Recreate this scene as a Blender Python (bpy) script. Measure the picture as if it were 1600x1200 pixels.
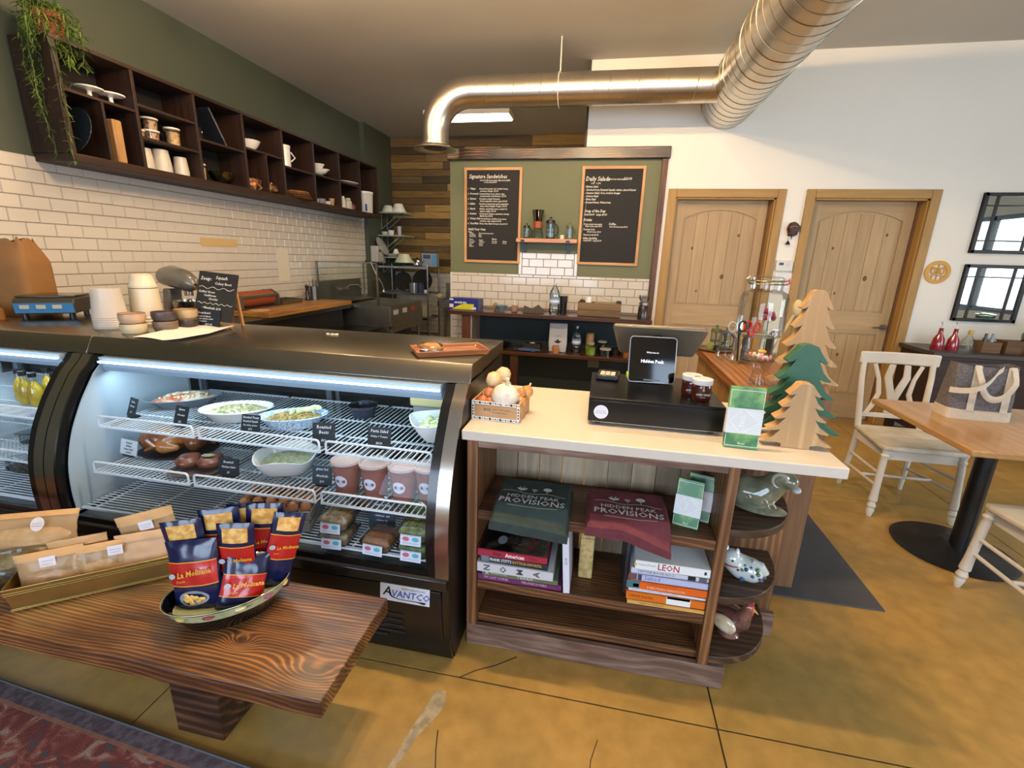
import bpy, bmesh, math, random
from mathutils import Matrix, Vector, noise as mn
random.seed(7)
PI = math.pi
scene = bpy.context.scene
for o in list(bpy.data.objects): bpy.data.objects.remove(o)

# ------------------------------------------------------------------ camera
cd = bpy.data.cameras.new('camera'); cam = bpy.data.objects.new('camera', cd)
scene.collection.objects.link(cam); scene.camera = cam
cd.sensor_width = 36.0; cd.lens = 720.469/1600*36.0; cd.clip_start = 0.02; cd.clip_end = 60
cam.matrix_world = Matrix((
    (0.98067825, -0.07873286, 0.17908462, 0.0),
    (0.19341438, 0.25290868, -0.94795996, 0.0),
    (0.02934354, 0.96428125, 0.26325011, 1.5),
    (0, 0, 0, 1)))

# ------------------------------------------------------------------ world, exposure, big lights
w = bpy.data.worlds.new('world'); scene.world = w; w.use_nodes = True
w.node_tree.nodes['Background'].inputs[0].default_value = (0.62, 0.78, 1.0, 1)
w.node_tree.nodes['Background'].inputs[1].default_value = 1.0
vs = scene.view_settings
vs.view_transform = 'Standard'; vs.look = 'None'; vs.gamma = 1.0; vs.use_curve_mapping = False
vs.exposure = -0.28
scene.cycles.transparent_max_bounces = 40; scene.cycles.max_bounces = 9; scene.cycles.diffuse_bounces = 5
def lamp(name, kind, loc, power, color, target=None, size=0.1, sy=None, spot=None, blend=0.6):
    ld = bpy.data.lights.new(name, kind); ld.energy = power; ld.color = color
    if kind == 'AREA':
        ld.shape = 'RECTANGLE'; ld.size = size; ld.size_y = sy or size
    else:
        ld.shadow_soft_size = size
    if spot: ld.spot_size = spot; ld.spot_blend = blend
    o = bpy.data.objects.new(name, ld); scene.collection.objects.link(o); o.location = loc
    if target:
        o.rotation_euler = (Vector(target)-Vector(loc)).to_track_quat('-Z', 'Y').to_euler()
    return o
XRW = 5.3
DAY = (0.64, 0.79, 1.0); WARM = (1.0, 0.69, 0.39)
# daylight through the two shop windows behind the camera
lamp('daylight', 'AREA', (-1.5, -3.15, 1.65), 170, DAY, (-1.5, 5, 1.4), 2.6, 2.0)
lamp('daylight', 'AREA', (2.6, -3.15, 1.65), 230, DAY, (2.6, 5, 1.4), 3.0, 2.0)
lamp('daylight', 'AREA', (XRW+.16, 1.9, 1.62), 120, (.85, .93, 1), (0, 1.9, 1.4), 1.9, 1.3)
# row of warm track lamps over the counter
TRACK = ((-2.35, 2.95, 3.14, 46), (-1.45, 2.95, 3.14, 40), (-0.45, 3.0, 3.14, 52), (.45, 3.0, 3.14, 40), (-1.15, 1.62, 3.14, 50), (-.42, 1.61, 3.14, 85), (-.22, 1.60, 3.14, 90), (.12, 1.60, 3.14, 65))
for (x, y, z, p) in TRACK:
    lamp('track_lamp_light', 'POINT', (x, y, z-.03), p, WARM, size=0.03)

# ------------------------------------------------------------------ helpers
def lin(h):
    h = h.lstrip('#'); r = [int(h[i:i+2], 16)/255 for i in (0, 2, 4)]
    return tuple((c/12.92 if c <= .04045 else ((c+.055)/1.055)**2.4) for c in r)+(1,)
MATS = {}
def nm(name):
    m = bpy.data.materials.new(name); m.use_nodes = True; nt = m.node_tree
    return m, nt, nt.nodes['Principled BSDF']
def link(nt, a, b): nt.links.new(a, b)
def M(col, rough=.5, metal=0, name=None, emit=0, spec=None, noise=0.0, nscale=30, bump=0, trans=0, coat=0, sheen=0, aniso=0):
    key = (col, rough, metal, emit, spec, noise, nscale, bump, trans, coat, aniso)
    if key in MATS: return MATS[key]
    m, nt, b = nm(name or 'mat_'+col.strip('#'))
    b.inputs['Base Color'].default_value = lin(col); b.inputs['Roughness'].default_value = rough; b.inputs['Metallic'].default_value = metal
    if spec is not None: b.inputs['Specular IOR Level'].default_value = spec
    if emit: b.inputs['Emission Color'].default_value = lin(col); b.inputs['Emission Strength'].default_value = emit
    if trans: b.inputs['Transmission Weight'].default_value = trans
    if coat: b.inputs['Coat Weight'].default_value = coat; b.inputs['Coat Roughness'].default_value = .08
    if aniso: b.inputs['Anisotropic'].default_value = aniso
    if noise or bump:
        tc = nt.nodes.new('ShaderNodeTexCoord'); n = nt.nodes.new('ShaderNodeTexNoise'); n.inputs['Scale'].default_value = nscale; n.inputs['Detail'].default_value = 4
        link(nt, tc.outputs['Object'], n.inputs['Vector'])
        if noise:
            mx = nt.nodes.new('ShaderNodeMix'); mx.data_type = 'RGBA'; mx.blend_type = 'MULTIPLY'
            mx.inputs[0].default_value = 1
            c = lin(col); mx.inputs[6].default_value = c
            r = nt.nodes.new('ShaderNodeValToRGB'); r.color_ramp.elements[0].position = .3; r.color_ramp.elements[1].position = .7
            v = 1-noise; r.color_ramp.elements[0].color = (v, v, v, 1); r.color_ramp.elements[1].color = (1, 1, 1, 1)
            link(nt, n.outputs['Fac'], r.inputs[0]); link(nt, r.outputs[0], mx.inputs[7]); link(nt, mx.outputs[2], b.inputs['Base Color'])
        if bump:
            bp = nt.nodes.new('ShaderNodeBump'); bp.inputs['Strength'].default_value = bump; bp.inputs['Distance'].default_value = .01
            link(nt, n.outputs['Fac'], bp.inputs['Height']); link(nt, bp.outputs[0], b.inputs['Normal'])
    MATS[key] = m; return m
def two(c1, c2, scale=20, rough=.5, stretch=(1, 1, 1), lo=.4, hi=.6, detail=5, bump=.1, c3=None, dist=0, metal=0, coat=0):
    """noise blend of two or three colours of the thing itself"""
    key = ('two', c1, c2, scale, rough, stretch, lo, hi, c3, metal)
    if key in MATS: return MATS[key]
    m, nt, b = nm('mix_'+c1.strip('#')); tc = nt.nodes.new('ShaderNodeTexCoord'); mp = nt.nodes.new('ShaderNodeMapping')
    mp.inputs['Scale'].default_value = stretch; n = nt.nodes.new('ShaderNodeTexNoise'); n.inputs['Scale'].default_value = scale; n.inputs['Detail'].default_value = detail
    n.inputs['Distortion'].default_value = dist
    link(nt, tc.outputs['Object'], mp.inputs[0]); link(nt, mp.outputs[0], n.inputs['Vector'])
    r = nt.nodes.new('ShaderNodeValToRGB'); e = r.color_ramp.elements; e[0].position = lo; e[0].color = lin(c1); e[1].position = hi; e[1].color = lin(c2)
    if c3: k = e.new(min(1, hi+.12)); k.color = lin(c3)
    link(nt, n.outputs['Fac'], r.inputs[0]); link(nt, r.outputs[0], b.inputs['Base Color']); b.inputs['Roughness'].default_value = rough; b.inputs['Metallic'].default_value = metal
    if coat: b.inputs['Coat Weight'].default_value = coat
    if bump:
        bp = nt.nodes.new('ShaderNodeBump'); bp.inputs['Strength'].default_value = bump*3; bp.inputs['Distance'].default_value = .003
        link(nt, n.outputs['Fac'], bp.inputs['Height']); link(nt, bp.outputs[0], b.inputs['Normal'])
    MATS[key] = m; return m
def wood(c1, c2, axis='X', rough=.5, scale=1.0, contrast=.5, vary=0.0, coat=0, rings=0.0, bump=.25, dark=None):
    """grain runs along axis; vary shifts tone per object; rings adds cathedral figure"""
    key = ('wood', c1, c2, axis, rough, scale, contrast, vary, rings)
    if key in MATS: return MATS[key]
    m, nt, b = nm('wood_'+c1.strip('#')); N = nt.nodes.new
    tc = N('ShaderNodeTexCoord'); oi = N('ShaderNodeObjectInfo'); mp = N('ShaderNodeMapping')
    s = [9, 9, 9]; s['XYZ'.index(axis)] = .8
    mp.inputs['Scale'].default_value = [q*scale for q in s]
    off = N('ShaderNodeVectorMath'); off.operation = 'MULTIPLY_ADD'; off.inputs[0].default_value = (1, 1, 1)
    cmb = N('ShaderNodeCombineXYZ'); mu = N('ShaderNodeMath'); mu.operation = 'MULTIPLY'; mu.inputs[1].default_value = 37
    link(nt, oi.outputs['Random'], mu.inputs[0])
    for i in range(3): link(nt, mu.outputs[0], cmb.inputs[i])
    add = N('ShaderNodeVectorMath'); add.operation = 'ADD'
    link(nt, tc.outputs['Object'], add.inputs[0]); link(nt, cmb.outputs[0], add.inputs[1]); link(nt, add.outputs[0], mp.inputs[0])
    n = N('ShaderNodeTexNoise'); n.inputs['Scale'].default_value = 4; n.inputs['Detail'].default_value = 6; n.inputs['Distortion'].default_value = .6
    link(nt, mp.outputs[0], n.inputs['Vector'])
    fac = n.outputs['Fac']
    if rings:
        n2 = N('ShaderNodeTexNoise'); n2.inputs['Scale'].default_value = .55; n2.inputs['Detail'].default_value = 1.5; n2.inputs['Distortion'].default_value = .8
        link(nt, mp.outputs[0], n2.inputs['Vector'])
        mm = N('ShaderNodeMath'); mm.operation = 'MULTIPLY'; mm.inputs[1].default_value = 95*rings; link(nt, n2.outputs['Fac'], mm.inputs[0])
        sn = N('ShaderNodeMath'); sn.operation = 'SINE'; link(nt, mm.outputs[0], sn.inputs[0])
        ml = N('ShaderNodeMath'); ml.operation = 'MULTIPLY_ADD'; ml.inputs[1].default_value = .16; link(nt, sn.outputs[0], ml.inputs[0]); link(nt, n.outputs['Fac'], ml.inputs[2])
        fac = ml.outputs[0]
    r = N('ShaderNodeValToRGB'); e = r.color_ramp.elements; e[0].position = .5-contrast*.35; e[1].position = .5+contrast*.35
    e[0].color = lin(c1); e[1].color = lin(c2); link(nt, fac, r.inputs[0])
    col = r.outputs[0]
    if vary:
        hs = N('ShaderNodeHueSaturation'); mr = N('ShaderNodeMapRange'); mr.inputs[3].default_value = 1-vary; mr.inputs[4].default_value = 1+vary
        link(nt, oi.outputs['Random'], mr.inputs[0]); link(nt, mr.outputs[0], hs.inputs['Value']); link(nt, col, hs.inputs['Color']); col = hs.outputs[0]
    link(nt, col, b.inputs['Base Color']); b.inputs['Roughness'].default_value = rough
    if coat: b.inputs['Coat Weight'].default_value = coat; b.inputs['Coat Roughness'].default_value = .15
    bp = N('ShaderNodeBump'); bp.inputs['Strength'].default_value = bump; bp.inputs['Distance'].default_value = .002
    link(nt, fac, bp.inputs['Height']); link(nt, bp.outputs[0], b.inputs['Normal'])
    MATS[key] = m; return m
def glass(tint='#ffffff', amount=.14, rough=0.0, name='glass', base=.02):
    key = ('glass', tint, amount, rough, base)
    if key in MATS: return MATS[key]
    m = bpy.data.materials.new(name); m.use_nodes = True; nt = m.node_tree; nt.nodes.clear(); N = nt.nodes.new
    out = N('ShaderNodeOutputMaterial'); tr = N('ShaderNodeBsdfTransparent'); gl = N('ShaderNodeBsdfGlossy'); mx = N('ShaderNodeMixShader')
    lw = N('ShaderNodeLayerWeight'); lw.inputs[0].default_value = .25; mr = N('ShaderNodeMath'); mr.operation = 'MULTIPLY_ADD'; mr.inputs[1].default_value = amount*3; mr.inputs[2].default_value = base
    tr.inputs[0].default_value = lin(tint); gl.inputs['Roughness'].default_value = rough
    link(nt, lw.outputs['Fresnel'], mr.inputs[0]); link(nt, mr.outputs[0], mx.inputs[0]); link(nt, tr.outputs[0], mx.inputs[1]); link(nt, gl.outputs[0], mx.inputs[2]); link(nt, mx.outputs[0], out.inputs[0])
    MATS[key] = m; return m

def frost(col='#efeae0', a=.5, rough=.3):
    """milky translucent plastic: part clear, part white"""
    key = ('frost', col, a, rough)
    if key in MATS: return MATS[key]
    m, nt, b = nm('frosted'); N = nt.nodes.new; out = nt.nodes['Material Output']; tr = N('ShaderNodeBsdfTransparent'); mx = N('ShaderNodeMixShader'); mx.inputs[0].default_value = a
    b.inputs['Base Color'].default_value = lin(col); b.inputs['Roughness'].default_value = rough
    link(nt, tr.outputs[0], mx.inputs[1]); link(nt, b.outputs[0], mx.inputs[2]); link(nt, mx.outputs[0], out.inputs[0]); MATS[key] = m; return m
def figured(c1, c2, axis='X', across='Y', K=420, A=26, rough=.42, knots=(), coat=.15, lo=.35, hi=.95, grain=.35, c0=None, warp=(1.1, 5.0)):
    """softwood: fine growth lines along the grain that swing into cathedral figure and round the knots"""
    key = ('fig', c1, c2, axis, across, K, A, knots, rough)
    if key in MATS: return MATS[key]
    m, nt, b = nm('pine_'+c1.strip('#')); N = nt.nodes.new
    def math_(op, a, b_=None, c=None):
        n = N('ShaderNodeMath'); n.operation = op
        for i, q in enumerate((a, b_, c)):
            if q is None: continue
            if isinstance(q, (int, float)): n.inputs[i].default_value = q
            else: link(nt, q, n.inputs[i])
        return n.outputs[0]
    tc = N('ShaderNodeTexCoord'); oi = N('ShaderNodeObjectInfo'); sx = N('ShaderNodeSeparateXYZ'); link(nt, tc.outputs['Object'], sx.inputs[0])
    ax, ac = 'XYZ'.index(axis), 'XYZ'.index(across); third = 3-ax-ac
    mp = N('ShaderNodeMapping'); sc = [warp[1]]*3; sc[ax] = warp[0]; mp.inputs['Scale'].default_value = sc
    cmb = N('ShaderNodeCombineXYZ'); r37 = math_('MULTIPLY', oi.outputs['Random'], 31.0)
    for i in range(3): link(nt, r37, cmb.inputs[i])
    link(nt, cmb.outputs[0], mp.inputs['Location']); link(nt, tc.outputs['Object'], mp.inputs[0])
    n1 = N('ShaderNodeTexNoise'); n1.inputs['Scale'].default_value = 1; n1.inputs['Detail'].default_value = 2.2; link(nt, mp.outputs[0], n1.inputs['Vector'])
    ph = math_('MULTIPLY', sx.outputs[ac], float(K)); ph = math_('ADD', ph, math_('MULTIPLY', sx.outputs[third], K*.7)); ph = math_('ADD', ph, math_('MULTIPLY', n1.outputs['Fac'], float(A)))
    dark = None
    for (kx, ky, kr) in knots:
        dx = math_('MULTIPLY', math_('SUBTRACT', sx.outputs[ax], kx), .62/kr); dy = math_('MULTIPLY', math_('SUBTRACT', sx.outputs[ac], ky), 1/kr)
        d2 = math_('ADD', math_('MULTIPLY', dx, dx), math_('MULTIPLY', dy, dy)); g = math_('POWER', 2.718, math_('MULTIPLY', d2, -.16)); ph = math_('ADD', ph, math_('MULTIPLY', g, 26.0))
        core = math_('POWER', 2.718, math_('MULTIPLY', d2, -1.1)); dark = core if dark is None else math_('MAXIMUM', dark, core)
    w = math_('MULTIPLY_ADD', math_('SINE', ph), .5, .5); w = math_('POWER', w, 2.2)
    mp2 = N('ShaderNodeMapping'); sc = [90.0]*3; sc[ax] = 5.0; mp2.inputs['Scale'].default_value = sc; link(nt, tc.outputs['Object'], mp2.inputs[0])
    n2 = N('ShaderNodeTexNoise'); n2.inputs['Scale'].default_value = 1; n2.inputs['Detail'].default_value = 4; link(nt, mp2.outputs[0], n2.inputs['Vector'])
    n3 = N('ShaderNodeTexNoise'); n3.inputs['Scale'].default_value = 2.2; n3.inputs['Detail'].default_value = 3; link(nt, mp.outputs[0], n3.inputs['Vector'])
    f = math_('MULTIPLY', w, math_('MULTIPLY_ADD', n3.outputs['Fac'], 1.3, -.2)); f = math_('ADD', f, .12); f = math_('ADD', f, math_('MULTIPLY', math_('SUBTRACT', n2.outputs['Fac'], .5), grain*2)); f = math_('ADD', f, math_('MULTIPLY', math_('SUBTRACT', n3.outputs['Fac'], .5), .9)); 
    if dark is not None: f = math_('SUBTRACT', f, math_('MULTIPLY', dark, .55))
    r = N('ShaderNodeValToRGB'); e = r.color_ramp.elements; e[0].position = .0; e[0].color = lin(c0 or c1); e[1].position = hi; e[1].color = lin(c2); k = e.new(lo); k.color = lin(c1)
    link(nt, f, r.inputs[0]); link(nt, r.outputs[0], b.inputs['Base Color']); b.inputs['Roughness'].default_value = rough
    if coat: b.inputs['Coat Weight'].default_value = coat; b.inputs['Coat Roughness'].default_value = .2
    bp = N('ShaderNodeBump'); bp.inputs['Strength'].default_value = .25; bp.inputs['Distance'].default_value = .0015; link(nt, f, bp.inputs['Height']); link(nt, bp.outputs[0], b.inputs['Normal'])
    MATS[key] = m; return m

def new_mesh(name, v, f, sm):
    me = bpy.data.meshes.new(name); me.from_pydata(v, [], f)
    me.polygons.foreach_set('use_smooth', sm)
    me.validate(); me.update(); return me
class MB:
    def __init__(s): s.v = []; s.f = []; s.s = []
    def add(s, v, f, sm=False):
        b = len(s.v); s.v += [tuple(q) for q in v]; s.f += [tuple(i+b for i in q) for q in f]; s.s += [sm]*len(f); return s
    def box(s, x0, x1, y0, y1, z0, z1):
        v = [(x, y, z) for z in (z0, z1) for y in (y0, y1) for x in (x0, x1)]
        return s.add(v, [(0, 2, 3, 1), (4, 5, 7, 6), (0, 1, 5, 4), (2, 6, 7, 3), (0, 4, 6, 2), (1, 3, 7, 5)])
    def cbox(s, c, d): return s.box(c[0]-d[0]/2, c[0]+d[0]/2, c[1]-d[1]/2, c[1]+d[1]/2, c[2]-d[2]/2, c[2]+d[2]/2)
    def bar(s, p, q, w, h=None):
        """square bar from p to q"""
        h = h or w; p = Vector(p); q = Vector(q); d = (q-p).normalized(); up = Vector((0, 0, 1)) if abs(d.z) < .9 else Vector((0, 1, 0))
        a = d.cross(up).normalized()*w/2; b = a.cross(d).normalized()*h/2
        v = [p-a-b, p+a-b, p+a+b, p-a+b, q-a-b, q+a-b, q+a+b, q-a+b]
        return s.add(v, [(0, 1, 2, 3), (7, 6, 5, 4), (0, 4, 5, 1), (1, 5, 6, 2), (2, 6, 7, 3), (3, 7, 4, 0)])
    def tube(s, pts, r, n=8, closed=False, cap=True):
        pts = [Vector(p) for p in pts]; m = len(pts); rr = r if isinstance(r, (list, tuple)) else [r]*m
        v = []; prev = None
        for i, p in enumerate(pts):
            if closed: d = (pts[(i+1) % m]-pts[i-1])
            else: d = pts[min(i+1, m-1)]-pts[max(i-1, 0)]
            d.normalize()
            if prev is None:
                up = Vector((0, 0, 1)) if abs(d.z) < .9 else Vector((1, 0, 0)); a = d.cross(up).normalized()
            else:
                a = (prev-d*prev.dot(d)).normalized()
            prev = a; b = d.cross(a)
            for k in range(n):
                t = 2*PI*k/n; v.append(p+(a*math.cos(t)+b*math.sin(t))*rr[i])
        f = []
        for i in range(m if closed else m-1):
            for k in range(n):
                j = (i+1) % m; f.append((i*n+k, i*n+(k+1) % n, j*n+(k+1) % n, j*n+k))
        s.add(v, f, True)
        if cap and not closed: s.add(v[:n], [tuple(range(n-1, -1, -1))]); s.add(v[-n:], [tuple(range(n))])
        return s
    def cyl(s, p, q, r0, r1=None, n=16, cap=True): return s.tube([p, q], [r0, r0 if r1 is None else r1], n, cap=cap)
    def lathe(s, prof, c=(0, 0, 0), n=24, sx=1, sy=1, smooth=True, rot=0, wob=None):
        v = []; f = []; m = len(prof)
        for (r, z) in prof:
            for k in range(n):
                t = 2*PI*k/n; rr = r*(wob(t) if wob else 1); x = rr*math.cos(t)*sx; y = rr*math.sin(t)*sy
                v.append((c[0]+x*math.cos(rot)-y*math.sin(rot), c[1]+x*math.sin(rot)+y*math.cos(rot), c[2]+z))
        for i in range(m-1):
            for k in range(n): f.append((i*n+k, i*n+(k+1) % n, (i+1)*n+(k+1) % n, (i+1)*n+k))
        s.add(v, f, smooth)
        if prof[0][0] > 1e-5: s.add(v[:n], [tuple(range(n-1, -1, -1))])
        if prof[-1][0] > 1e-5: s.add(v[-n:], [tuple(range(n))])
        return s
    def ball(s, c, r, nu=12, nv=8, ax=None, wob=0, seed=0):
        rx, ry, rz = r if isinstance(r, (list, tuple)) else (r, r, r); v = []; f = []
        for i in range(nv+1):
            th = PI*i/nv
            for k in range(nu):
                ph = 2*PI*k/nu; d = Vector((math.sin(th)*math.cos(ph), math.sin(th)*math.sin(ph), math.cos(th)))
                q = 1+(wob*mn.noise(d*1.7+Vector((seed*3.1, seed, 0))) if wob else 0)
                p = Vector((d.x*rx*q, d.y*ry*q, d.z*rz*q))
                if ax: p = ax @ p
                v.append(p+Vector(c))
        for i in range(nv):
            for k in range(nu): f.append((i*nu+k, (i+1)*nu+k, (i+1)*nu+(k+1) % nu, i*nu+(k+1) % nu))
        return s.add(v, f, True)
    def prism(s, poly, plane, a, b, smooth=False):
        """poly in plane 'XY','XZ','YZ' extruded along the third axis from a to b"""
        def mk(p, t):
            return {'XY': (p[0], p[1], t), 'XZ': (p[0], t, p[1]), 'YZ': (t, p[0], p[1])}[plane]
        n = len(poly); v = [mk(p, a) for p in poly]+[mk(p, b) for p in poly]
        s.add(v, [tuple(range(n-1, -1, -1)), tuple(range(n, 2*n))]); s.add(v, [(i, (i+1) % n, n+(i+1) % n, n+i) for i in range(n)], smooth); return s
    def grid(s, fn, nu, nv, smooth=True, flip=False):
        v = [fn(i/nu, j/nv) for j in range(nv+1) for i in range(nu+1)]
        f = [(j*(nu+1)+i, j*(nu+1)+i+1, (j+1)*(nu+1)+i+1, (j+1)*(nu+1)+i) for j in range(nv) for i in range(nu)]
        if flip: f = [q[::-1] for q in f]
        return s.add(v, f, smooth)
    def slab(s, fn, nu, nv, t, smooth=True):
        """closed sheet of thickness t (along z) over fn(u,v)"""
        a = [Vector(fn(i/nu, j/nv)) for j in range(nv+1) for i in range(nu+1)]; N = len(a); v = a+[p-Vector((0, 0, t)) for p in a]
        f = [(j*(nu+1)+i, j*(nu+1)+i+1, (j+1)*(nu+1)+i+1, (j+1)*(nu+1)+i) for j in range(nv) for i in range(nu)]
        g = [tuple(N+k for k in q[::-1]) for q in f]
        e = []
        W = nu+1
        for i in range(nu): e += [(i+1, i, N+i, N+i+1), (nv*W+i, nv*W+i+1, N+nv*W+i+1, N+nv*W+i)]
        for j in range(nv): e += [(j*W, (j+1)*W, N+(j+1)*W, N+j*W), ((j+1)*W+nu, j*W+nu, N+j*W+nu, N+(j+1)*W+nu)]
        return s.add(v, f+g+e, smooth)
    def xf(s, m):
        s.v = [tuple(m @ Vector(p)) for p in s.v]; return s
def RT(loc=(0, 0, 0), rz=0, rx=0, ry=0, sc=1):
    return Matrix.Translation(loc) @ Matrix.Rotation(rz, 4, 'Z') @ Matrix.Rotation(ry, 4, 'Y') @ Matrix.Rotation(rx, 4, 'X') @ Matrix.Scale(sc, 4)
def obj(name, mb, mat, parent=None, bev=0, sub=0, fixn=True, loc=None, rot=None, stuff=False, label=None, sharp=True):
    me = new_mesh(name, mb.v, mb.f, mb.s) if isinstance(mb, MB) else mb
    if isinstance(mb, MB):
        if fixn:
            bm = bmesh.new(); bm.from_mesh(me); bmesh.ops.remove_doubles(bm, verts=bm.verts, dist=1e-6); bmesh.ops.recalc_face_normals(bm, faces=bm.faces); bm.to_mesh(me); bm.free()
        if sharp: me.set_sharp_from_angle(angle=math.radians(38))
    me.materials.append(mat)
    o = bpy.data.objects.new(name, me); scene.collection.objects.link(o)
    if parent: o.parent = parent
    if loc: o.location = loc
    if rot: o.rotation_euler = rot
    if bev:
        b = o.modifiers.new('bevel', 'BEVEL'); b.width = bev; b.segments = 2; b.limit_method = 'ANGLE'; b.angle_limit = math.radians(40)
    if sub:
        q = o.modifiers.new('sub', 'SUBSURF'); q.levels = sub; q.render_levels = sub
    if stuff: o['kind'] = 'stuff'
    if label: o['label'] = label
    return o
def tag(o, label, cat, group=None):
    o['label'] = label; o['category'] = cat
    if group: o['group'] = group
    return o
def T(name, label, cat, loc=(0, 0, 0), rz=0, group=None):
    o = bpy.data.objects.new(name, None); scene.collection.objects.link(o); o.empty_display_size = .05
    o.location = loc; o.rotation_euler = (0, 0, rz); return tag(o, label, cat, group)
def S(name, mb, mat, parent=None, **k):
    o = obj(name, mb, mat, parent, **k)
    if not parent: o['kind'] = 'structure'
    return o
def dup(root, loc, rz=0, label=None, group=None):
    r = root.copy(); scene.collection.objects.link(r); r.location = loc; r.rotation_euler = (0, 0, rz)
    if label: r['label'] = label
    if group: r['group'] = group
    for ch in list(root.children):
        c = ch.copy(); scene.collection.objects.link(c); c.parent = r
        for g in ch.children:
            d = g.copy(); scene.collection.objects.link(d); d.parent = c
    return r
FACE = Matrix(((1, 0, 0, 0), (0, 0, -1, 0), (0, 1, 0, 0), (0, 0, 0, 1)))   # text upright, read from -Y
def lettering(parent, mat, items, mtx, name='lettering', lift=.0006, label=None):
    """items: (string, x, y, size[, align[, shear]]) in a plane; one mesh"""
    mb = MB()
    for it in items:
        st, x, y, size = it[:4]; al = it[4] if len(it) > 4 else 'LEFT'; sh = it[5] if len(it) > 5 else 0
        cu = bpy.data.curves.new('t', 'FONT'); cu.body = st; cu.size = size; cu.align_x = al; cu.shear = sh; cu.resolution_u = 1; cu.fill_mode = 'FRONT'
        if len(it) > 6: cu.offset = min(it[6], size*.025)
        to = bpy.data.objects.new('t', cu); me = bpy.data.meshes.new_from_object(to)
        sx = it[7] if len(it) > 7 else 1
        mb.add([(v.co.x*sx+x, v.co.y+y, lift) for v in me.vertices], [tuple(p.vertices) for p in me.polygons])
        bpy.data.objects.remove(to); bpy.data.curves.remove(cu); bpy.data.meshes.remove(me)
    mb.xf(mtx)
    return obj(name, mb, mat, parent, fixn=False, sharp=False, label=label)
def sheet(parent, name, mat, w, h, mtx, lift=.0004, label=None, n=0):
    """thin printed rectangle or disc (n sides) lying in a plane"""
    mb = MB()
    if n:
        mb.add([(w/2*math.cos(2*PI*k/n), h/2*math.sin(2*PI*k/n), lift) for k in range(n)], [tuple(range(n))])
    else: mb.box(-w/2, w/2, -h/2, h/2, 0, lift)
    mb.xf(mtx); return obj(name, mb, mat, parent, label=label, sharp=False)
def solid(prof, sx=1, sy=1, n=20): return MB().lathe(prof, n=n, sx=sx, sy=sy)
def arc(c, r, a0, a1, n): return [(c[0]+r*math.cos(a0+(a1-a0)*i/n), c[1]+r*math.sin(a0+(a1-a0)*i/n)) for i in range(n+1)]

def bars(t, name, mat, boxes, bev=0):
    for b_ in boxes: obj(name, MB().box(*b_), mat, t, bev=bev)
# common materials
WHITE = M('#e9e6e0', .55); BLACK = M('#0c0c0d', .35); CHALK = M('#ece8df', .9); FILM = None
STEEL = M('#b4b1a9', .28, 1, noise=.15, nscale=8)
GLASS = glass(base=.015); CLEAR = glass('#fafcfa', .09, base=.02); CERAM = M('#e8e6e1', .15, coat=.5); DARKM = M('#15171a', .4)
PAPER = M('#efece6', .7); KRAFT = M('#c39763', .75, noise=.12); SLATE = M('#22252a', .6); PLAST = M('#ddd8d0', .35)

# ================================================================== THE ROOM
XL, XR, YF, YB, YK, ZC = -3.62, 5.3, -3.0, 5.0, 7.65, 3.31
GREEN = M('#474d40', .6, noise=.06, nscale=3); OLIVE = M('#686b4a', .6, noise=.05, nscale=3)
WALLW = M('#e8e3d6', .6, noise=.03, nscale=2); CEIL = M('#c2bfb4', .75, noise=.05, nscale=1.5)
def floor_mat():
    m, nt, b = nm('stained_concrete'); N = nt.nodes.new; tc = N('ShaderNodeTexCoord'); geo = N('ShaderNodeNewGeometry')
    n1 = N('ShaderNodeTexNoise'); n1.inputs['Scale'].default_value = 1.1; n1.inputs['Detail'].default_value = 8; n1.inputs['Roughness'].default_value = .62; n1.inputs['Distortion'].default_value = .5
    n2 = N('ShaderNodeTexNoise'); n2.inputs['Scale'].default_value = 14; n2.inputs['Detail'].default_value = 8
    link(nt, geo.outputs['Position'], n1.inputs['Vector']); link(nt, geo.outputs['Position'], n2.inputs['Vector'])
    r = N('ShaderNodeValToRGB'); e = r.color_ramp.elements; e[0].position = .3; e[0].color = lin('#8f7a40'); e[1].position = .72; e[1].color = lin('#c99b52')
    k = e.new(.5); k.color = lin('#ac8846')
    link(nt, n1.outputs['Fac'], r.inputs[0])
    mx = N('ShaderNodeMix'); mx.data_type = 'RGBA'; mx.blend_type = 'MULTIPLY'; mx.inputs[0].default_value = .8
    r2 = N('ShaderNodeValToRGB'); r2.color_ramp.elements[0].position = .3; r2.color_ramp.elements[0].color = (.74, .72, .68, 1); r2.color_ramp.elements[1].position = .65
    link(nt, n2.outputs['Fac'], r2.inputs[0]); link(nt, r.outputs[0], mx.inputs[6]); link(nt, r2.outputs[0], mx.inputs[7])
    link(nt, mx.outputs[2], b.inputs['Base Color']); b.inputs['Roughness'].default_value = .34
    mr = N('ShaderNodeMapRange'); mr.inputs[3].default_value = .26; mr.inputs[4].default_value = .5; link(nt, n2.outputs['Fac'], mr.inputs[0]); link(nt, mr.outputs[0], b.inputs['Roughness'])
    return m
FL = floor_mat()
floor = S('floor', MB().box(XL-.1, XR+.1, YF-.1, YK+.1, -.2, -.008), M('#2e2818', .9))
xs = [XL, -1.397, .489, 2.375, 4.26, XR]; ys = [YF, -.58, 1.304, 3.19, 5.2, YK]
for i in range(5):
    for j in range(5):
        obj('slab', MB().box(xs[i]+.003, xs[i+1]-.003, ys[j]+.003, ys[j+1]-.003, -.05, 0), FL, floor)
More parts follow.
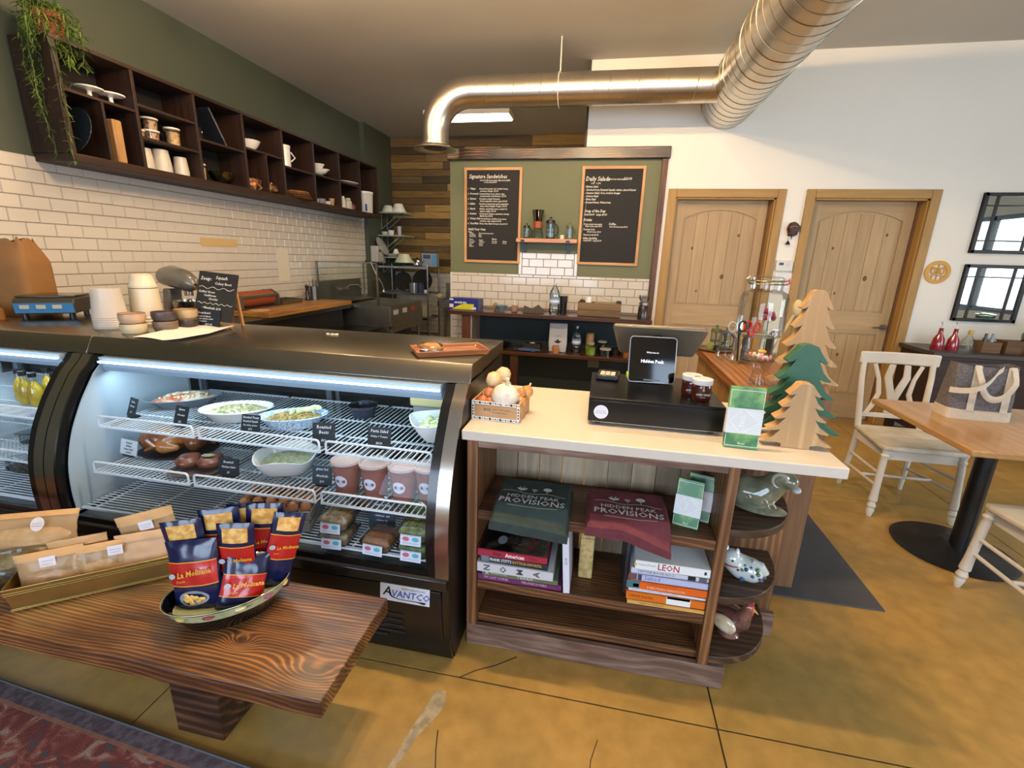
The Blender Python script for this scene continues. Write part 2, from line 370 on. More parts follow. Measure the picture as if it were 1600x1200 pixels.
# hairline cracks, a slightly sunk dark line in the slab
def ribbon(pts, w_, mat, name):
    mb = MB()
    for (a, b_) in zip(pts, pts[1:]):
        d = Vector((b_[0]-a[0], b_[1]-a[1], 0)).normalized(); n_ = Vector((-d.y, d.x, 0))*w_/2; a = Vector((a[0], a[1], .0004)); b_ = Vector((b_[0], b_[1], .0004)); mb.add([a-n_, b_-n_, b_+n_, a+n_], [(0, 1, 2, 3)])
    obj(name, mb, mat, floor, fixn=False, sharp=False)
CRK = M('#3d2f18', .8)
ribbon([(-.41, 1.304), (-.36, 1.345), (-.29, 1.385), (-.22, 1.44)], .005, CRK, 'crack')
ribbon([(.095, 1.18), (.075, 1.11), (.07, 1.03), (.05, .9)], .003, CRK, 'crack'); ribbon([(-.42, 1.10), (-.405, 1.04), (-.385, .98)], .004, CRK, 'crack')
pm = MB().add([(-.475, 1.235, .0005), (-.44, 1.24, .0005), (-.425, 1.18, .0005), (-.445, 1.13, .0005), (-.475, 1.07, .0005), (-.50, .98, .0005), (-.515, .93, .0005), (-.53, .95, .0005), (-.515, 1.03, .0005), (-.505, 1.10, .0005), (-.49, 1.16, .0005)], [tuple(range(11))]); obj('repair_patch', pm, two('#8a7d62', '#a8997a', 30, .5), floor, fixn=False, sharp=False)
ceiling = S('ceiling', MB().box(XL-.1, XR+.1, YF-.1, YK+.1, ZC, ZC+.12), CEIL)
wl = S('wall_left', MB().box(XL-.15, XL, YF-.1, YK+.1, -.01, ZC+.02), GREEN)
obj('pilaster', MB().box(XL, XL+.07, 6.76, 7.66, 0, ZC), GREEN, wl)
wr = S('wall_right', MB().box(XR, XR+.15, YF-.1, .95, -.01, ZC+.02).box(XR, XR+.15, 2.85, YB+.2, -.01, ZC+.02).box(XR, XR+.15, .95, 2.85, -.01, .97).box(XR, XR+.15, .95, 2.85, 2.27, ZC+.02), WALLW)
fr = MB()
for (p, q, r, t) in ((.95, 2.85, .97, 1.03), (.95, 2.85, 2.21, 2.27), (.95, 1.01, .97, 2.27), (2.79, 2.85, .97, 2.27), (1.87, 1.93, .97, 2.27)): fr.box(XR+.03, XR+.09, p, q, r, t)
wnd = S('window_3', fr, DARKM); obj('pane', MB().box(XR+.055, XR+.06, 1.01, 1.87, 1.03, 2.21), GLASS, wnd); obj('pane', MB().box(XR+.055, XR+.06, 1.93, 2.79, 1.03, 2.21), GLASS, wnd)
# front wall with two shop windows (behind the camera)
wf = MB(); ops = ((-2.8, -.2), (1.1, 4.1)); x = XL
for (a, b2) in ops:
    wf.box(x, a, YF-.12, YF, 0, ZC); wf.box(a, b2, YF-.12, YF, 0, .65); wf.box(a, b2, YF-.12, YF, 2.65, ZC); x = b2
wf.box(x, XR, YF-.12, YF, 0, ZC)
S('wall_front', wf, WALLW)
for i, (a, b2) in enumerate(ops):
    fr = MB()
    for (p, q, r, t) in ((a, b2, .65, .71), (a, b2, 2.59, 2.65), (a, a+.06, .65, 2.65), (b2-.06, b2, .65, 2.65), ((a+b2)/2-.03, (a+b2)/2+.03, .65, 2.65)):
        fr.box(p, q, YF-.08, YF-.02, r, t)
    wnd = S('window_%d' % (i+1), fr, DARKM)
    obj('pane', MB().box(a+.06, (a+b2)/2-.03, YF-.055, YF-.05, .71, 2.59), GLASS, wnd); obj('pane', MB().box((a+b2)/2+.03, b2-.06, YF-.055, YF-.05, .71, 2.59), GLASS, wnd)
# white wall with the doors
D1 = (.61, 1.52); D2 = (1.834, 2.775); DT = 2.12
wb = MB(); wb.box(-.28, .505, YB, YB+.15, 2.5, ZC); wb.box(.505, D1[0], YB, YB+.15, 0, ZC); wb.box(D1[0], D1[1], YB, YB+.15, DT, ZC)
wb.box(D1[1], D2[0], YB, YB+.15, 0, ZC); wb.box(D2[0], D2[1], YB, YB+.15, DT, ZC); wb.box(D2[1], XR, YB, YB+.15, 0, ZC)
S('wall_back', wb, WALLW)
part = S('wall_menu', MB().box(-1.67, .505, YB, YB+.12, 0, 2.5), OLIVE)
S('wall_kitchen_side', MB().box(-.28, -.16, YB+.15, YK, 0, ZC), WALLW)
S('trim_1', MB().box(-.295, -.275, YB-.005, YB+.15, 2.5, ZC), M('#3a2a1c', .6))
# ---- burnt pine header beam and right post
BURNT = figured('#2a1509', '#a8662a', 'X', 'Z', 240, 30, .4, (), .3, .42, 1.1, .15, '#160a04', (1.6, 6))
S('trim_2', MB().box(-1.69, .52, YB-.05, YB+.06, 2.455, 2.56), BURNT, bev=.006)
S('trim_3', MB().box(.452, .507, YB-.03, YB+.02, .0, 2.455), wood('#3a2010', '#6b4226', 'Z', .5), bev=.003)
# ---- pallet wood wall of the kitchen, every board its own
wk = S('wall_kitchen', MB().box(XL-.02, -.16, YK, YK+.12, 0, ZC), M('#2a1c10', .8))
PALL = [wood('#4c3817', '#80602c', 'X', .65, 1.3, .8, .3), wood('#392a13', '#5c4521', 'X', .65, 1.3, .8, .3), wood('#7a5e2c', '#a88648', 'X', .65, 1.3, .8, .25), wood('#5a4528', '#7d6440', 'X', .65, 1.3, .8, .25)]
z = 1.225; row = 0
while z < ZC-.02:
    h = .1075 if z < 3.1 else ZC-z
    x = XL+.0
    while x < -.3:
        L = random.uniform(.5, 1.35); x1 = min(-.285, x+L)
        if -.285-x1 < .25: x1 = -.285
        d = random.uniform(.016, .026)
        obj('plank', MB().box(x+.002, x1-.002, YK-d, YK, z+.003, z+h-.003), random.choice(PALL), wk); x = x1
    z += h; row += 1
# ---- subway tile
TILE = M('#cdc6ba', .12, noise=.05, nscale=1.5, name='glazed_tile', coat=.3)
def tile_mesh(w, h, d=.007):
    e = .0035; v = [(-w/2, 0, -h/2), (w/2, 0, -h/2), (w/2, 0, h/2), (-w/2, 0, h/2)]; v += [(p[0]*(1-2*e/w), -d, p[2]*(1-2*e/h)) for p in v]
    m = MB().add(v, [(4, 5, 6, 7), (0, 1, 5, 4), (1, 2, 6, 5), (2, 3, 7, 6), (3, 0, 4, 7)]); return m
def tile_field(parent, u0, u1, z0, z1, tw, th, place, rz, most=300, order=None, skip=None):
    full = new_mesh('tile', *[getattr(tile_mesh(tw-.003, th-.003), k) for k in 'vfs']); full.materials.append(TILE)
    spots = []; j = 0; z = z0
    while z < z1-.01:
        hh = min(th, z1-z); u = u0-(tw/2 if j % 2 else 0)
        while u < u1-.005:
            a, b3 = max(u, u0), min(u+tw, u1)
            if b3-a > .012 and not (skip and skip((a+b3)/2, z+hh/2)): spots.append(((a+b3)/2, z+hh/2, b3-a, hh))
            u += tw
        z += th; j += 1
    spots.sort(key=order or (lambda s: 0))
    rest = MB()
    for i, (u, zz, ww, hh) in enumerate(spots):
        isfull = abs(ww-tw) < 1e-4 and abs(hh-th) < 1e-4
        if i < most:
            if isfull: me = full
            else:
                t = tile_mesh(ww-.003, hh-.003); me = new_mesh('tile', t.v, t.f, t.s); me.materials.append(TILE)
            o = bpy.data.objects.new('tile', me); scene.collection.objects.link(o); o.parent = parent; o.location = place(u, zz); o.rotation_euler = (0, 0, rz)
        else: 
            t = tile_mesh(ww-.003, hh-.003).xf(RT(place(u, zz), rz)); rest.add(t.v, t.f)
    if rest.v: obj('tile', rest, TILE, parent, stuff=True, fixn=False, sharp=False)
GROUT = M('#82776a', .85)
grout = obj('grout_bed', MB().box(XL, XL+.002, 1.6, 6.755, 0, 2.035), GROUT, wl)
tile_field(wl, 1.6, 6.755, .895, 2.035, .1645, .0815, lambda u, z: (XL+.002, u, z), PI/2, 300, order=lambda s: (s[0] > 5.1 or s[0] < 2.2, s[0]), skip=None)
g2 = obj('grout_bed', MB().box(-1.67, .452, YB-.002, YB, 0, 1.335), GROUT, part)
obj('grout_bed', MB().box(-.89, -.31, YB-.002, YB, 1.335, 1.56), GROUT, part)
tile_field(part, -1.66, .452, .98, 1.335, .152, .0815, lambda u, z: (u, YB-.002, z), 0)
tile_field(part, -.875, -.325, 1.335, 1.56, .152, .0815, lambda u, z: (u, YB-.002, z), 0)
tile_field(part, -1.66, -1.50, .0, .98, .152, .0815, lambda u, z: (u, YB-.002, z), 0)
obj('tile_edge', MB().box(-.91, -.877, YB-.012, YB, 1.335, 1.56), TILE, part, bev=.003); obj('tile_edge', MB().box(-.322, -.29, YB-.012, YB, 1.335, 1.56), TILE, part, bev=.003)
obj('tile_edge', MB().box(-1.672, -1.655, YB-.012, YB+.13, 0, 1.335), TILE, part, bev=.003)
g3 = obj('grout_bed', MB().box(XL, -.3, YK-.003, YK, 0, 1.225), GROUT, wk)
tile_field(wk, XL+.07, -1.0, 0, 1.225, .152, .0815, lambda u, z: (u, YK-.003, z), 0, most=0)
# ---- doors
PINE = wood('#9f8259', '#b5996d', 'Z', .5, .8, .9, .06); PINEX = wood('#9f8259', '#b5996d', 'X', .5, .8, .9, .06); TRIMW = wood('#9a7336', '#b08a4a', 'Z', .5, .8, .8, .05); TRIMX = wood('#9a7336', '#b08a4a', 'X', .5, .8, .8, .05)
KNOT = M('#6b4526', .6)
def door(n, x0, x1, handle):
    yd = YB+.125; zt = DT-.02; W = x1-x0
    base = S('door_%d' % n, MB().box(x0+.004, x1-.004, yd, yd+.035, .008, zt), PINE)
    st = .115; a, b4 = x0+st, x1-st; zs = 1.93; rise = .085; zm1 = 1.085; zm0 = .88
    obj('stile', MB().box(x0+.004, a, yd-.014, yd, .008, zt), PINE, base); obj('stile', MB().box(b4, x1-.004, yd-.014, yd, .008, zt), PINE, base)
    R = ((b4-a)**2/4+rise**2)/(2*rise); cz = zs+rise-R; ang = math.asin((b4-a)/2/R)
    poly = [(a, zt), (a, zs)]+[((a+b4)/2-R*math.sin(ang-2*ang*i/14), cz+R*math.cos(ang-2*ang*i/14)) for i in range(15)]+[(b4, zt)]
    obj('rail', MB().prism(poly, 'XZ', yd-.014, yd), PINEX, base)
    obj('rail', MB().box(a, b4, yd-.014, yd, zm0, zm1), PINEX, base); obj('rail', MB().box(a, b4, yd-.014, yd, .008, .26), PINEX, base)
    for (lo, hi) in ((zm1, None), (.26, zm0)):
        k = 6; wpl = (b4-a-.036)/k
        for i in range(k):
            u0 = a+.018+i*wpl; u1 = u0+wpl-.003
            f = lambda u: (cz+math.sqrt(R*R-(u-(a+b4)/2)**2)-.018) if hi is None else hi-.018
            pts = [(u0, lo+.018), (u1, lo+.018)]+[(u1+(u0-u1)*t/3, f(u1+(u0-u1)*t/3)) for t in range(4)]
            obj('plank', MB().prism(pts, 'XZ', yd-.010, yd), PINE, base)
    for (kx, kz, kr) in ((.2, 1.62, .012), (.55, 1.35, .02), (.3, 1.2, .01), (.66, 1.75, .012), (.45, .6, .014)):
        obj('knot', MB().ball((x0+kx*W+.05*n, yd-.0095, kz+.03*n), (kr, .0025, kr*1.3), 10, 6), KNOT, base)
    if handle:
        h = MB().cyl((x1-.075, yd-.014, .955), (x1-.075, yd-.03, .955), .03, n=18).cyl((x1-.075, yd-.03, .955), (x1-.075, yd-.06, .955), .011, n=10)
        h.tube([(x1-.075, yd-.06, .955), (x1-.11, yd-.063, .955), (x1-.18, yd-.058, .95)], [.011, .009, .007], 8)
        obj('handle', h, M('#8d8678', .3, 1), base, label='brushed metal lever handle')
    t = .07; y0 = YB-.022
    jm = S('trim_%d' % (3+2*n), MB().box(x0-t, x0+.006, y0, YB, 0, DT+t), TRIMW, bev=.004); obj('side_casing', MB().box(x1-.006, x1+t, y0, YB, 0, DT+t), TRIMW, jm, bev=.004)
    obj('head_casing', MB().box(x0+.006, x1-.006, y0, YB, DT-.006, DT+t), TRIMX, jm, bev=.004)
    bars(jm, 'jamb', TRIMW, ((x0-.002, x0+.02, YB, YB+.15, 0, DT), (x1-.02, x1+.002, YB, YB+.15, 0, DT), (x0, x1, YB, YB+.15, DT-.02, DT+.002)))
    bars(jm, 'stop', M('#6b4a2a', .6), ((x0+.02, x0+.035, YB+.085, YB+.11, 0, DT-.02), (x1-.035, x1-.02, YB+.085, YB+.11, 0, DT-.02)))
door(1, *D1, False); door(2, *D2, True)

# ================================================================== SPIRAL DUCT
ALU = M('#d9d3c6', .30, 1, name='galvanised', noise=.12, nscale=5)
def seams(mb, p, q, r, pitch, lean, n=26):
    p = Vector(p); q = Vector(q); d = (q-p); L = d.length; d.normalize(); up = Vector((0, 0, 1)); a = d.cross(up).normalized(); b = a.cross(d)
    turns = L/pitch; N = int(turns*n)
    pts = [p+d*(L*i/N)+(a*math.cos(2*PI*i/n)+b*math.sin(2*PI*i/n))*(r+.0005) for i in range(N+1)]
    mb.tube(pts, .0028, 4)
big = T('spiral_duct', 'wide galvanised spiral duct running to the white wall above the doors', 'duct', (.968, 5.0, 2.93))
def loc(mb, o): return mb.xf(Matrix.Translation(-Vector(o)))
o0 = (.968, 5.0, 2.93)
obj('pipe', loc(MB().cyl((.968, -1.2, 2.93), (.968, 5.0, 2.93), .23, n=64), o0), ALU, big)
mb = MB(); seams(mb, (.968, -1.2, 2.93), (.968, 4.99, 2.93), .23, .115, 0, 40); obj('seam', loc(mb, o0), M('#8f8673', .35, 1), big)
pth = [(.80, 4.48, 2.91), (0, 4.50, 2.91), (-1.30, 4.47, 2.91)]
br = T('branch_duct', 'narrow galvanised duct with a round outlet turned down over the kitchen', 'duct', (-1.3, 4.47, 2.91))
c0 = Vector((-1.30, 4.47, 2.91)); ob = tuple(c0)
el = [c0+Vector((-.33*math.sin(t), -.02*math.sin(t), -.33*(1-math.cos(t)))) for t in [PI/2*i/14 for i in range(15)]]
obj('pipe', loc(MB().tube([(.80, 4.50, 2.91), (-1.30, 4.47, 2.91)], .127, 48), ob), ALU, br)
mb = MB(); seams(mb, (.78, 4.50, 2.91), (-1.30, 4.47, 2.91), .127, .115, 0, 30); obj('seam', loc(mb, ob), M('#d8cdb6', .3, 1), br)
obj('elbow', loc(MB().tube(el+[el[-1]+Vector((0, 0, -.10))], .125, 40, cap=False), ob), ALU, br)
e = el[-1]+Vector((0, 0, -.08))
obj('outlet', MB().lathe([(.128, 0), (.130, -.02), (.145, -.035), (.195, -.05), (.197, -.056), (.15, -.055), (.12, -.03), (.12, 0)], tuple(e-c0), 40), M('#c9c2b2', .35, 1), br)
obj('louvre', MB().lathe([(.118, -.03), (.10, -.045), (.09, -.035), (.07, -.048), (.06, -.036), (.04, -.05), (.03, -.036), (0.0, -.045)], tuple(e-c0), 32), M('#4a4c58', .5, .6), br)
hr = T('hanger_rod', 'thin white hanger rod holding the narrow duct from the ceiling', 'rod', (-.51, 4.487, 3.035))
obj('rod', MB().cyl((0, 0, 0), (0, 0, .275), .006, n=8), M('#d8d2c6', .4), hr); obj('strap', MB().tube([(.0, .135*math.cos(t), -.125+.135*math.sin(t)) for t in [2*PI*i/24 for i in range(24)]], .004, 6, closed=True), M('#d8d2c6', .4), hr)
# kitchen ceiling light
lt = T('ceiling_light', 'flat fluorescent ceiling light glowing over the kitchen', 'light', (-1.90, 6.47, ZC))
obj('housing', MB().box(-.57, .57, -.17, .17, -.06, 0), M('#d9d7cf', .5), lt, bev=.005)
obj('diffuser', MB().box(-.55, .55, -.15, .15, -.075, -.055), M('#fff3da', .5, emit=9), lt, bev=.01)
lamp('ceiling_light_glow', 'AREA', (-2.0, 6.45, ZC-.09), 14, (1, .9, .74), (-2.0, 6.45, 0), 1.3, .34)
# track with heads (over the top edge of the picture)
tr = T('track_light', 'black ceiling track with warm lamp heads over the counter', 'light', (-1.2, 2.97, ZC))
obj('track', MB().box(-1.7, 1.8, -.018, .018, -.03, 0), BLACK, tr)
tr2 = T('track_light', 'black ceiling track with lamp heads above the shop front side of the counter', 'light', (-.4, 1.61, ZC)); obj('track', MB().box(-1.2, .9, -.018, .018, -.03, 0), BLACK, tr2)

for (x, y, z, p) in TRACK:
    q = tr if y > 2.5 else tr2; obj('lamp_head', MB().lathe([(.03, .12), (.035, .1), (.055, .02), (.055, 0), (.05, .02), (.0, .06)], (x-q.location.x, y-q.location.y, -.18), 20), BLACK, q)

# ================================================================== DISPLAY CASES
def P(t, name, mb, mat, **k):
    if isinstance(mb, MB): mb.xf(Matrix.Rotation(-t.rotation_euler.z, 4, 'Z') @ Matrix.Translation(-Vector(t.location)))
    return obj(name, mb, mat, t, **k)
def at(t, m): return Matrix.Rotation(-t.rotation_euler.z, 4, 'Z') @ Matrix.Translation(-Vector(t.location)) @ m
GC = [(1.325, .40), (1.322, .52), (1.334, .64), (1.372, .765), (1.430, .88), (1.497, .98), (1.562, 1.05)]
def curve_pts(n=28):
    out = []
    for i in range(n+1):
        z = .40+(1.05-.40)*i/n
        # catmull style interpolation over the measured profile
        for j in range(len(GC)-1):
            if GC[j][1] <= z <= GC[j+1][1]+1e-9:
                p0 = GC[max(j-1, 0)]; p1 = GC[j]; p2 = GC[j+1]; p3 = GC[min(j+2, len(GC)-1)]; t = (z-p1[1])/(p2[1]-p1[1])
                y = .5*(2*p1[0]+(p2[0]-p0[0])*t+(2*p0[0]-5*p1[0]+4*p2[0]-p3[0])*t*t+(3*p1[0]-p0[0]-3*p2[0]+p3[0])*t**3)
                out.append((y, z)); break
    return out
CV = curve_pts()
def gy(z): return min(CV, key=lambda p: abs(p[1]-z))[0]
def strip(x0, x1, off0, off1, pts=CV):
    """curved band between x0 and x1 following the front profile"""
    pts = [(y, z) for y, z in pts]
    poly = [(y+off0, z) for y, z in pts]+[(y+off1, z) for y, z in reversed(pts)]
    return MB().prism(poly, 'YZ', x0, x1, True)
CASEBLK = M('#0b0b0c', .22, coat=.3); LINER = M('#b8c8d2', .35); WIRE = M('#dfe6ea', .35); STAIN = M('#9a9384', .27, 1, noise=.1, nscale=6, name='stainless'); STAINB = M('#b0aaa0', .2, 1, name='stainless_trim')
CASEGLASS = glass('#fbfdff', .10, base=.015)
def wire_shelf(t, x0, x1, y0, y1, z, rail=True):
    mb = MB(); n = max(2, int((x1-x0)/.0215))
    for i in range(n+1):
        x = x0+(x1-x0)*i/n; mb.bar((x, y0, z-.002), (x, y1, z-.002), .0032)
    for y in (y0, y0+.16, y0+.34, y1): mb.bar((x0, y, z-.005), (x1, y, z-.005), .007 if y in (y0, y1) else .005)
    s = P(t, 'wire_shelf', mb, WIRE, fixn=False)
    if rail:
        h = .042; r = .012; pts = [(x0+.004, y0+.05, z), (x0+.004, y0+.002, z+.004)]
        pts = [(x0+.004, y0, z)]+[(x0+.004+r-r*math.cos(a), y0, z+h-r+r*math.sin(a)) for a in (0, .5, 1.05, PI/2)]+[(x1-.004-r+r*math.sin(a), y0, z+h-r+r*math.cos(a)) for a in (0, .5, 1.05, PI/2)]+[(x1-.004, y0, z)]
        mb = MB().tube(pts, .0042, 6); P(t, 'rail', mb, WIRE).parent = s
    return s
def display_case(xr, W, label, segs):
    t = T('display_case', label, 'display case', (xr-W/2, 1.75, 0)); xl = xr-W
    # body
    P(t, 'base', MB().prism([(1.375, .0), (1.345, .12), (1.33, .25), (1.325, .40), (2.12, .40), (2.12, 0)], 'YZ', xl+.004, xr-.004), CASEBLK, bev=.004)
    P(t, 'kick_panel', MB().prism([(1.366, .03), (1.337, .13), (1.322, .25), (1.315, .345), (1.325, .345), (1.35, .12), (1.38, .03)], 'YZ', xl+.03, xr-.03), M('#101114', .3), bev=.003)
    P(t, 'lower_lip', MB().prism([(1.312, .352), (1.308, .395), (1.33, .405), (1.33, .352)], 'YZ', xl+.006, xr-.006), M('#14161a', .15, coat=.5), bev=.003)
    lv = MB()
    for i in range(9):
        for zz in (.12, .15, .18, .21): lv.box(xr-.26+i*.001, xr-.18, 1.325+(.2-zz)*.12, 1.34, zz, zz+.008) if i == 0 else None
    for zz in (.09, .115, .14, .165): lv.box(xr-.45, xr-.25, 1.33+(.165-zz)*.15, 1.35, zz, zz+.009)
    P(t, 'louvre', lv, M('#1c1d20', .4))
    sp = [(1.39, .0), (1.345, .12), (1.33, .25)]+[(y+.002, z) for y, z in CV]+[(2.13, 1.05), (2.13, 0)]
    for (a, b) in ((xl, xl+.006), (xr-.006, xr)): P(t, 'side_panel', MB().prism(sp, 'YZ', a, b), M('#1b1815', .35, .3))
    for (a, b) in ((xl, xl+.048), (xr-.048, xr)): P(t, 'curved_trim', strip(a, b, -.008, .006), STAINB)
    for (a, b) in ((xl+.048, xl+.083), (xr-.083, xr-.048)): P(t, 'glass_frame', strip(a, b, -.004, .008), CASEBLK)
    low = [p for p in CV if p[1] < .432]; P(t, 'glass_frame', strip(xl+.08, xr-.08, -.004, .008, low), CASEBLK)
    hi = [p for p in CV if p[1] > 1.03]; P(t, 'glass_frame', strip(xl+.048, xr-.048, -.004, .008, hi), CASEBLK)
    gl = MB(); pts = [(y+.002, z) for y, z in CV if .425 < z < 1.038]
    for i in range(len(pts)-1):
        gl.add([(xl+.08, pts[i][0], pts[i][1]), (xr-.08, pts[i][0], pts[i][1]), (xr-.08, pts[i+1][0], pts[i+1][1]), (xl+.08, pts[i+1][0], pts[i+1][1])], [(0, 1, 2, 3)], True)
    P(t, 'curved_glass', gl, CASEGLASS)
    P(t, 'worktop', MB().prism([(2.145, 1.118), (1.612, 1.118), (1.606, 1.115), (1.572, 1.050), (1.579, 1.045), (1.60, 1.062), (2.145, 1.062)], 'YZ', xl-.001, xr+.001), STAIN, bev=.002)
    # liner
    for (a, b) in ((xl+.084, xl+.09), (xr-.09, xr-.084)):
        P(t, 'liner', MB().prism([(y+.02, z) for y, z in CV if .42 < z]+[(2.08, 1.05), (2.08, .42)], 'YZ', a, b), LINER)
    P(t, 'liner', MB().box(xl+.09, xr-.09, 1.34, 2.08, .402, .41), M('#5e6468', .4))
    P(t, 'liner', MB().box(xl+.09, xr-.09, 1.585, 2.08, 1.045, 1.05), LINER)
    for k in range(2):
        a = xl+.09+k*(W-.18)/2
        P(t, 'rear_door', MB().box(a+.01, a+(W-.18)/2+.01*(1-k), 2.04+.02*k, 2.055+.02*k, .41, 1.045), M('#1b1e20', .12)).name = 'rear_door'
        fr = MB()
        for (p, q, r, s2) in ((a, a+.03, .41, 1.045), (a+(W-.18)/2-.03, a+(W-.18)/2, .41, 1.045), (a, a+(W-.18)/2, .41, .45), (a, a+(W-.18)/2, 1.0, 1.045)): fr.box(p, q, 2.03+.02*k, 2.06+.02*k, r, s2)
        P(t, 'door_frame', fr, M('#6d7275', .35, .6))
    P(t, 'light_housing', MB().prism([(1.537, 1.045), (1.552, .985), (1.60, .985), (1.60, 1.045)], 'YZ', xl+.1, xr-.1), M('#8fa3b2', .4))
    P(t, 'light_tube', MB().box(xl+.11, xr-.1, 1.524, 1.534, 1.024, 1.031), M('#cfe6ff', .4, emit=4))
    l = lamp('case_light_glow', 'AREA', ((xl+xr)/2, 1.57, .978), 2.7*W, (.62, .84, 1.0), ((xl+xr)/2, 1.72, .4), W-.25, .05)
    for (a, b) in segs:
        for (z, yf) in ((.785, gy(.785)+.045), (.605, gy(.605)+.05)):
            wire_shelf(t, xr+a, xr+b, yf, 2.0, z)
    rk = MB(); y = 1.365
    while y < 2.03: rk.bar((xl+.095, y, .44), (xr-.095, y, .44), .0035); y += .0175
    x = xl+.15
    while x < xr-.1: rk.bar((x, 1.36, .435), (x, 2.03, .435), .006); x += .235
    rk.bar((xl+.095, 1.36, .437), (xr-.095, 1.36, .437), .008)
    P(t, 'floor_rack', rk, WIRE, fixn=False)
    for sx in (xl+.1, xr-.1): P(t, 'support', MB().box(sx-.006, sx+.006, 1.95, 2.0, .41, 1.0), STEEL)
    rk = MB()
    for z in (.785, .605):
        for (a, b) in segs: rk.box(xr+a-.008, xr+a-.001, 1.48, 2.0, z-.03, z-.008)
    P(t, 'bracket', rk, STEEL)
    return t
case_main = display_case(-.455, 1.72, 'long curved-glass refrigerated display case under the blackboard sign, beside the white-topped counter', [(-1.545, -1.085), (-1.065, -.535), (-.515, -.095)])
case_side = display_case(-2.180, 1.25, 'curved-glass refrigerated display case at left edge, holding the yellow bottles', [(-1.14, -.63), (-.61, -.1)])
# maker's plate
sg = at(case_main, Matrix.Translation((-.619, 1.3135, .316)) @ Matrix.Rotation(math.radians(-6), 4, 'X') @ FACE)
plate = sheet(case_main, 'name_plate', M('#dfe3ea', .4), .190, .066, sg, .0015)
lettering(plate, M('#2f62b5', .5), [('VANTCO', -.052, -.014, .036, 'LEFT', .15, .0006, .98)], sg, lift=.002)
lettering(plate, M('#101418', .5), [('A', -.084, -.012, .05, 'LEFT', .2, .0008)], sg, lift=.002)
lettering(plate, M('#3a3f48', .5), [('REFRIGERATION', -.012, .017, .0115, 'LEFT', .0, 0, 1.05)], sg, lift=.002)
sw = MB(); pp = [(-.062, -.004), (-.05, -.018), (-.02, -.024), (.02, -.0235), (.05, -.024), (.072, -.029), (.08, -.026), (.082, -.021), (.07, -.0195), (.05, -.0205), (.02, -.0205), (-.02, -.0212), (-.045, -.0145), (-.058, -.002)]
sw.add([(x, y, .002) for x, y in pp], [tuple(range(len(pp)))]); sw.xf(sg); obj('swoosh', sw, M('#101418', .5), plate, sharp=False)

# ================================================================== WHITE-TOPPED COUNTER WITH SHELVES
CW = figured('#603c20', '#94643a', 'X', 'Y', 520, 42, .5, (), .1, .35, 1.25, .4, '#3f2614'); CWV = figured('#7a5230', '#9c6f44', 'Z', 'X', 260, 16, .5, (), .1, .4, 1.3, .35, '#5a3a20'); GREYW = figured('#765b4c', '#977d6d', 'X', 'Z', 120, 30, .6, (), 0, .3, 1.4, .5, '#5f473a', (2.2, 7))
BKW = wood('#7d6c56', '#b5a184', 'Z', .7, .8, .9, .22)
ct = T('counter', 'white-topped wooden shop counter with open shelves, beside the display case', 'counter', (.05, 1.75, 0))
WT = M('#d6cdbd', .32, noise=.04, nscale=40)
P(ct, 'countertop', MB().prism([(-.45, 1.455), (.775, 1.455), (.775, 2.09), (-.45, 2.09)], 'XY', .878, .915), WT, bev=.004)
P(ct, 'plinth', MB().box(-.432, .537, 1.463, 1.488, 0, .095), GREYW, bev=.004)
P(ct, 'plinth', MB().box(.512, .537, 1.488, 1.82, 0, .095).box(-.432, -.41, 1.488, 1.95, 0, .095), GREYW)
P(ct, 'side_panel', MB().box(-.432, -.392, 1.463, 1.95, .095, .878), CWV, bev=.003)
P(ct, 'side_panel', MB().box(.440, .474, 1.463, 1.95, .095, .878), CWV, bev=.003)
P(ct, 'top_rail', MB().box(-.392, .440, 1.465, 1.49, .852, .878), GREYW, bev=.002)
for (z0, z1) in ((.095, .130), (.262, .30), (.562, .602)):
    P(ct, 'shelf', MB().box(-.392, .440, 1.470 if z0 > .1 else 1.49, 1.765, z0, z1), CW, bev=.003)
x = -.392
for k in range(9):
    x1 = min(.44, x+.0935); P(ct, 'back_plank', MB().box(x+.0015, x1-.0015, 1.765+.002*(k % 3), 1.785, .13, .878), BKW); x = x1
# quarter-round end shelves and their rear board
P(ct, 'end_board', MB().box(.474, .785, 1.80, 1.825, .08, .878), CWV, bev=.003)
P(ct, 'end_foot', MB().box(.60, .80, 1.775, 1.80, 0, .11), GREYW, bev=.003)
for z in (.652, .388, .132):
    q = [(.474, 1.80)]+[(.474+.262*math.sin(a)**.9*1.0, 1.80-.33*math.cos(a)**.9) for a in [PI/2*i/16 for i in range(17)]]
    P(ct, 'end_shelf', MB().prism(q, 'XY', z-.03, z), figured('#45301f', '#6a4a34', 'X', 'Y', 200, 22, .5, (), .1, .4, 1.3, .4, '#32200f'), bev=.003)
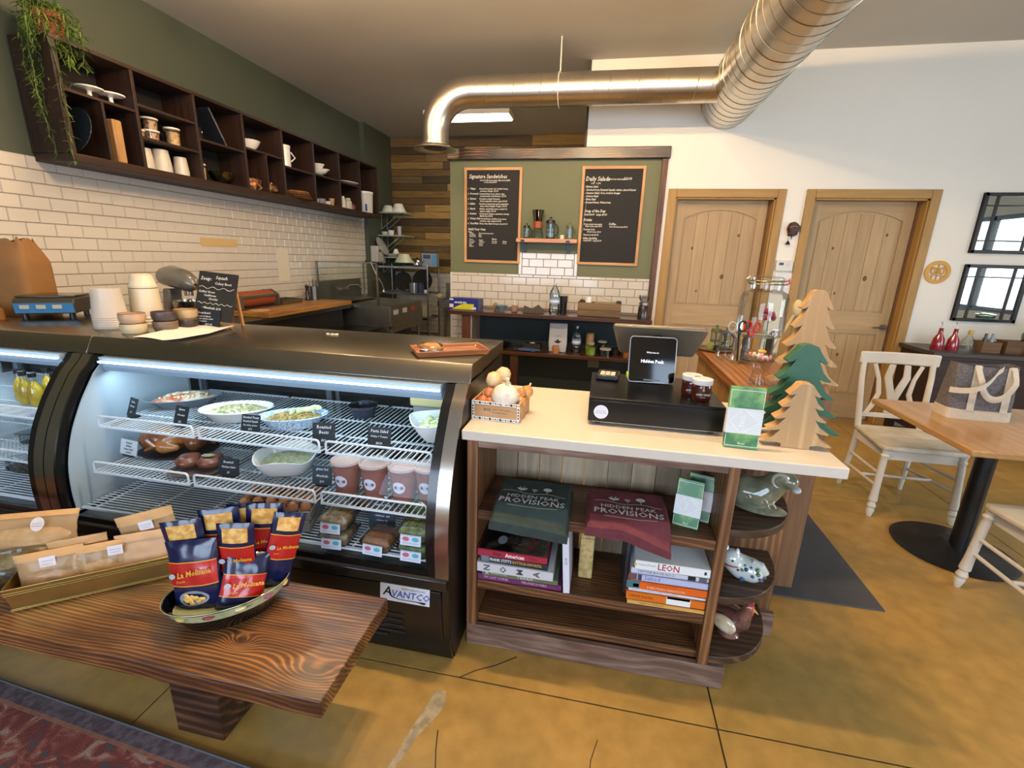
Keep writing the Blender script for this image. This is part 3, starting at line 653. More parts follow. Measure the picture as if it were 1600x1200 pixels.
# ---- cookbooks
def book(name, label, x0, x1, y0, y1, z0, z1, cover, rz=0, letters=(), spine='Y', group=None, page='#d9d2c0', extra=None):
    """lying book: spine towards -Y"""
    cx, cy = (x0+x1)/2, (y0+y1)/2; t = T(name, label, 'book', (cx, cy, z0), rz, group); w, d, h = x1-x0, y1-y0, z1-z0
    c = M(cover, .35); e = .0025
    obj('cover', MB().box(-w/2, w/2, -d/2, d/2, 0, e).box(-w/2, w/2, -d/2, d/2, h-e, h).box(-w/2, w/2, -d/2, -d/2+e, 0, h), c, t, bev=.0008)
    obj('pages', MB().box(-w/2+.004, w/2-.004, -d/2+e, d/2-.004, e, h-e), M(page, .8), t)
    m = Matrix.Translation((0, -d/2, h/2)) @ FACE
    for (col, its) in letters: lettering(t, M(col, .5), its, m)
    for ex in (extra or ()):
        nmx, col, ax, aw, ah = ex[:5]; sheet(t, nmx, M(col, .5), aw, ah, m @ Matrix.Translation((ax, ex[5] if len(ex) > 5 else 0, 0)), .0003)
    return t
book('cookbook', 'purple cookbook at the bottom of the left stack of books', -.390, -.068, 1.475, 1.70, .302, .328, '#6d2a62', .0, [('#d8b8d0', [('MY LAST SUPPER', -.135, -.004, .014, 'LEFT', 0, 0, .9), ('MELANIE DUNEA', .01, -.004, .014, 'LEFT', 0, 0, .9)])])
book('cookbook', 'green cookbook second from the bottom of the left stack', -.372, -.082, 1.468, 1.70, .329, .352, '#5f7050', .0, [('#e8eadc', [('TERRA', -.01, -.006, .019, 'LEFT', 0, 0, 1.1), ('A', -.132, -.007, .02), ('NORTHERN COOKING', -.11, -.003, .006)])])
book('cookbook', 'thick white cookbook with large grey letters in the left stack', -.388, -.100, 1.455, 1.70, .353, .393, '#c9c9cc', .0, [], extra=())
nb = Matrix.Translation((-.244, 1.4545, .373)) @ FACE
b = [o for o in scene.objects if o.name.startswith('cookbook') and o.get('label', '').startswith('thick white')][0]
mloc = Matrix.Translation((0, -.1226, .02)) @ FACE
for i, ch in enumerate('NOMA'):
    lettering(b, M('#57585c', .5), [(ch, 0, 0, .034, 'CENTER', 0, .001)], mloc @ Matrix.Translation((-.105+.063*i+.008, 0, 0)) @ Matrix.Rotation(PI/2, 4, 'Z') @ Matrix.Translation((0, -.002, 0)))
book('cookbook', 'dark cookbook with orange and white spine letters in the left stack', -.380, -.122, 1.462, 1.68, .394, .419, '#26333c', .0, [('#e6e6e2', [("FRANK STITT'S", -.09, -.006, .017, 'LEFT', 0, .0003, .74)]), ('#d99a35', [('BOTTEGA FAVORITA', -.003, -.006, .017, 'LEFT', 0, .0003, .68)])], extra=(('photo', '#6f7880', -.108, .03, .022),))
t = book('cookbook', 'red-spined cookbook with a dark photo cover on top of the left stack', -.387, -.125, 1.458, 1.72, .420, .449, '#a32c42', .0, [('#f2e8e6', [('American', -.025, -.008, .023, 'LEFT', 0, .0006, .8)]), ('#4a1420', [('New', -.073, -.006, .02, 'LEFT', 0, .0003, .8)]), ('#5b2350', [('Table', .062, -.006, .018, 'LEFT', 0, 0, .8)])])
ph = sheet(t, 'cover_photo', two('#14120f', '#57503f', 9, .25, lo=.45, hi=.62, c3='#8b8576', bump=0), .255, .255, Matrix.Translation((0, 0, .029)), .0008)
top = Matrix.Translation((0, 0, .030)) @ Matrix.Rotation(PI/2, 4, 'Z')
lettering(t, M('#17181b', .5), [('New', -.09, .02-.045, .042, 'LEFT', 0, .0006)], top); lettering(t, M('#9c2a38', .5), [('Amen', -.10, -.075, .042, 'LEFT', 0, .0006)], top); lettering(t, M('#2f3a60', .5), [('Ta', -.04, -.115, .042, 'LEFT', 0, .0006)], top)
for (px_, py_, r_) in ((-.06, .05, .035), (.06, .03, .045), (.075, -.03, .03)): sheet(t, 'mussel', M('#8d97a0', .4), r_*1.6, r_, top @ Matrix.Translation((px_, py_, -.0002)), .0003, n=18)
# upright books
t = T('cookbook', 'tall white-spined book standing beside the left stack', 'book', (-.048, 1.58, .302))
obj('cover', MB().box(-.012, .012, -.11, .11, 0, .235), M('#d6d9e2', .4), t, bev=.001).rotation_euler = (0, math.radians(-4), 0)
obj('pages', MB().box(-.009, .009, -.105, .108, .004, .231), M('#cfc6b2', .8), t).rotation_euler = (0, math.radians(-4), 0)
lettering(t, M('#6e5aa0', .5), [('RUST', .05, -.004, .012)], Matrix.Rotation(math.radians(-4), 4, 'Y') @ Matrix.Translation((0, -.1105, 0)) @ FACE @ Matrix.Translation((0, .2, 0)) @ Matrix.Rotation(-PI/2, 4, 'Z'))
t = T('cookbook', 'old cream cloth-bound book standing behind the left stack', 'book', (.015, 1.66, .302))
obj('cover', MB().box(-.027, .027, -.09, .09, 0, .225), two('#a9925a', '#c2ab72', 60, .7), t, bev=.006)
lettering(t, M('#4a3a1e', .6), [('European', 0, .19, .0115, 'CENTER'), ('Cook Book', 0, .175, .0115, 'CENTER'), ('———', 0, .16, .012, 'CENTER')], Matrix.Translation((0, -.0905, 0)) @ FACE)
# right stack
RS = [('slim yellow-edged book at the bottom of the right stack', .172, .448, .302, .318, '#d8a455', [('#7a3a20', [('THE BOOK OF SNACKS', -.09, -.003, .008)])], ()),
      ('orange cookbook with a white band in the right stack', .170, .452, .319, .352, '#d9701f', [('#5a2a10', [('CHINESE SNACKS', -.13, -.006, .015, 'LEFT', 0, 0, .75)])], (('band', '#e8ecea', .045, .082, .030), ('stripe', '#8e2c34', .045, .078, .008, .011))),
      ('thin white paperback between two orange books', .173, .452, .353, .368, '#d9dde6', [('#8a90a8', [('VEGETARIAN NEW COOKING CUISINE FOOD & GARDEN', -.13, -.003, .008, 'LEFT', 0, 0, .82)])], ()),
      ('orange cookbook with a picture on the spine, middle of the right stack', .174, .455, .369, .400, '#e0641c', [('#f2d8b0', [('DEBORAH MADISON', -.07, -.009, .012, 'LEFT', 0, 0, 1.15)]), ('#c24812', [('VEGETARIAN COOKING', -.07, .005, .008, 'LEFT', 0, 0, 1.2)])], (('picture', '#3f6f78', -.118, .045, .030), ('picture', '#cfd6d8', -.108, .02, .014, -.003))),
      ('pale lilac cookbook with photo strip in the right stack', .176, .458, .401, .427, '#b6bcdc', [('#6570a8', [('Salted', -.085, -.007, .024, 'LEFT', 0, 0, .95)])], (('photo', '#6a4a48', -.125, .03, .024), ('photo', '#3c4254', -.1, .014, .024))),
      ('pale grey cookbook with two black squares on its spine', .178, .463, .428, .450, '#c3c8d6', [('#4a5270', [('TARTINE BOOK NO 3', -.11, -.005, .0135, 'LEFT', 0, 0, .95)])], (('square', '#17181a', .075, .026, .019), ('square', '#5a5d62', .112, .026, .019))),
      ('white cookbook with large red letters on top of the right stack', .186, .468, .451, .486, '#e6ebe8', [('#b0303f', [('LEON', -.05, -.011, .034, 'LEFT', 0, .0006, .85)]), ('#7a7f88', [('Family & Friends', -.115, -.002, .011, 'LEFT', 0, 0, .8)])], (('sun', '#d9a940', -.125, .009, .009), ('mark', '#2a3040', .11, .008, .012)))]
for i, (lb, x0, x1, z0, z1, c, le, ex) in enumerate(RS):
    bk = book('cookbook', lb, x0-.003*(i % 2), min(x1, .438), 1.472+.003*(i % 3), 1.70, z0, z1, c, 0, le, extra=ex)
t = bk; 
lettering(t, M('#9c2a38', .5), [('L', -.12, .0, .05, 'LEFT', 0, .002)], Matrix.Translation((0, 0, .0352)))
t = T('cookbook', 'thin dark book standing behind the right stack', 'book', (.163, 1.62, .302)); obj('cover', MB().box(-.006, .006, -.1, .1, 0, .235), M('#2e343c', .4), t, bev=.001); obj('pages', MB().box(-.0045, .0045, -.098, .1015, .003, .232), M('#d0cabb', .8), t)
# ---- folded shirts
def shirt(label, x0, x1, yf, yb, z0, col, droop, seed):
    cx = (x0+x1)/2; t = T('folded_shirt', label, 'shirt', (cx, (yf+yb)/2, z0), 0, 'folded shirts on the counter shelf'); w = x1-x0; d = yb-yf; fab = two(col[0], col[1], 25, .9, bump=.15, lo=.3, hi=.7)
    for k in range(2):
        h = .022; zb = .003+k*.023
        def fn(u, v, k=k, zb=zb):
            x = (u-.5)*(w-.012*k); y = (v-.5)*d+(.0 if k else .006)
            zz = zb+h+.004*mn.noise(Vector((x*14, y*14, seed+k)))
            ed = min(u, 1-u)*w; ev = min(v, 1-v)*d; e = min(1, min(ed, ev)/.012); zz -= (1-e)**2*h*.5
            over = max(0, .10-v)/.10
            if yf+(v*d) < 1.475: zz -= droop(u)*min(1, (1.475-(yf+v*d))/.045)**1.2*(1 if k else .9)
            return (x, y, zz)
        obj('fold', MB().slab(fn, 30, 26, h*.92), fab, t)
    return t, w, d
def logo(t, w, d, s, col='#cfd3d2'):
    m = Matrix.Translation((0, -.03, .0535)); c = M(col, .8)
    lettering(t, c, [('HIDDEN PEAK', 0, .0, .027*s, 'CENTER', 0, .0002, 1.0), ('PROVISIONS', 0, -.036*s, .042*s, 'CENTER', 0, .0005, .92)], m, name='print', lift=.001)
    g = MB(); z = .0012
    def poly(pts): g.add([(x*s, y*s, z) for x, y in pts], [tuple(range(len(pts)))])
    def line(pts, wd):
        for (a, b) in zip(pts, pts[1:]):
            dx, dy = b[0]-a[0], b[1]-a[1]; L = math.hypot(dx, dy); nx, ny = -dy/L*wd/2, dx/L*wd/2
            poly([(a[0]-nx, a[1]-ny), (b[0]-nx, b[1]-ny), (b[0]+nx, b[1]+ny), (a[0]+nx, a[1]+ny)])
    line([(-.105+.021*i, .036+.006*math.sin(i*1.1)-.001*i*.5) for i in range(11)], .0022)
    line([(-.075, -.052), (-.02, -.055), (.03, -.056), (.085, -.05)], .002)
    line([(-.045, .04), (-.043, .062)], .002); poly([(-.043+.018*math.cos(a)*.98, .064+.016*math.sin(a)) for a in [PI*i/10-PI for i in range(11)]]); line([(-.052, .066), (-.05, .075)], .002); line([(-.04, .066), (-.036, .076)], .002)
    line([(0, .04), (0, .055)], .002); poly([(.0+.011*math.cos(a), .058+.005*math.sin(a)) for a in [PI*i/8 for i in range(9)]]); poly([(.0+.008*math.cos(a), .05+.004*math.sin(a)) for a in [PI*i/8 for i in range(9)]])
    line([(.042, .04), (.042, .062)], .002); poly([(.042+.015*math.cos(a), .068+.012*math.sin(a)) for a in [2*PI*i/16 for i in range(16)]])
    g.xf(m); obj('print', g, c, t, fixn=False, sharp=False)
t, w_, d_ = shirt('folded dark green shirt with white print on the shelf, left', -.335, -.055, 1.40, 1.665, .602, ('#2b3732', '#34423c'), lambda u: .03+.02*u, 2); logo(t, w_, d_, 1.12)
t, w_, d_ = shirt('folded maroon shirt with white print, one sleeve hanging over the shelf edge', .0, .292, 1.415, 1.665, .602, ('#5f2a30', '#6f343a'), lambda u: .012+.10*max(0, u-.45), 5); logo(t, w_, d_, 1.12)
for t_ in (t,): pass
# ---- chocolate boxes
def choc(loc, rz, s, label, lean=0):
    t = T('chocolate_box', label, 'box', loc, rz, None); w, d, h = .105*s, .018*s, .205*s
    R_ = Matrix.Rotation(lean, 4, 'X')
    obj('carton', MB().box(-w/2, w/2, 0, d, 0, h).xf(R_), two('#3c7a4e', '#7fae62', 12, .35, lo=.42, hi=.55, bump=0), t, bev=.001)
    obj('sleeve', MB().box(-w/2-.0015, w/2+.0015, -.0015, d+.0015, .05*s, .135*s).xf(R_), M('#d9dcdb', .5), t)
    g = MB()
    def line(a, b, wd=.0014):
        dx, dy = b[0]-a[0], b[1]-a[1]; L = math.hypot(dx, dy); nx, ny = -dy/L*wd/2, dx/L*wd/2
        g.add([(p[0]*s, -.0022, p[1]*s) for p in ((a[0]-nx, a[1]-ny), (b[0]-nx, b[1]-ny), (b[0]+nx, b[1]+ny), (a[0]+nx, a[1]+ny))], [(0, 1, 2, 3)])
    for k in range(4): line((-.0+.008*k, .128), (.05, .098-.0+.008*k)) if k < 3 else None; line((-.01+.01*k, .053), (.048, .09-.01*k))
    line((.0, .13), (.045, .092)); line((.045, .092), (.0, .054)); line((-.045, .092), (-.01, .13)); line((-.045, .092), (-.01, .054)); line((-.05, .195), (.05, .195)); line((.05, .195), (.05, .14)); line((-.05, .008), (.05, .008)); line((-.05, .008), (-.05, .045)); line((-.05, .195), (-.05, .14)); line((.05, .045), (.05, .008))
    g.xf(R_); obj('print', g, M('#f4f4f0', .4), t, fixn=False, sharp=False)
    mm = R_ @ FACE
    lettering(t, M('#f4f4f0', .4), [('TREE', 0, 0, .018*s, 'CENTER')], R_ @ Matrix.Translation((.0, -.0022, .092*s)) @ FACE @ Matrix.Rotation(PI/2, 4, 'Z'), name='print')
    lettering(t, M('#f4f4f0', .4), [('Ritual', 0, .014*s, .009*s, 'CENTER')], R_ @ Matrix.Translation((0, -.001, 0)) @ FACE, name='print')
    return t
choc((.482, 1.535, .917), math.radians(-3), 1.0, 'green chocolate box in a white sleeve standing on the white countertop', math.radians(-3))
choc((.345, 1.53, .604), math.radians(-16), .82, 'front green chocolate box in a white sleeve right of the maroon shirt', math.radians(-14))
choc((.392, 1.585, .604), math.radians(-16), .82, 'green chocolate box hidden behind another one on the counter shelf', math.radians(-14))
# ---- ceramic creatures on the end shelves
def body(t, name, mat, verts, edges, radii, sub=2):
    mb = MB()
    for a, b_ in edges:
        p, q = Vector(verts[a]), Vector(verts[b_]); n = max(2, int((q-p).length/.008))
        for i in range(n+1): f = i/n; mb.ball(p.lerp(q, f), radii[a]+(radii[b_]-radii[a])*f, 14, 10)
    o = obj(name, mb, mat, t, fixn=False, sharp=False)
    rm = o.modifiers.new('fuse', 'REMESH'); rm.mode = 'VOXEL'; rm.voxel_size = .0035; rm.use_smooth_shade = True
    sm = o.modifiers.new('smooth', 'SMOOTH'); sm.iterations = 8; sm.factor = .6
    return o
GLZ = two('#5f6653', '#7c7d66', 14, .12, coat=1, bump=0, lo=.4, hi=.6, c3='#4a5240')
t = T('ceramic_sheep', 'glazed grey-green ceramic ram with a curled horn on the top end shelf', 'figurine', (.60, 1.635, .6525), math.radians(-22))
body(t, 'body', GLZ, [(-.045, 0, .062), (.0, 0, .062), (.035, -.005, .10), (.06, -.012, .15), (.088, -.03, .145), (-.07, 0, .052)], [(0, 1), (1, 2), (2, 3), (3, 4), (0, 5)], [.060, .060, .044, .038, .026, .048])
obj('foot', MB().ball((0, 0, .012), (.098, .055, .014), 24, 8), GLZ, t)
for s in (-1, 1):
    pts = [(.055+.022*math.cos(a)*(1-.07*a/2), s*(.030+.004*a)-.015, .15+.024*math.sin(a)*(1-.07*a/2)) for a in [i*.45 for i in range(12)]]
    obj('horn', MB().tube(pts, [.010*(1-.06*i) for i in range(12)], 8), M('#8f9484', .15, coat=1), t)
    obj('eye', MB().ball((.088, s*.022-.027, .148), .0045, 8, 6), M('#16181a', .1), t)
obj('muzzle', MB().ball((.108, -.036, .124), (.016, .018, .012), 12, 8), M('#a3aaa4', .12, coat=1), t)
sp_ = [(.02, -.053, .06, .018), (-.03, -.052, .065, .014), (.045, -.045, .045, .02)]
for (a, b_, c, r) in sp_: obj('swirl', MB().tube([(a+r*.8*(1-.12*i)*math.cos(i*.7), b_-.002-.003*math.cos(i), c+r*.8*(1-.12*i)*math.sin(i*.7)) for i in range(8)], .003, 6), M('#b9a98a', .2, coat=1), t)
t = T('ceramic_cat', 'small white and blue flowered ceramic cat with a red collar on the middle end shelf', 'figurine', (.575, 1.60, .3885), math.radians(-25))
CB = M('#c5cfcb', .1, coat=1)
body(t, 'body', CB, [(.0, 0, .044), (.035, .0, .044), (-.03, -.010, .062), (-.034, -.022, .080)], [(0, 1), (0, 2), (2, 3)], [.046, .044, .038, .034])
obj('tail', MB().tube([(.06, .01, .03), (.075, .0, .055), (.06, -.01, .08), (.035, -.01, .085)], [.014, .016, .016, .01], 10), CB, t)
for s in (-1, 1): obj('ear', MB().lathe([(.011, 0), (.006, .014), (0, .022)], (-.036+s*.018, -.020, .104), 8), CB, t)
for s in (-1, 1): obj('eye', MB().ball((-.038+s*.014, -.054, .086), .004, 8, 6), M('#22324a', .2), t)
obj('collar', MB().tube([(-.032+.0385*math.cos(a), -.014+.0385*math.sin(a), .062) for a in [2*PI*i/20 for i in range(20)]], .003, 6, closed=True), M('#a33030', .3), t)
random.seed(3)
for k in range(26):
    a = random.uniform(PI, 2*PI); zz = random.uniform(.015, .075); rr = .0475*math.sqrt(max(.05, 1-((zz-.044)/.050)**2))
    cx = random.choice((0, .035)); obj('flower_spot', MB().ball((cx+rr*math.cos(a)*.96, rr*math.sin(a)*.96, zz), random.uniform(.004, .0075), 8, 5), M(random.choice(('#2f4470', '#44608c', '#5d7a50')), .2), t)
t = T('ceramic_rooster', 'red-headed ceramic rooster with a cream wing on the bottom end shelf', 'figurine', (.575, 1.61, .1325), math.radians(-40))
RB = two('#5a3a34', '#7a5248', 20, .15, coat=1, bump=0)
body(t, 'body', RB, [(0, 0, .055), (-.045, 0, .05), (-.075, .0, .075), (.035, 0, .075), (.05, 0, .12), (.052, 0, .15)], [(0, 1), (1, 2), (0, 3), (3, 4), (4, 5)], [.05, .04, .022, .036, .022, .02])
obj('foot', MB().lathe([(.04, 0), (.03, .012), (.02, .03)], n=16), RB, t)
for s in (-1, 1): obj('wing', MB().ball((-.005, s*.044, .06), (.048, .016, .034), 16, 10), two('#cbb793', '#e0d5ba', 30, .2, coat=1, bump=0), t)
obj('comb', MB().prism([(.03, .155), (.035, .185), (.045, .17), (.052, .195), (.06, .172), (.07, .185), (.072, .155)], 'XZ', -.005, .005), M('#b04440', .25), t, bev=.002)
obj('head', MB().ball((.056, 0, .152), (.02, .017, .018)), M('#a8504a', .2, coat=1), t); obj('beak', MB().cyl((.072, 0, .15), (.092, 0, .143), .007, .001, 8), M('#c9a24a', .3), t); obj('wattle', MB().ball((.07, 0, .132), (.006, .005, .012)), M('#b04440', .25), t)

# ================================================================== ON THE WHITE COUNTERTOP
ZW = .916
t = T('garlic_crate', 'small printed wooden crate of garlic and onions on the white countertop', 'crate', (-.352, 1.66, ZW), math.radians(-3))
CR = wood('#b08458', '#c79c70', 'X', .6, 2, .6, .03)
obj('crate_front', MB().box(-.092, .092, -.086, -.079, 0, .072), CR, t, bev=.001); obj('crate_back', MB().box(-.092, .092, .079, .086, 0, .072), CR, t); obj('crate_side', MB().box(-.092, -.085, -.079, .079, 0, .072), CR, t); obj('crate_side', MB().box(.085, .092, -.079, .079, 0, .072), CR, t); obj('crate_bottom', MB().box(-.085, .085, -.079, .079, 0, .006), CR, t)
m = Matrix.Translation((0, -.0862, .036)) @ FACE
g = MB()
for (a, b_, c, d) in ((-.092, .092, .024, .036), (-.092, .092, -.036, -.024), (-.092, -.082, -.024, .024), (.082, .092, -.024, .024)): g.box(a, b_, c, d, 0, .0006)
g.xf(m); obj('border', g, M('#e4e0d4', .6), t, sharp=False)
g = MB()
for i in range(9):
    for yy in (.030, -.030):
        cx = -.080+i*.020; r = .0046 if i % 2 else .003; g.add([(cx+r*math.cos(a), yy+r*math.sin(a), .001) for a in [2*PI*k/10 for k in range(10)]], [tuple(range(10))]); g.add([(cx+.005, yy-.001, .001), (cx+.014, yy+.003, .001), (cx+.015, yy+.001, .001), (cx+.006, yy-.003, .001)], [(0, 1, 2, 3)])
for i in range(4):
    for xx in (-.087, .087): g.add([(xx+.003*math.cos(a), -.017+i*.011+.004*math.sin(a), .001) for a in [2*PI*k/8 for k in range(8)]], [tuple(range(8))])
g.xf(m); obj('pattern', g, M('#23262b', .6), t, fixn=False, sharp=False)
lettering(t, M('#4a2f22', .7), [('BITE', -.045, .0, .014), ('UTAH SOURCED COMPANY', -.012, .006, .0055), ('Seriously Good', -.012, -.006, .009)], m, name='print', lift=.0006)
def bulb(c, r, label, col, tilt=(0, 0), grp=None, lobes=0, stem='#d8c49a', name='onion'):
    t = T(name, label, name, c, 0, grp)
    prof = [(0, -r*.9), (r*.55, -r*.82), (r*.92, -r*.35), (r, .05*r), (r*.82, r*.55), (r*.45, r*.88), (r*.16, r*1.1), (r*.12, r*1.45)]
    wob = (lambda a: 1+.07*abs(math.cos(a*lobes/2))) if lobes else None
    R_ = Matrix.Rotation(tilt[0], 4, 'X') @ Matrix.Rotation(tilt[1], 4, 'Y')
    obj('bulb', MB().lathe(prof[:-1], n=24, wob=wob).xf(R_), col, t)
    obj('neck', MB().lathe([(r*.2, r*1.0), (r*.13, r*1.3), (r*.15, r*1.55), (0, r*1.55)], n=10).xf(R_), M(stem, .8), t); return t
ONI = two('#b06a34', '#d39a5c', 9, .3, (1, 1, 1), lo=.4, hi=.6, bump=.05); SHAL = two('#a9562f', '#c98250', 9, .3, bump=.05); GAR = two('#d5c9b4', '#e9e0cf', 12, .5, lo=.4, hi=.6, c3='#bba2a0'); GARB = two('#c9a774', '#dcc296', 12, .5)
bulb((-.330, 1.618, ZW+.085), .050, 'large white garlic bulb at the front of the crate', GAR, (.25, .15), None, 9, '#d8cbaa', 'garlic')
for (x, y, z, r, lb) in ((-.262, 1.70, .085, .026, 'brown onion highest at the right corner of the crate'), (-.276, 1.640, .060, .024, 'brown onion at the right front of the crate'), (-.280, 1.668, .088, .02, 'small brown onion between the garlic and the right crate wall')): bulb((x, y, ZW+z), r, lb, ONI, (random.uniform(-1, 1), random.uniform(-1, 1)))
for (x, y, z, lb) in ((-.415, 1.612, .06, 'copper shallot at the left front corner of the crate'), (-.397, 1.645, .085, 'copper shallot heaped at the left side of the crate'), (-.385, 1.606, .058, 'pale shallot beside the large garlic')): bulb((x, y, ZW+z), .023, lb, SHAL, (random.uniform(-1, 1), random.uniform(-1, 1)), None, 0, '#c08a5a', 'shallot')
bulb((-.392, 1.685, ZW+.128), .031, 'tan garlic bulb leaning at the left top of the crate', GARB, (.5, 1.9), None, 7, '#cbb07a', 'garlic'); bulb((-.362, 1.72, ZW+.142), .031, 'tan garlic bulb at the very top of the crate', GARB, (-.3, 2.4), None, 7, '#cbb07a', 'garlic')
for (x, y, z) in ((-.30, 1.71, .06), (-.35, 1.70, .085), (-.41, 1.72, .06), (-.38, 1.67, .05), (-.31, 1.66, .035)): bulb((x, y, ZW+z), .027, 'tan garlic bulb buried inside the crate heap', GARB, (random.uniform(-1, 1), random.uniform(-1, 1)), 'garlic bulbs buried in the crate', 7, '#cbb07a', 'garlic')
# cash drawer
t = T('cash_drawer', 'black metal cash drawer with a round white sticker on the white countertop', 'cash drawer', (.215, 1.83, ZW), 0)
DRW = M('#0b0c0e', .28, .2, noise=.2, nscale=300)
obj('body', MB().box(-.236, .236, -.19, .21, .012, .104), DRW, t, bev=.003); obj('drawer_front', MB().box(-.232, .232, -.196, -.188, .016, .094), DRW, t, bev=.002); obj('base_plate', MB().box(-.222, .222, -.18, .2, .007, .013), STEEL, t)
for sx in (-.2, .2):
    for sy in (-.165, .17): obj('foot', MB().cyl((sx, sy, 0), (sx, sy, .012), .011, n=12), BLACK, t)
m = Matrix.Translation((-.190, -.1962, .052)) @ FACE
sheet(t, 'sticker', M('#dcdce4', .4), .052, .052, m, .0006, n=28); lettering(t, M('#6a6f78', .5), [('HIDDEN PEAK', 0, .002, .0052, 'CENTER'), ('PROVISIONS', 0, -.006, .007, 'CENTER'), ('· v ·', 0, .013, .006, 'CENTER')], m, name='print', lift=.0009)
ZD = ZW+.1045
t = T('card_reader', 'black card reader keypad lying at the left of the cash drawer', 'card reader', (.048, 1.955, ZD), math.radians(-6))
obj('body', MB().box(-.046, .046, -.06, .05, 0, .022), M('#15171c', .3), t, bev=.006); obj('screen', MB().box(-.03, .03, .02, .045, .021, .024), M('#2c3340', .1), t)
for i in range(3):
    for j in range(3): obj('key', MB().box(-.03+i*.021, -.012+i*.021, -.05+j*.02, -.036+j*.02, .021, .026), M('#d9cfa8', .5), t, bev=.001)
t = T('tablet', 'customer-facing tablet with a dark screen on the cash drawer', 'tablet', (.218, 1.90, ZD), math.radians(2))
R_ = Matrix.Rotation(math.radians(-14), 4, 'X')
def rrect(w, h, r, n=6):
    out = []
    for (cx, cy, a0) in ((w/2-r, h/2-r, 0), (-w/2+r, h/2-r, PI/2), (-w/2+r, -h/2+r, PI), (w/2-r, -h/2+r, 1.5*PI)): out += arc((cx, cy), r, a0, a0+PI/2, n)
    return out
obj('shell', MB().prism([(x, y+.098) for x, y in rrect(.188, .19, .016)], 'XZ', .0, .012).xf(R_), M('#8d9092', .3, .6), t, bev=.001)
obj('screen', MB().prism([(x, y+.098) for x, y in rrect(.180, .182, .012)], 'XZ', -.0015, .001).xf(R_), M('#020308', .06), t)
lettering(t, M('#e8ecf4', .4, emit=.9), [('Hidden Peak', 0, .085, .0185, 'CENTER', 0, .0006, .95)], R_ @ Matrix.Translation((0, -.0016, 0)) @ FACE, name='screen_text'); lettering(t, M('#d5d9e0', .4, emit=.6), [('Welcome to', 0, .124, .0095, 'CENTER', 0, .0003)], R_ @ Matrix.Translation((0, -.0016, 0)) @ FACE, name='screen_text')
obj('stand', MB().prism([(-.0, .0), (.06, .0), (.075, .012), (.05, .10), (.035, .11)], 'YZ', -.05, .05), M('#1a1b1d', .3), t, bev=.004)
obj('home_bar', MB().box(-.03, .035, -.0035, -.001, .012, .018).xf(R_), M('#55585c', .3), t); obj('tab', MB().box(-.098, -.09, .0, .03, .018, .04), M('#b6d048', .5), t, bev=.003)
t = T('monitor', 'large grey register screen seen from behind, above the cash drawer', 'monitor', (.245, 2.075, ZD-.104), math.radians(-2))
R_ = Matrix.Translation((0, 0, .19)) @ Matrix.Rotation(math.radians(24), 4, 'X')
obj('housing', MB().prism([(-.150, .0), (.150, .0), (.160, .012), (.198, .128), (.190, .142), (-.186, .142), (-.192, .130), (-.160, .012)], 'XZ', 0, .022).xf(R_), two('#6c6253', '#7d7362', 3, .35, bump=0, metal=.5), t, bev=.006)
obj('panel', MB().prism([(-.148, .01), (.148, .01), (.185, .132), (-.180, .132)], 'XZ', .021, .026).xf(R_), M('#08090b', .1), t)
obj('logo', MB().prism([(x, y+.092) for x, y in rrect(.036, .024, .007)], 'XZ', -.001, .001).xf(R_), M('#1c1a17', .4), t, bev=.0005); obj('stand', MB().box(-.03, .03, .03, .075, .0, .22), M('#1c1d1f', .3), t, bev=.004); obj('stand_foot', MB().box(-.08, .08, -.0, .085-.075+.07, 0, .012), M('#1c1d1f', .3), t, bev=.004)
def jam(x, y, lb):
    t = T('preserve_jar', lb, 'jar', (x, y, ZD)); obj('glass', MB().lathe([(.001, 0), (.031, .0), (.034, .006), (.034, .058), (.030, .064)], n=32), M('#4a1206', .08, coat=1), t); obj('lid', MB().lathe([(.0355, .060), (.0365, .064), (.0365, .078), (.034, .080), (0, .080)], n=32), M('#d9d9de', .25), t)
    obj('label', MB().lathe([(.0343, .014), (.0346, .014), (.0346, .05), (.0343, .05)], n=32), M('#3a0e08', .4), t)
    m = Matrix.Translation((0, -.0350, .028)) @ FACE; lettering(t, M('#e6e0d6', .5), [('CHILI CRISP', 0, -.004, .0095, 'CENTER', .15, .0002), ('SPICY HOT', 0, -.013, .004, 'CENTER')], m, name='print'); sheet(t, 'emblem', M('#c99a3a', .4), .009, .009, m @ Matrix.Translation((0, .016, 0)), .0008, n=14)
jam(.352, 1.775, 'red preserve jar with a white lid, rear of the pair on the cash drawer'); jam(.378, 1.722, 'red preserve jar with a white lid, front of the pair on the cash drawer')
# ---- wooden trees
def tree_poly(h, w, tiers, tipr=.12):
    L = [(.04*w, h), (.09*w, h*.985)]
    for i in range(tiers):
        z1 = h*(1-(i+1)/tiers*.94); H = h/tiers; ww = w*(.30+.70*(i+1)/tiers)/2; inn = ww*.56
        L += [(ww*.68, z1+H*.46), (ww*.88, z1+H*.22), (ww, z1+H*.07), (ww*.96, z1), (ww*.80, z1+H*.015), (inn*1.12, z1+H*.10)]
        if i < tiers-1: L += [(inn, z1+H*.17)]
    L += [(w*.20, h*.055), (w*.20, 0)]
    return L
def wtree(loc, rz, h, w, d, front, side, label, tiers=5):
    t = T('wooden_tree', label, 'ornament', loc, rz); R = tree_poly(h, w, tiers); poly = R+[(-x, z) for x, z in reversed(R)]
    mb = MB().prism(poly, 'XZ', 0, d); o = obj('tree', mb, side, t, bev=.0025); o.name = 'tree_body'
TW = wood('#b08a58', '#c9a473', 'Z', .5, 1, .6, .04); TS = figured('#b58f60', '#cfae7c', 'Z', 'X', 160, 10, .5, (), 0, .3, 1, .12)
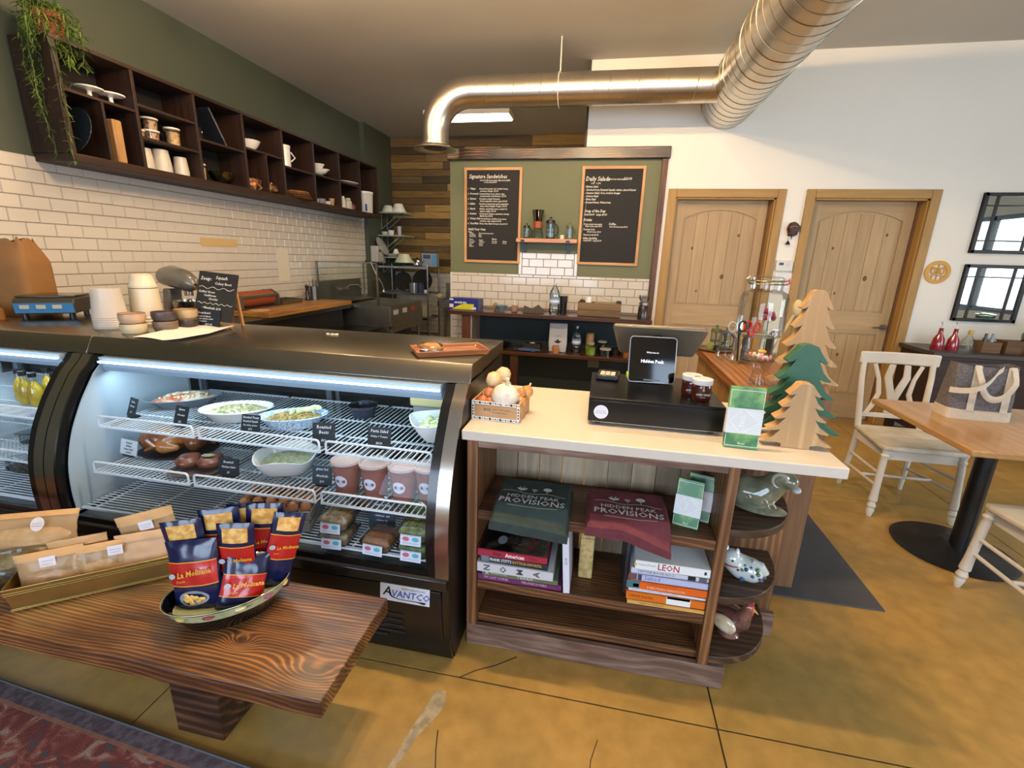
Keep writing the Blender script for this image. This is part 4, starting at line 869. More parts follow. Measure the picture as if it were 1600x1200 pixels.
wtree((.665, 1.585, ZW), math.radians(-3), .222, .215, .045, TW, TS, 'smallest pale wooden tree at the front of the white countertop')
wtree((.700, 1.70, ZW), math.radians(-3), .330, .285, .05, M('#27614a', .45, noise=.1), M('#2a5f42', .45, noise=.12), 'dark green painted wooden tree behind the smallest pale one')
# ================================================================== WOOD-TOPPED SIDE COUNTER
ZS = .99
sc = T('side_counter', 'wood-topped plank counter with a rounded end behind the white countertop', 'counter', (.84, 2.6, 0))
SW = figured('#94602e', '#bd8448', 'Y', 'X', 200, 14, .42, (), .2, .3, 1, .2, '#7a4a20')
x = .605
for k in range(4):
    x1 = x+.11; y0 = 2.10-.02*k*0; ys = [2.02, 2.02, 2.05, 2.13, 2.26]
    P(sc, 'top_board', MB().prism([(x+.001, ys[k]), (x1-.001, ys[k+1]), (x1-.001, 3.10), (x+.001, 3.10)], 'XY', ZS-.042, ZS), SW, bev=.002); x = x1
y = 2.12
for k in range(8): P(sc, 'side_plank', MB().box(.63, .648, y+.001, y+.118, .0, ZS-.042), wood('#7a5a34', '#a88450', 'Z', .65, 1, .8, .25)); y += .12
P(sc, 'side_panel', MB().box(.648, 1.00, 2.12, 2.14, .0, ZS-.042).box(.985, 1.0, 2.14, 3.08, 0, ZS-.042).box(.648, 1.0, 3.06, 3.08, 0, ZS-.042), wood('#6a4a30', '#8a6644', 'Z', .6, 1, .7))
wtree((.870, 2.12, ZS+.001), math.radians(-4), .42, .27, .05, TW, figured('#b08a58', '#c9a878', 'Z', 'X', 160, 10, .5, (), 0, .3, 1, .12), 'tallest pale wooden tree standing on the side counter end')
# candy dish
CLR = glass('#f7fbfa', .12, base=.03)
t = T('candy_dish', 'footed clear glass dish of wrapped candies on the side counter', 'dish', (.700, 2.16, ZS))
obj('bowl', MB().lathe([(.032, 0), (.036, .004), (.027, .04), (.024, .07), (.03, .092), (.055, .113), (.068, .145), (.066, .145), (.050, .116), (.02, .096), (0, .094)], n=32), CLR, t)
random.seed(11)
for k in range(24):
    a = random.uniform(0, 2*PI); r = random.uniform(0, .05); c = random.choice(('#e8a0b8', '#f0c8b0', '#d8b0e0', '#e6e0d0', '#dd8f60')); cz = ZS+.112+r*.28+random.uniform(0, .012)
    q = T('candy', 'small pastel wrapped candy in the footed glass dish', 'candy', (.700+r*math.cos(a), 2.16+r*math.sin(a), cz), random.uniform(0, PI), 'wrapped candies in the glass dish')
    obj('wrapper', MB().ball((0, 0, 0), (.009, .007, .006), 8, 6).lathe([(.001, .008), (.005, .016)], n=6).xf(Matrix.Rotation(PI/2, 4, 'Y')), M(c, .3), q)
tt = T('candy', 'golden orange wrapped candy on top of the dish', 'candy', (.705, 2.17, ZS+.146)); obj('wrapper', MB().ball((0, 0, 0), (.018, .012, .009), 10, 6), M('#d9982c', .25), tt)
# jars
def gjar(x, y, r, h, lb, name='glass_jar', z=ZS, mat=None, cat='jar'):
    t = T(name, lb, cat, (x, y, z)); obj('glass', MB().lathe([(0, .004), (r*.9, .004), (r, .015), (r, h*.8), (r*.86, h*.88), (r*.86, h)], n=28), mat or CLR, t)
    obj('rim', MB().tube([(r*.84*math.cos(a), r*.84*math.sin(a), h) for a in [2*PI*i/28 for i in range(28)]], .003, 6, closed=True), mat or CLR, t); return t
gjar(.690, 2.70, .048, .155, 'clear empty glass jar left of the scissors on the side counter')
gjar(.745, 2.62, .046, .150, 'glass jar holding scissors and pens on the side counter')
def scissors(x, y, z, rz, c, lb, lean):
    t = T('scissors', lb, 'scissors', (x, y, z), rz); R_ = Matrix.Rotation(lean, 4, 'Y')
    for s in (-1, 1):
        obj('handle', MB().tube([(s*.027+.019*math.cos(a), 0, .185+.026*math.sin(a)) for a in [2*PI*i/20 for i in range(20)]], .0052, 8, closed=True).tube([(s*.018, 0, .162), (s*.004, 0, .13)], .006, 8).xf(R_), M(c if s > 0 else ('#a8a49c' if c == '#16181c' else c), .35), t)
        obj('blade', MB().prism([(s*.009, .135), (-s*.003, .135), (-s*.004, .01)], 'XZ', -.001+.001*s, .001+.001*s).xf(R_), STEEL, t)
scissors(.728, 2.60, ZS+.014, .1, '#16181c', 'black-handled scissors standing in the glass jar', -.13); scissors(.762, 2.61, ZS+.014, .4, '#b3241f', 'red-handled scissors standing in the glass jar', .12)
for (dx, dy, ln, c, lb) in ((.0, .01, .19, '#d8a43a', 'yellow pencil standing in the scissors jar'), (-.012, -.012, .17, '#22262e', 'black pen standing in the scissors jar'), (.016, .02, .18, '#33415a', 'dark blue pen standing in the scissors jar')):
    t = T('pen', lb, 'pen', (.742+dx, 2.615+dy, ZS+.014)); obj('barrel', MB().cyl((0, 0, 0), (dx*1.4, dy, ln), .0045, n=8), M(c, .4), t); obj('tip', MB().cyl((dx*1.4, dy, ln), (dx*1.45, dy, ln+.012), .0045, .001, 8), BLACK, t)
t = T('wooden_spoon', 'pale wooden spoon leaning behind the drink dispenser', 'spoon', (.995, 2.78, ZS+.004)); obj('handle', MB().cyl((-.06, 0, 0.0), (.04, .02, .25), .007, n=8), M('#cdb37e', .6), t); obj('bowl', MB().ball((.052, .022, .29), (.024, .012, .045), 12, 8), M('#cdb37e', .6), t)
t = T('drink_dispenser', 'large clear glass drink dispenser with a wire-clamped lid on the side counter', 'dispenser', (.868, 2.78, ZS))
obj('stand', MB().lathe([(.095, 0), (.10, .006), (.094, .012), (.094, .018)], n=32).box(-.07, -.06, -.05, .05, .015, .13).box(.06, .07, -.05, .05, .015, .13), M('#3b3a34', .4), t)
obj('jar', MB().lathe([(0, .13), (.10, .13), (.118, .14), (.122, .16), (.122, .335), (.112, .365), (.085, .38), (.08, .385), (.08, .425)], n=48), glass('#f4f8f6', .2, base=.04), t)
obj('lid', MB().lathe([(.084, .425), (.087, .432), (.087, .445), (.07, .455), (.03, .458), (.0, .458)], n=36), CLR, t)
obj('clamp', MB().tube([(.089*math.cos(a), .089*math.sin(a), .415) for a in [2*PI*i/32 for i in range(32)]], .003, 6, closed=True).tube([(.089*math.cos(a), .089*math.sin(a), .432) for a in [2*PI*i/32 for i in range(32)]], .0025, 6, closed=True).tube([(-.09, 0, .415), (-.105, 0, .44), (-.09, 0, .455)], .003, 6), M('#a59a7c', .3, 1), t)
obj('gasket', MB().tube([(.086, -.02, .43), (.1, -.02, .445), (.105, -.015, .42), (.09, -.01, .415)], .006, 6), M('#c05560', .5), t)
obj('tap', MB().cyl((0.03, -.12, .165), (0.03, -.155, .165), .012, n=12).cyl((.03, -.15, .15), (.03, -.15, .185), .009, n=10).box(.015, .045, -.156, -.148, .185, .192), STEEL, t); obj('emboss', MB().tube([(.0+.03*math.cos(a), -.120+abs(math.cos(a))*.003, .255+.035*math.sin(a)) for a in [2*PI*i/24 for i in range(24)]], .003, 6, closed=True), CLR, t)
for (x, y, lb) in ((.955, 2.93, 'red flower bunch seen through the drink dispenser'),):
    t = T('flower_bunch', lb, 'flowers', (x, y, ZS)); obj('vase', MB().lathe([(.02, 0), (.03, .03), (.022, .09), (.016, .15), (.014, .15), (.019, .09), (.026, .03), (0, .01)], n=20), CLR, t); obj('stem', MB().cyl((0, 0, .02), (.0, 0, .22), .003, n=6), M('#4f6b3a', .6), t)
    for k in range(5): obj('bloom', MB().ball((.025*math.cos(k*1.3), .02*math.sin(k*1.3), .22+.018*(k % 3)), .017, 10, 6, wob=.3, seed=k), M('#a83646', .7), t)
# tea tray at the far end
t = T('tea_tray', 'round tray with cups at the far end of the side counter, before the left door', 'tray', (.70, 2.98, ZS)); obj('tray', MB().lathe([(0, .002), (.10, .002), (.108, .012), (.105, .012), (.098, .006), (0, .006)], n=36), M('#5a4a38', .4), t)
def cup(x, y, z, r, h, c, lb, handle=False, name='cup'):
    t = T(name, lb, 'cup', (x, y, z)); obj('cup', MB().lathe([(0, 0), (r*.75, 0), (r, h*.4), (r, h), (r*.88, h), (r*.86, h*.3), (0, h*.12)], n=20), M(c, .3), t).name = 'cup_body'
    if handle: obj('handle', MB().tube([(r*.95+.012*math.sin(a), 0, h*.55-.3*h*math.cos(a)) for a in [PI*i/8 for i in range(9)]], .003, 6), M(c, .3), t)
    return t
cup(.665, 2.96, ZS+.0065, .024, .038, '#8f9a55', 'olive green cup on the round tea tray'); cup(.70, 2.95, ZS+.0065, .02, .03, '#33271c', 'small dark cup on the round tea tray')
def press(x, y, z, r, h, c, lb, hd=True, plunger=True):
    t = T('french_press', lb, 'coffee maker', (x, y, z)); obj('beaker', MB().lathe([(0, .003), (r, .003), (r, h*.72), (r*.94, h*.72), (r*.94, .01), (0, .008)], n=24), CLR, t)
    obj('lid', MB().lathe([(r*1.05, h*.70), (r*1.08, h*.74), (r*.9, h*.84), (r*.2, h*.87), (0, h*.87)], n=24), M(c, .3), t)
    obj('base', MB().lathe([(0, 0), (r*1.06, 0), (r*1.06, h*.07), (r*1.0, h*.07), (0, h*.06)], n=24), M(c, .3), t)
    if plunger: obj('plunger', MB().cyl((0, 0, h*.1), (0, 0, h*.94), .0035, n=8).lathe([(0, h*.92), (r*.3, h*.93), (r*.3, h*.97), (0, h)], n=12).cyl((0, 0, h*.3), (0, 0, h*.33), r*.9, n=20), M(c, .35), t)
    if hd: obj('handle', MB().tube([(r*.98+r*.75*math.sin(a), 0, h*.40-.26*h*math.cos(a)) for a in [PI*i/10 for i in range(11)]], .006, 8), M(c, .3), t)
    return t
press(.705, 3.03, ZS+.0065, .032, .145, '#545a38', 'french press with an olive lid on the tea tray'); press(.755, 2.99, ZS+.0065, .028, .14, '#3e4a50', 'french press with a slate grey lid on the tea tray')

# ================================================================== FOOD IN THE CASE
Z1, Z2, Z3 = .786, .606, .443
def heap(rx, ry, h, seed, n=26, base=0):
    mb = MB()
    def fn(u, v):
        a = 2*PI*u; r = v; x = rx*r*math.cos(a); y = ry*r*math.sin(a); return (x, y, base+h*(1-r*r)+.006*mn.noise(Vector((x*60, y*60, seed)))*(1-r**4)+.004*mn.noise(Vector((x*160, y*160, seed))))
    return mb.grid(fn, n, 8)
def dish(x, y, z, rx, ry, h, rz, lb, mat, food, fh, seed, cat='dish', group=None, spots=None, bits=None, name='serving_dish'):
    t = T(name, lb, cat, (x, y, z), rz); k = ry/rx
    obj('dish', MB().lathe([(0, 0), (rx*.62, 0), (rx*.70, .004), (rx*.95, h*.85), (rx*1.06, h), (rx*1.04, h+.003), (rx*.92, h*.86), (rx*.66, .008), (0, .008)], n=40, sy=k), mat, t)
    if food: obj('food', heap(rx*.86, ry*.86, fh, seed, 40, h*.72), food, t)
    if bits:
        random.seed(seed); mb = MB()
        for i in range(bits[1]):
            a = random.uniform(0, 2*PI); r = math.sqrt(random.random())*.8; xx = rx*.8*r*math.cos(a); yy = ry*.8*r*math.sin(a); zz = h*.74+fh*(1-r*r)
            q = bits[2]; mb.ball((xx, yy, zz+.002), (q*random.uniform(.7, 1.6), q*.8, q*.6), 6, 4, Matrix.Rotation(random.uniform(0, 3), 3, 'Z'))
        o = obj('food_bits', mb, bits[0], t, stuff=True, fixn=False)
    return t
GRAIN = two('#a59a76', '#cbbf98', 90, .7, lo=.35, hi=.65, c3='#7d7f52'); RICE = two('#6f5a30', '#a98c52', 80, .7, lo=.4, hi=.6, c3='#8d9a4e'); PASTA = two('#c3c48a', '#e0dcae', 60, .6, c3='#8d9d58')
dish(-1.885, 1.735, Z1, .150, .085, .045, math.radians(38), 'long grey oval dish of red and white baked pasta, back left of the top shelf', M('#707a82', .25, coat=.5), two('#b5552e', '#d9b996', 14, .6, lo=.42, hi=.55, c3='#e6dcc2'), .03, 1, bits=(M('#ddd0b0', .6), 70, .007))
dish(-1.525, 1.645, Z1, .140, .092, .052, math.radians(24), 'white oval dish of pale grain salad on the top shelf', CERAM, GRAIN, .02, 2, bits=(two('#b9ac80', '#8c8f55', 30), 130, .005))
t = dish(-1.240, 1.630, Z1, .132, .082, .052, math.radians(26), 'blue and white patterned dish of rice salad with pear slices on the top shelf', two('#8fb0d6', '#dde8f2', 120, .2, lo=.45, hi=.55, bump=0, coat=.5), RICE, .022, 3, bits=(two('#8a6a34', '#b59a58', 40), 150, .005))
for (a, x, y) in ((.3, .06, .015), (.9, .03, .005), (-.2, .085, .03), (1.3, .0, -.01)):
    obj('pear_slice', MB().ball((x, y, .068), (.026, .006, .013), 12, 8, Matrix.Rotation(a, 3, 'Z')), M('#cdd89a', .4), t)
t = T('deli_tub', 'round clear tub of dark sauce at the back of the top shelf', 'tub', (-1.03, 1.83, Z1)); obj('tub', MB().lathe([(0, 0), (.048, 0), (.058, .045), (.062, .047), (.058, .05)], n=30), M('#2a2c3e', .15), t); obj('lid', MB().lathe([(.063, .046), (.064, .054), (.058, .055), (.056, .051), (0, .051)], n=30), glass('#cfe0ee', .35, .1, base=.25), t)
t = T('yellow_tub', 'shallow pale yellow tub high at the right back of the top shelf', 'tub', (-.72, 1.93, Z1)); obj('stand', MB().box(-.09, .09, -.05, .05, 0, .05), M('#8f959a', .3), t); obj('tub', MB().box(-.105, .105, -.06, .06, .051, .10), M('#d8c98c', .4), t, bev=.012)
t = T('salad_bowl', 'deep white square bowl of pasta salad, right end of the top shelf', 'bowl', (-.62, 1.665, Z1), math.radians(28))
def sq(r, n=32, e=4): return [(r*abs(math.cos(a))**(2/e)*(1 if math.cos(a) > 0 else -1), r*abs(math.sin(a))**(2/e)*(1 if math.sin(a) > 0 else -1)) for a in [2*PI*i/n for i in range(n)]]
def sqbowl(prof, mat, t, name='bowl', e=4, wave=0):
    mb = MB(); n = 40; v = []; f = []
    for j, (r, z) in enumerate(prof):
        for i, (x, y) in enumerate(sq(r, n, e)): v.append((x, y, z+(wave*math.cos(4*2*PI*i/n)*z/.075 if wave else 0)))
    for j in range(len(prof)-1):
        for i in range(n): f.append((j*n+i, j*n+(i+1) % n, (j+1)*n+(i+1) % n, (j+1)*n+i))
    mb.add(v, f, True); mb.add(v[:n], [tuple(range(n))]); mb.add(v[-n:], [tuple(range(n))]); return obj(name, mb, mat, t)
sqbowl([(.05, 0), (.08, .04), (.105, .085), (.100, .085), (.076, .042), (.05, .01)], CERAM, t)
obj('food', heap(.07, .07, .02, 9, 30, .05), PASTA, t); mb = MB(); random.seed(5)
for i in range(40):
    a = random.uniform(0, 2*PI); r = .065*math.sqrt(random.random()); mb.ball((r*math.cos(a), r*math.sin(a), .072), (.013, .006, .006), 6, 4, Matrix.Rotation(random.uniform(0, 3), 3, 'Z'))
obj('food_bits', mb, M('#c8cc94', .5), t, stuff=True, fixn=False)
def sign(x, y, z, rz, w, h, lines, lb, lean=-.25, col='#1a2026', ink='#dfe4e6', foot=True):
    t = T('price_sign', lb, 'sign', (x, y, z), rz); R_ = Matrix.Translation((0, 0, .006)) @ Matrix.Rotation(lean, 4, 'X')
    obj('board', MB().box(-w/2, w/2, 0, .003, 0, h).xf(R_), M(col, .6), t)
    if foot: obj('foot', MB().box(-w*.3, w*.3, -.004, .03, 0, .006), M('#14181c', .6), t)
    lettering(t, M(ink, .8, emit=0), [(s, 0, h*yy, sz, 'CENTER', .12, .0003, .95) for s, yy, sz in lines], R_ @ FACE, name='chalk_writing', lift=.0008)
    return t
sign(-1.965, 1.535, Z1, math.radians(-18), .064, .080, [('Chicken', .75, .010), ('Parmesan', .52, .010), ('$14', .2, .010)], 'small tilted chalk sign at far left of the top shelf', -.35)
sign(-1.680, 1.50, Z1, math.radians(-8), .072, .080, [('Quinoa', .78, .012), ('Citrus Salad', .5, .009), ('$12', .15, .011)], 'small chalk sign before the grain dish, left on the top shelf', -.35)
sign(-1.36, 1.515, Z1, math.radians(2), .082, .068, [('Smoked Trout', .78, .0125), ('Roasted Squash', .56, .011), ('Pig. raisins, greens', .34, .009), ('$14', .1, .011)], 'chalk sign reading Smoked Trout Roasted Squash on the top shelf', -.3)
sign(-1.005, 1.475, Z1, math.radians(8), .088, .082, [('Roasted', .74, .018), ('Beets', .5, .018), ('$10', .14, .013)], 'chalk sign reading Roasted Beets, taller than its neighbours', -.2)
sign(-.790, 1.50, Z1, math.radians(3), .092, .078, [('Pasta Salad', .74, .0165), ('Pickles + Tomato', .5, .010), ('$8.50', .16, .012)], 'chalk sign reading Pasta Salad at right of the top shelf', -.2)
# middle shelf
t = sign(-2.005, 1.525, Z2, math.radians(-8), .105, .066, [('Roasted', .74, .012), ('Chicken', .53, .012), ('Lemon, Herb', .32, .011), ('$15.00', .1, .011)], 'white paper card at the left of the middle shelf', -.25, '#cfd3d6', '#333a44')
t = T('roast_tray', 'dark roasting tray under the roast chickens on the middle shelf', 'tray', (-1.835, 1.62, Z2), math.radians(20)); obj('tray', MB().lathe([(0, .002), (.15, .002), (.165, .014), (.160, .014), (.146, .006), (0, .006)], n=40, sy=.66), M('#33261d', .4), t)
CHK = two('#6b3616', '#a8662c', 9, .28, lo=.38, hi=.6, c3='#c9974f', coat=.4)
for (x, y, s, rz, lb) in ((-1.895, 1.595, 1.22, .3, 'whole roast chicken at the left of the tray, darker'), (-1.765, 1.650, 1.12, 2.2, 'smaller paler roast chicken at the right of the tray')):
    t = T('roast_chicken', lb, 'chicken', (x, y, Z2+.0075), rz)
    body(t, 'carcass', CHK, [(0, 0, .05*s), (.045*s, 0, .042*s), (-.04*s, 0, .045*s), (.03*s, .04*s, .035*s), (.075*s, .045*s, .03*s), (.03*s, -.04*s, .035*s), (.075*s, -.045*s, .03*s)], [(0, 1), (0, 2), (1, 3), (3, 4), (1, 5), (5, 6)], [.048*s, .038*s, .034*s, .026*s, .011*s, .026*s, .011*s])
    for q in (-1, 1): obj('wing', MB().tube([(-.02*s, q*.046*s, .055*s), (.01*s, q*.058*s, .04*s), (-.02*s, q*.060*s, .028*s)], [.014*s, .012*s, .007*s], 8), CHK, t)
t = T('meat_tray', 'grey dish holding two glazed meat loaves on the middle shelf', 'tray', (-1.60, 1.495, Z2), math.radians(15)); sqbowl([(.085, 0), (.095, .012), (.10, .016), (.094, .015), (.084, .006)], M('#6b5a50', .4), t, 'tray', 4)
for (x, y, rz, lb) in ((-1.645, 1.485, .35, 'left glazed meat loaf on the grey dish'), (-1.558, 1.505, .2, 'right glazed meat loaf topped with a herb leaf')):
    t = T('meat_loaf', lb, 'meat', (x, y, Z2+.0165), rz); obj('loaf', MB().ball((0, 0, .024), (.045, .058, .026), 18, 12, wob=.15, seed=x), two('#5f3020', '#84503a', 20, .35, coat=.2), t)
    if x > -1.6: obj('herb_leaf', MB().ball((.0, -.01, .052), (.026, .018, .003), 12, 5, wob=.6, seed=4), two('#7f8a68', '#b7b694', 30, .7), t)
sign(-1.440, 1.462, Z2, math.radians(3), .092, .072, [('Roasted', .72, .014), ('Chicken Salad', .45, .0115), ('$9', .14, .011)], 'chalk sign reading Roasted Chicken Salad on the middle shelf', -.2)
t = T('salad_bowl', 'large wavy white bowl of chopped salad on the middle shelf', 'bowl', (-1.245, 1.575, Z2), math.radians(20)); t.scale = (1.08, 1.08, 1.08); sqbowl([(.06, 0), (.09, .02), (.115, .075), (.110, .075), (.085, .024), (.05, .008)], CERAM, t, 'bowl', 2.6, .008)
obj('food', heap(.095, .095, .02, 12, 30, .045), two('#9aa070', '#c6c6a2', 50, .7, c3='#6c7c48'), t)
sign(-1.035, 1.485, Z2, math.radians(2), .082, .075, [('grass fed', .78, .015), ('-Meatballs', .42, .0135), ('$10', .12, .013)], 'chalk sign reading grass fed Meatballs beside the sauce tubs', -.2, '#36444c')
SAUCE = two('#7a2e1a', '#9a4426', 6, .2, bump=0, lo=.35, hi=.65)
tub0 = None
for i, (x, y) in enumerate(((-.915, 1.475), (-.800, 1.478), (-.685, 1.481), (-.590, 1.50))):
    lb = ['tub of red sauce nearest the meatballs sign', 'second tub of red sauce from the meatballs sign', 'third tub of red sauce, its orange lid showing sauce', 'tub of red sauce at the right end, partly behind the frame'][i]
    if tub0 is None:
        t = T('sauce_tub', lb, 'tub', (x, y, Z2), 0, 'tubs of red sauce on the middle shelf')
        obj('tub', MB().lathe([(0, 0), (.040, 0), (.043, .004), (.052, .112)], n=36), SAUCE, t); obj('wall', MB().lathe([(.0405, 0), (.0435, .004), (.0535, .130)], n=36), frost('#e0c8c0', .16, .15), t)
        obj('lid', MB().lathe([(.0545, .126), (.0575, .128), (.0575, .137), (.052, .138), (.050, .134), (0, .134)], n=36), frost('#e6d8d4', .5, .2), t)
        mt = Matrix.Translation((0, -.0495, .062)) @ Matrix.Rotation(-.09, 4, 'X') @ FACE
        lb2 = MB(); n = 18
        for rr in (1,):
            pts = []
            for k in range(n):
                a = 2*PI*k/n; xx = .024*math.cos(a); zz = .064+.024*math.sin(a); R2 = .0435+(zz-.004)*(.01/.126)+.0008; pts.append((xx, -math.sqrt(R2*R2-xx*xx), zz))
            lb2.add(pts+[(0, -.0492, .064)], [(k, (k+1) % n, n) for k in range(n)], True)
        obj('sticker', lb2, M('#d5d9e6', .5), t, fixn=False, sharp=False)
        lettering(t, M('#5f6f8c', .5), [('HIDDEN PEAK', 0, .002, .0055, 'CENTER'), ('PROVISIONS', 0, -.006, .0062, 'CENTER')], Matrix.Translation((0, -.0505, .064)) @ FACE, name='print'); tub0 = t
    else: dup(tub0, (x, y, Z2), 0, lb)
# bottom rack
def carton(x, y, z, rz, lb, eggs=True):
    t = T('egg_carton', lb, 'egg carton', (x, y, z), rz); c = M('#8d8578', .8, noise=.15)
    obj('tray', MB().box(-.15, .15, -.105, .105, 0, .012).box(-.15, .15, -.105, -.1, .0, .034).box(-.15, .15, .1, .105, .0, .034).box(-.15, -.145, -.1, .1, .0, .034).box(.145, .15, -.1, .1, .0, .034), c, t, bev=.004)
    cup_ = MB()
    for i in range(6):
        for j in range(4): cup_.lathe([(.014, .012), (.02, .022), (.024, .034), (.022, .034), (.018, .022)], (-.122+i*.049, -.074+j*.049, 0), 8)
    obj('cups', cup_, c, t)
    if not eggs: obj('cover', MB().box(-.148, .148, -.103, .103, .034, .046), c, t, bev=.004)
    return t
carton(-1.225, 1.47, Z3, math.radians(16), 'closed grey egg carton under the open one on the floor rack', False); carton(-1.225, 1.475, Z3+.047, math.radians(18), 'open grey egg carton full of brown eggs')
EGG = M('#a86f48', .45, noise=.08, nscale=40); egg0 = None; R18 = Matrix.Rotation(math.radians(18), 4, 'Z')
for j in range(4):
    for i in range(6):
        p = R18 @ Vector((-.122+i*.049, -.074+j*.049, 0)); L = (-1.225+p.x, 1.475+p.y, Z3+.047+.016)
        if egg0 is None: egg0 = T('egg', 'brown egg in the open egg carton', 'egg', L, 0, 'brown eggs in the open carton'); obj('shell', MB().lathe([(0, 0), (.012, .003), (.020, .014), (.0215, .023), (.018, .036), (.010, .046), (0, .05)], n=16), EGG, egg0)
        else: dup(egg0, L)
def clam(x, y, z, rz, lb, food):
    t = T('salad_box', lb, 'box', (x, y, z), rz); gm = glass('#eef4ee', .35, .03, base=.08)
    sqbowl([(.048, 0), (.055, .02), (.062, .038), (.066, .040), (.060, .046), (.050, .060), (.044, .062)], gm, t, 'clamshell', 5); sqbowl([(.045, .002), (.053, .02), (.058, .036), (.05, .048), (.03, .053)], food, t, 'salad', 5)
    m = Matrix.Translation((0, -.0665, .022)) @ Matrix.Rotation(-.18, 4, 'X') @ FACE; sheet(t, 'label', M('#d6dbe8', .5), .078, .040, m, .0006)
    for (xx, c) in ((-.018, '#c9606a'), (.018, '#58b0b4')): sheet(t, 'label_mark', M(c, .5), .026, .016, m @ Matrix.Translation((xx, .004, 0)), .0012, n=16)
    lettering(t, M('#4a6a8a', .5), [('HIDDEN PEAK PROVISIONS', 0, -.013, .0048, 'CENTER')], m, name='print', lift=.001)
GRN = two('#4f6636', '#8a9a66', 40, .7, c3='#b9b890'); MIX = two('#8a6a50', '#b5a088', 40, .7, c3='#6a7a48')
clam(-.915, 1.400, Z3, .05, 'lower salad box of the left stack on the floor rack', MIX); clam(-.915, 1.403, Z3+.0625, .03, 'upper salad box of the left stack on the floor rack', MIX)
clam(-.745, 1.400, Z3, -.05, 'single salad box under the rolls sign', M('#a8765a', .6, noise=.3)); clam(-.600, 1.398, Z3, 0, 'lower green salad box of the right stack', GRN); clam(-.600, 1.402, Z3+.0625, 0, 'upper green salad box of the right stack', GRN)
sign(-.785, 1.482, Z3+.0, 0, .110, .125, [('Summer Rolls', .80, .0135), ('- Rustic Mix', .60, .0095), ('- Sunflower   $10', .45, .0095), ('- Summer Mix', .30, .0095), ('- Roasted Ham', .13, .0095)], 'chalk sign listing summer rolls above the single salad box', -.12, '#2a3848').location.z = Z3
t = T('greens_bag', 'clear bag of leafy greens at the right back of the floor rack', 'bag', (-.64, 1.62, Z3)); obj('bag', MB().ball((0, 0, .065), (.10, .08, .065), 24, 14, wob=.3, seed=3), glass('#eaf4ea', .3, .1, base=.08), t); obj('leaves', MB().ball((0, 0, .062), (.09, .07, .055), 30, 18, wob=.5, seed=8), two('#46603a', '#7d9360', 25, .7), t)
t = T('wrapped_parcel', 'clear wrapped parcel of baked goods at the back of the floor rack', 'parcel', (-.90, 1.64, Z3), .2); obj('bag', MB().ball((0, 0, .05), (.11, .07, .05), 20, 12, wob=.3, seed=5), glass('#e8ecee', .35, .1, base=.1), t); obj('roll', MB().ball((0, 0, .045), (.09, .055, .04), 18, 10, wob=.3, seed=6), two('#7d6a52', '#a8957a', 15, .7), t)
# ---- left case: juice bottles, wrapped food
JU = two('#b58c14', '#d9b52e', 12, .25, bump=0, coat=.5)
jb = [(-2.640, 1.60, 'yellow juice bottle at the left edge, half out of the picture'), (-2.575, 1.575, 'second yellow juice bottle from the left edge, front row'), (-2.560, 1.66, 'yellow juice bottle standing in the back row between two others'), (-2.505, 1.565, 'yellow juice bottle with a white side label, front row'), (-2.455, 1.64, 'yellow juice bottle at the right, rear'), (-2.430, 1.60, 'yellow juice bottle farthest right, nearest the case trim')]
b0 = None
for x, y, lb in jb:
    if b0 is None:
        b0 = T('juice_bottle', lb, 'bottle', (x, y, Z1), 0, 'yellow juice bottles in the left case'); obj('juice', MB().lathe([(0, 0), (.024, 0), (.027, .006), (.027, .065), (.022, .085), (.013, .102), (.011, .112)], n=24), JU, b0)
        obj('neck', MB().lathe([(.0245, 0), (.028, .006), (.028, .066), (.023, .087), (.0135, .106), (.012, .14)], n=24), CLR, b0); obj('cap', MB().lathe([(.0145, .132), (.0150, .134), (.0150, .152), (0, .154)], n=20), BLACK, b0)
    else: dup(b0, (x, y, Z1), 0, lb)
t = T('lidded_box', 'clear lidded plastic box on the middle shelf of the left case', 'box', (-2.50, 1.60, Z2), .2); obj('box', MB().box(-.10, .10, -.08, .08, 0, .05), glass('#dfe6ea', .3, .1, base=.15), t, bev=.01); obj('lid', MB().box(-.105, .105, -.085, .085, .05, .056), glass('#f0f5f8', .4, .15, base=.3), t)
t = T('bread_bag', 'clear bag of dark bread on the floor rack of the left case', 'bag', (-2.53, 1.55, Z3), .3); obj('bag', MB().ball((0, 0, .065), (.15, .09, .06), 26, 14, wob=.3, seed=2), glass('#e6eaf2', .5, .05, base=.12), t); obj('bread', MB().ball((0, 0, .06), (.13, .075, .05), 20, 12, wob=.3, seed=9), two('#3a332c', '#6a5a46', 12, .7), t)

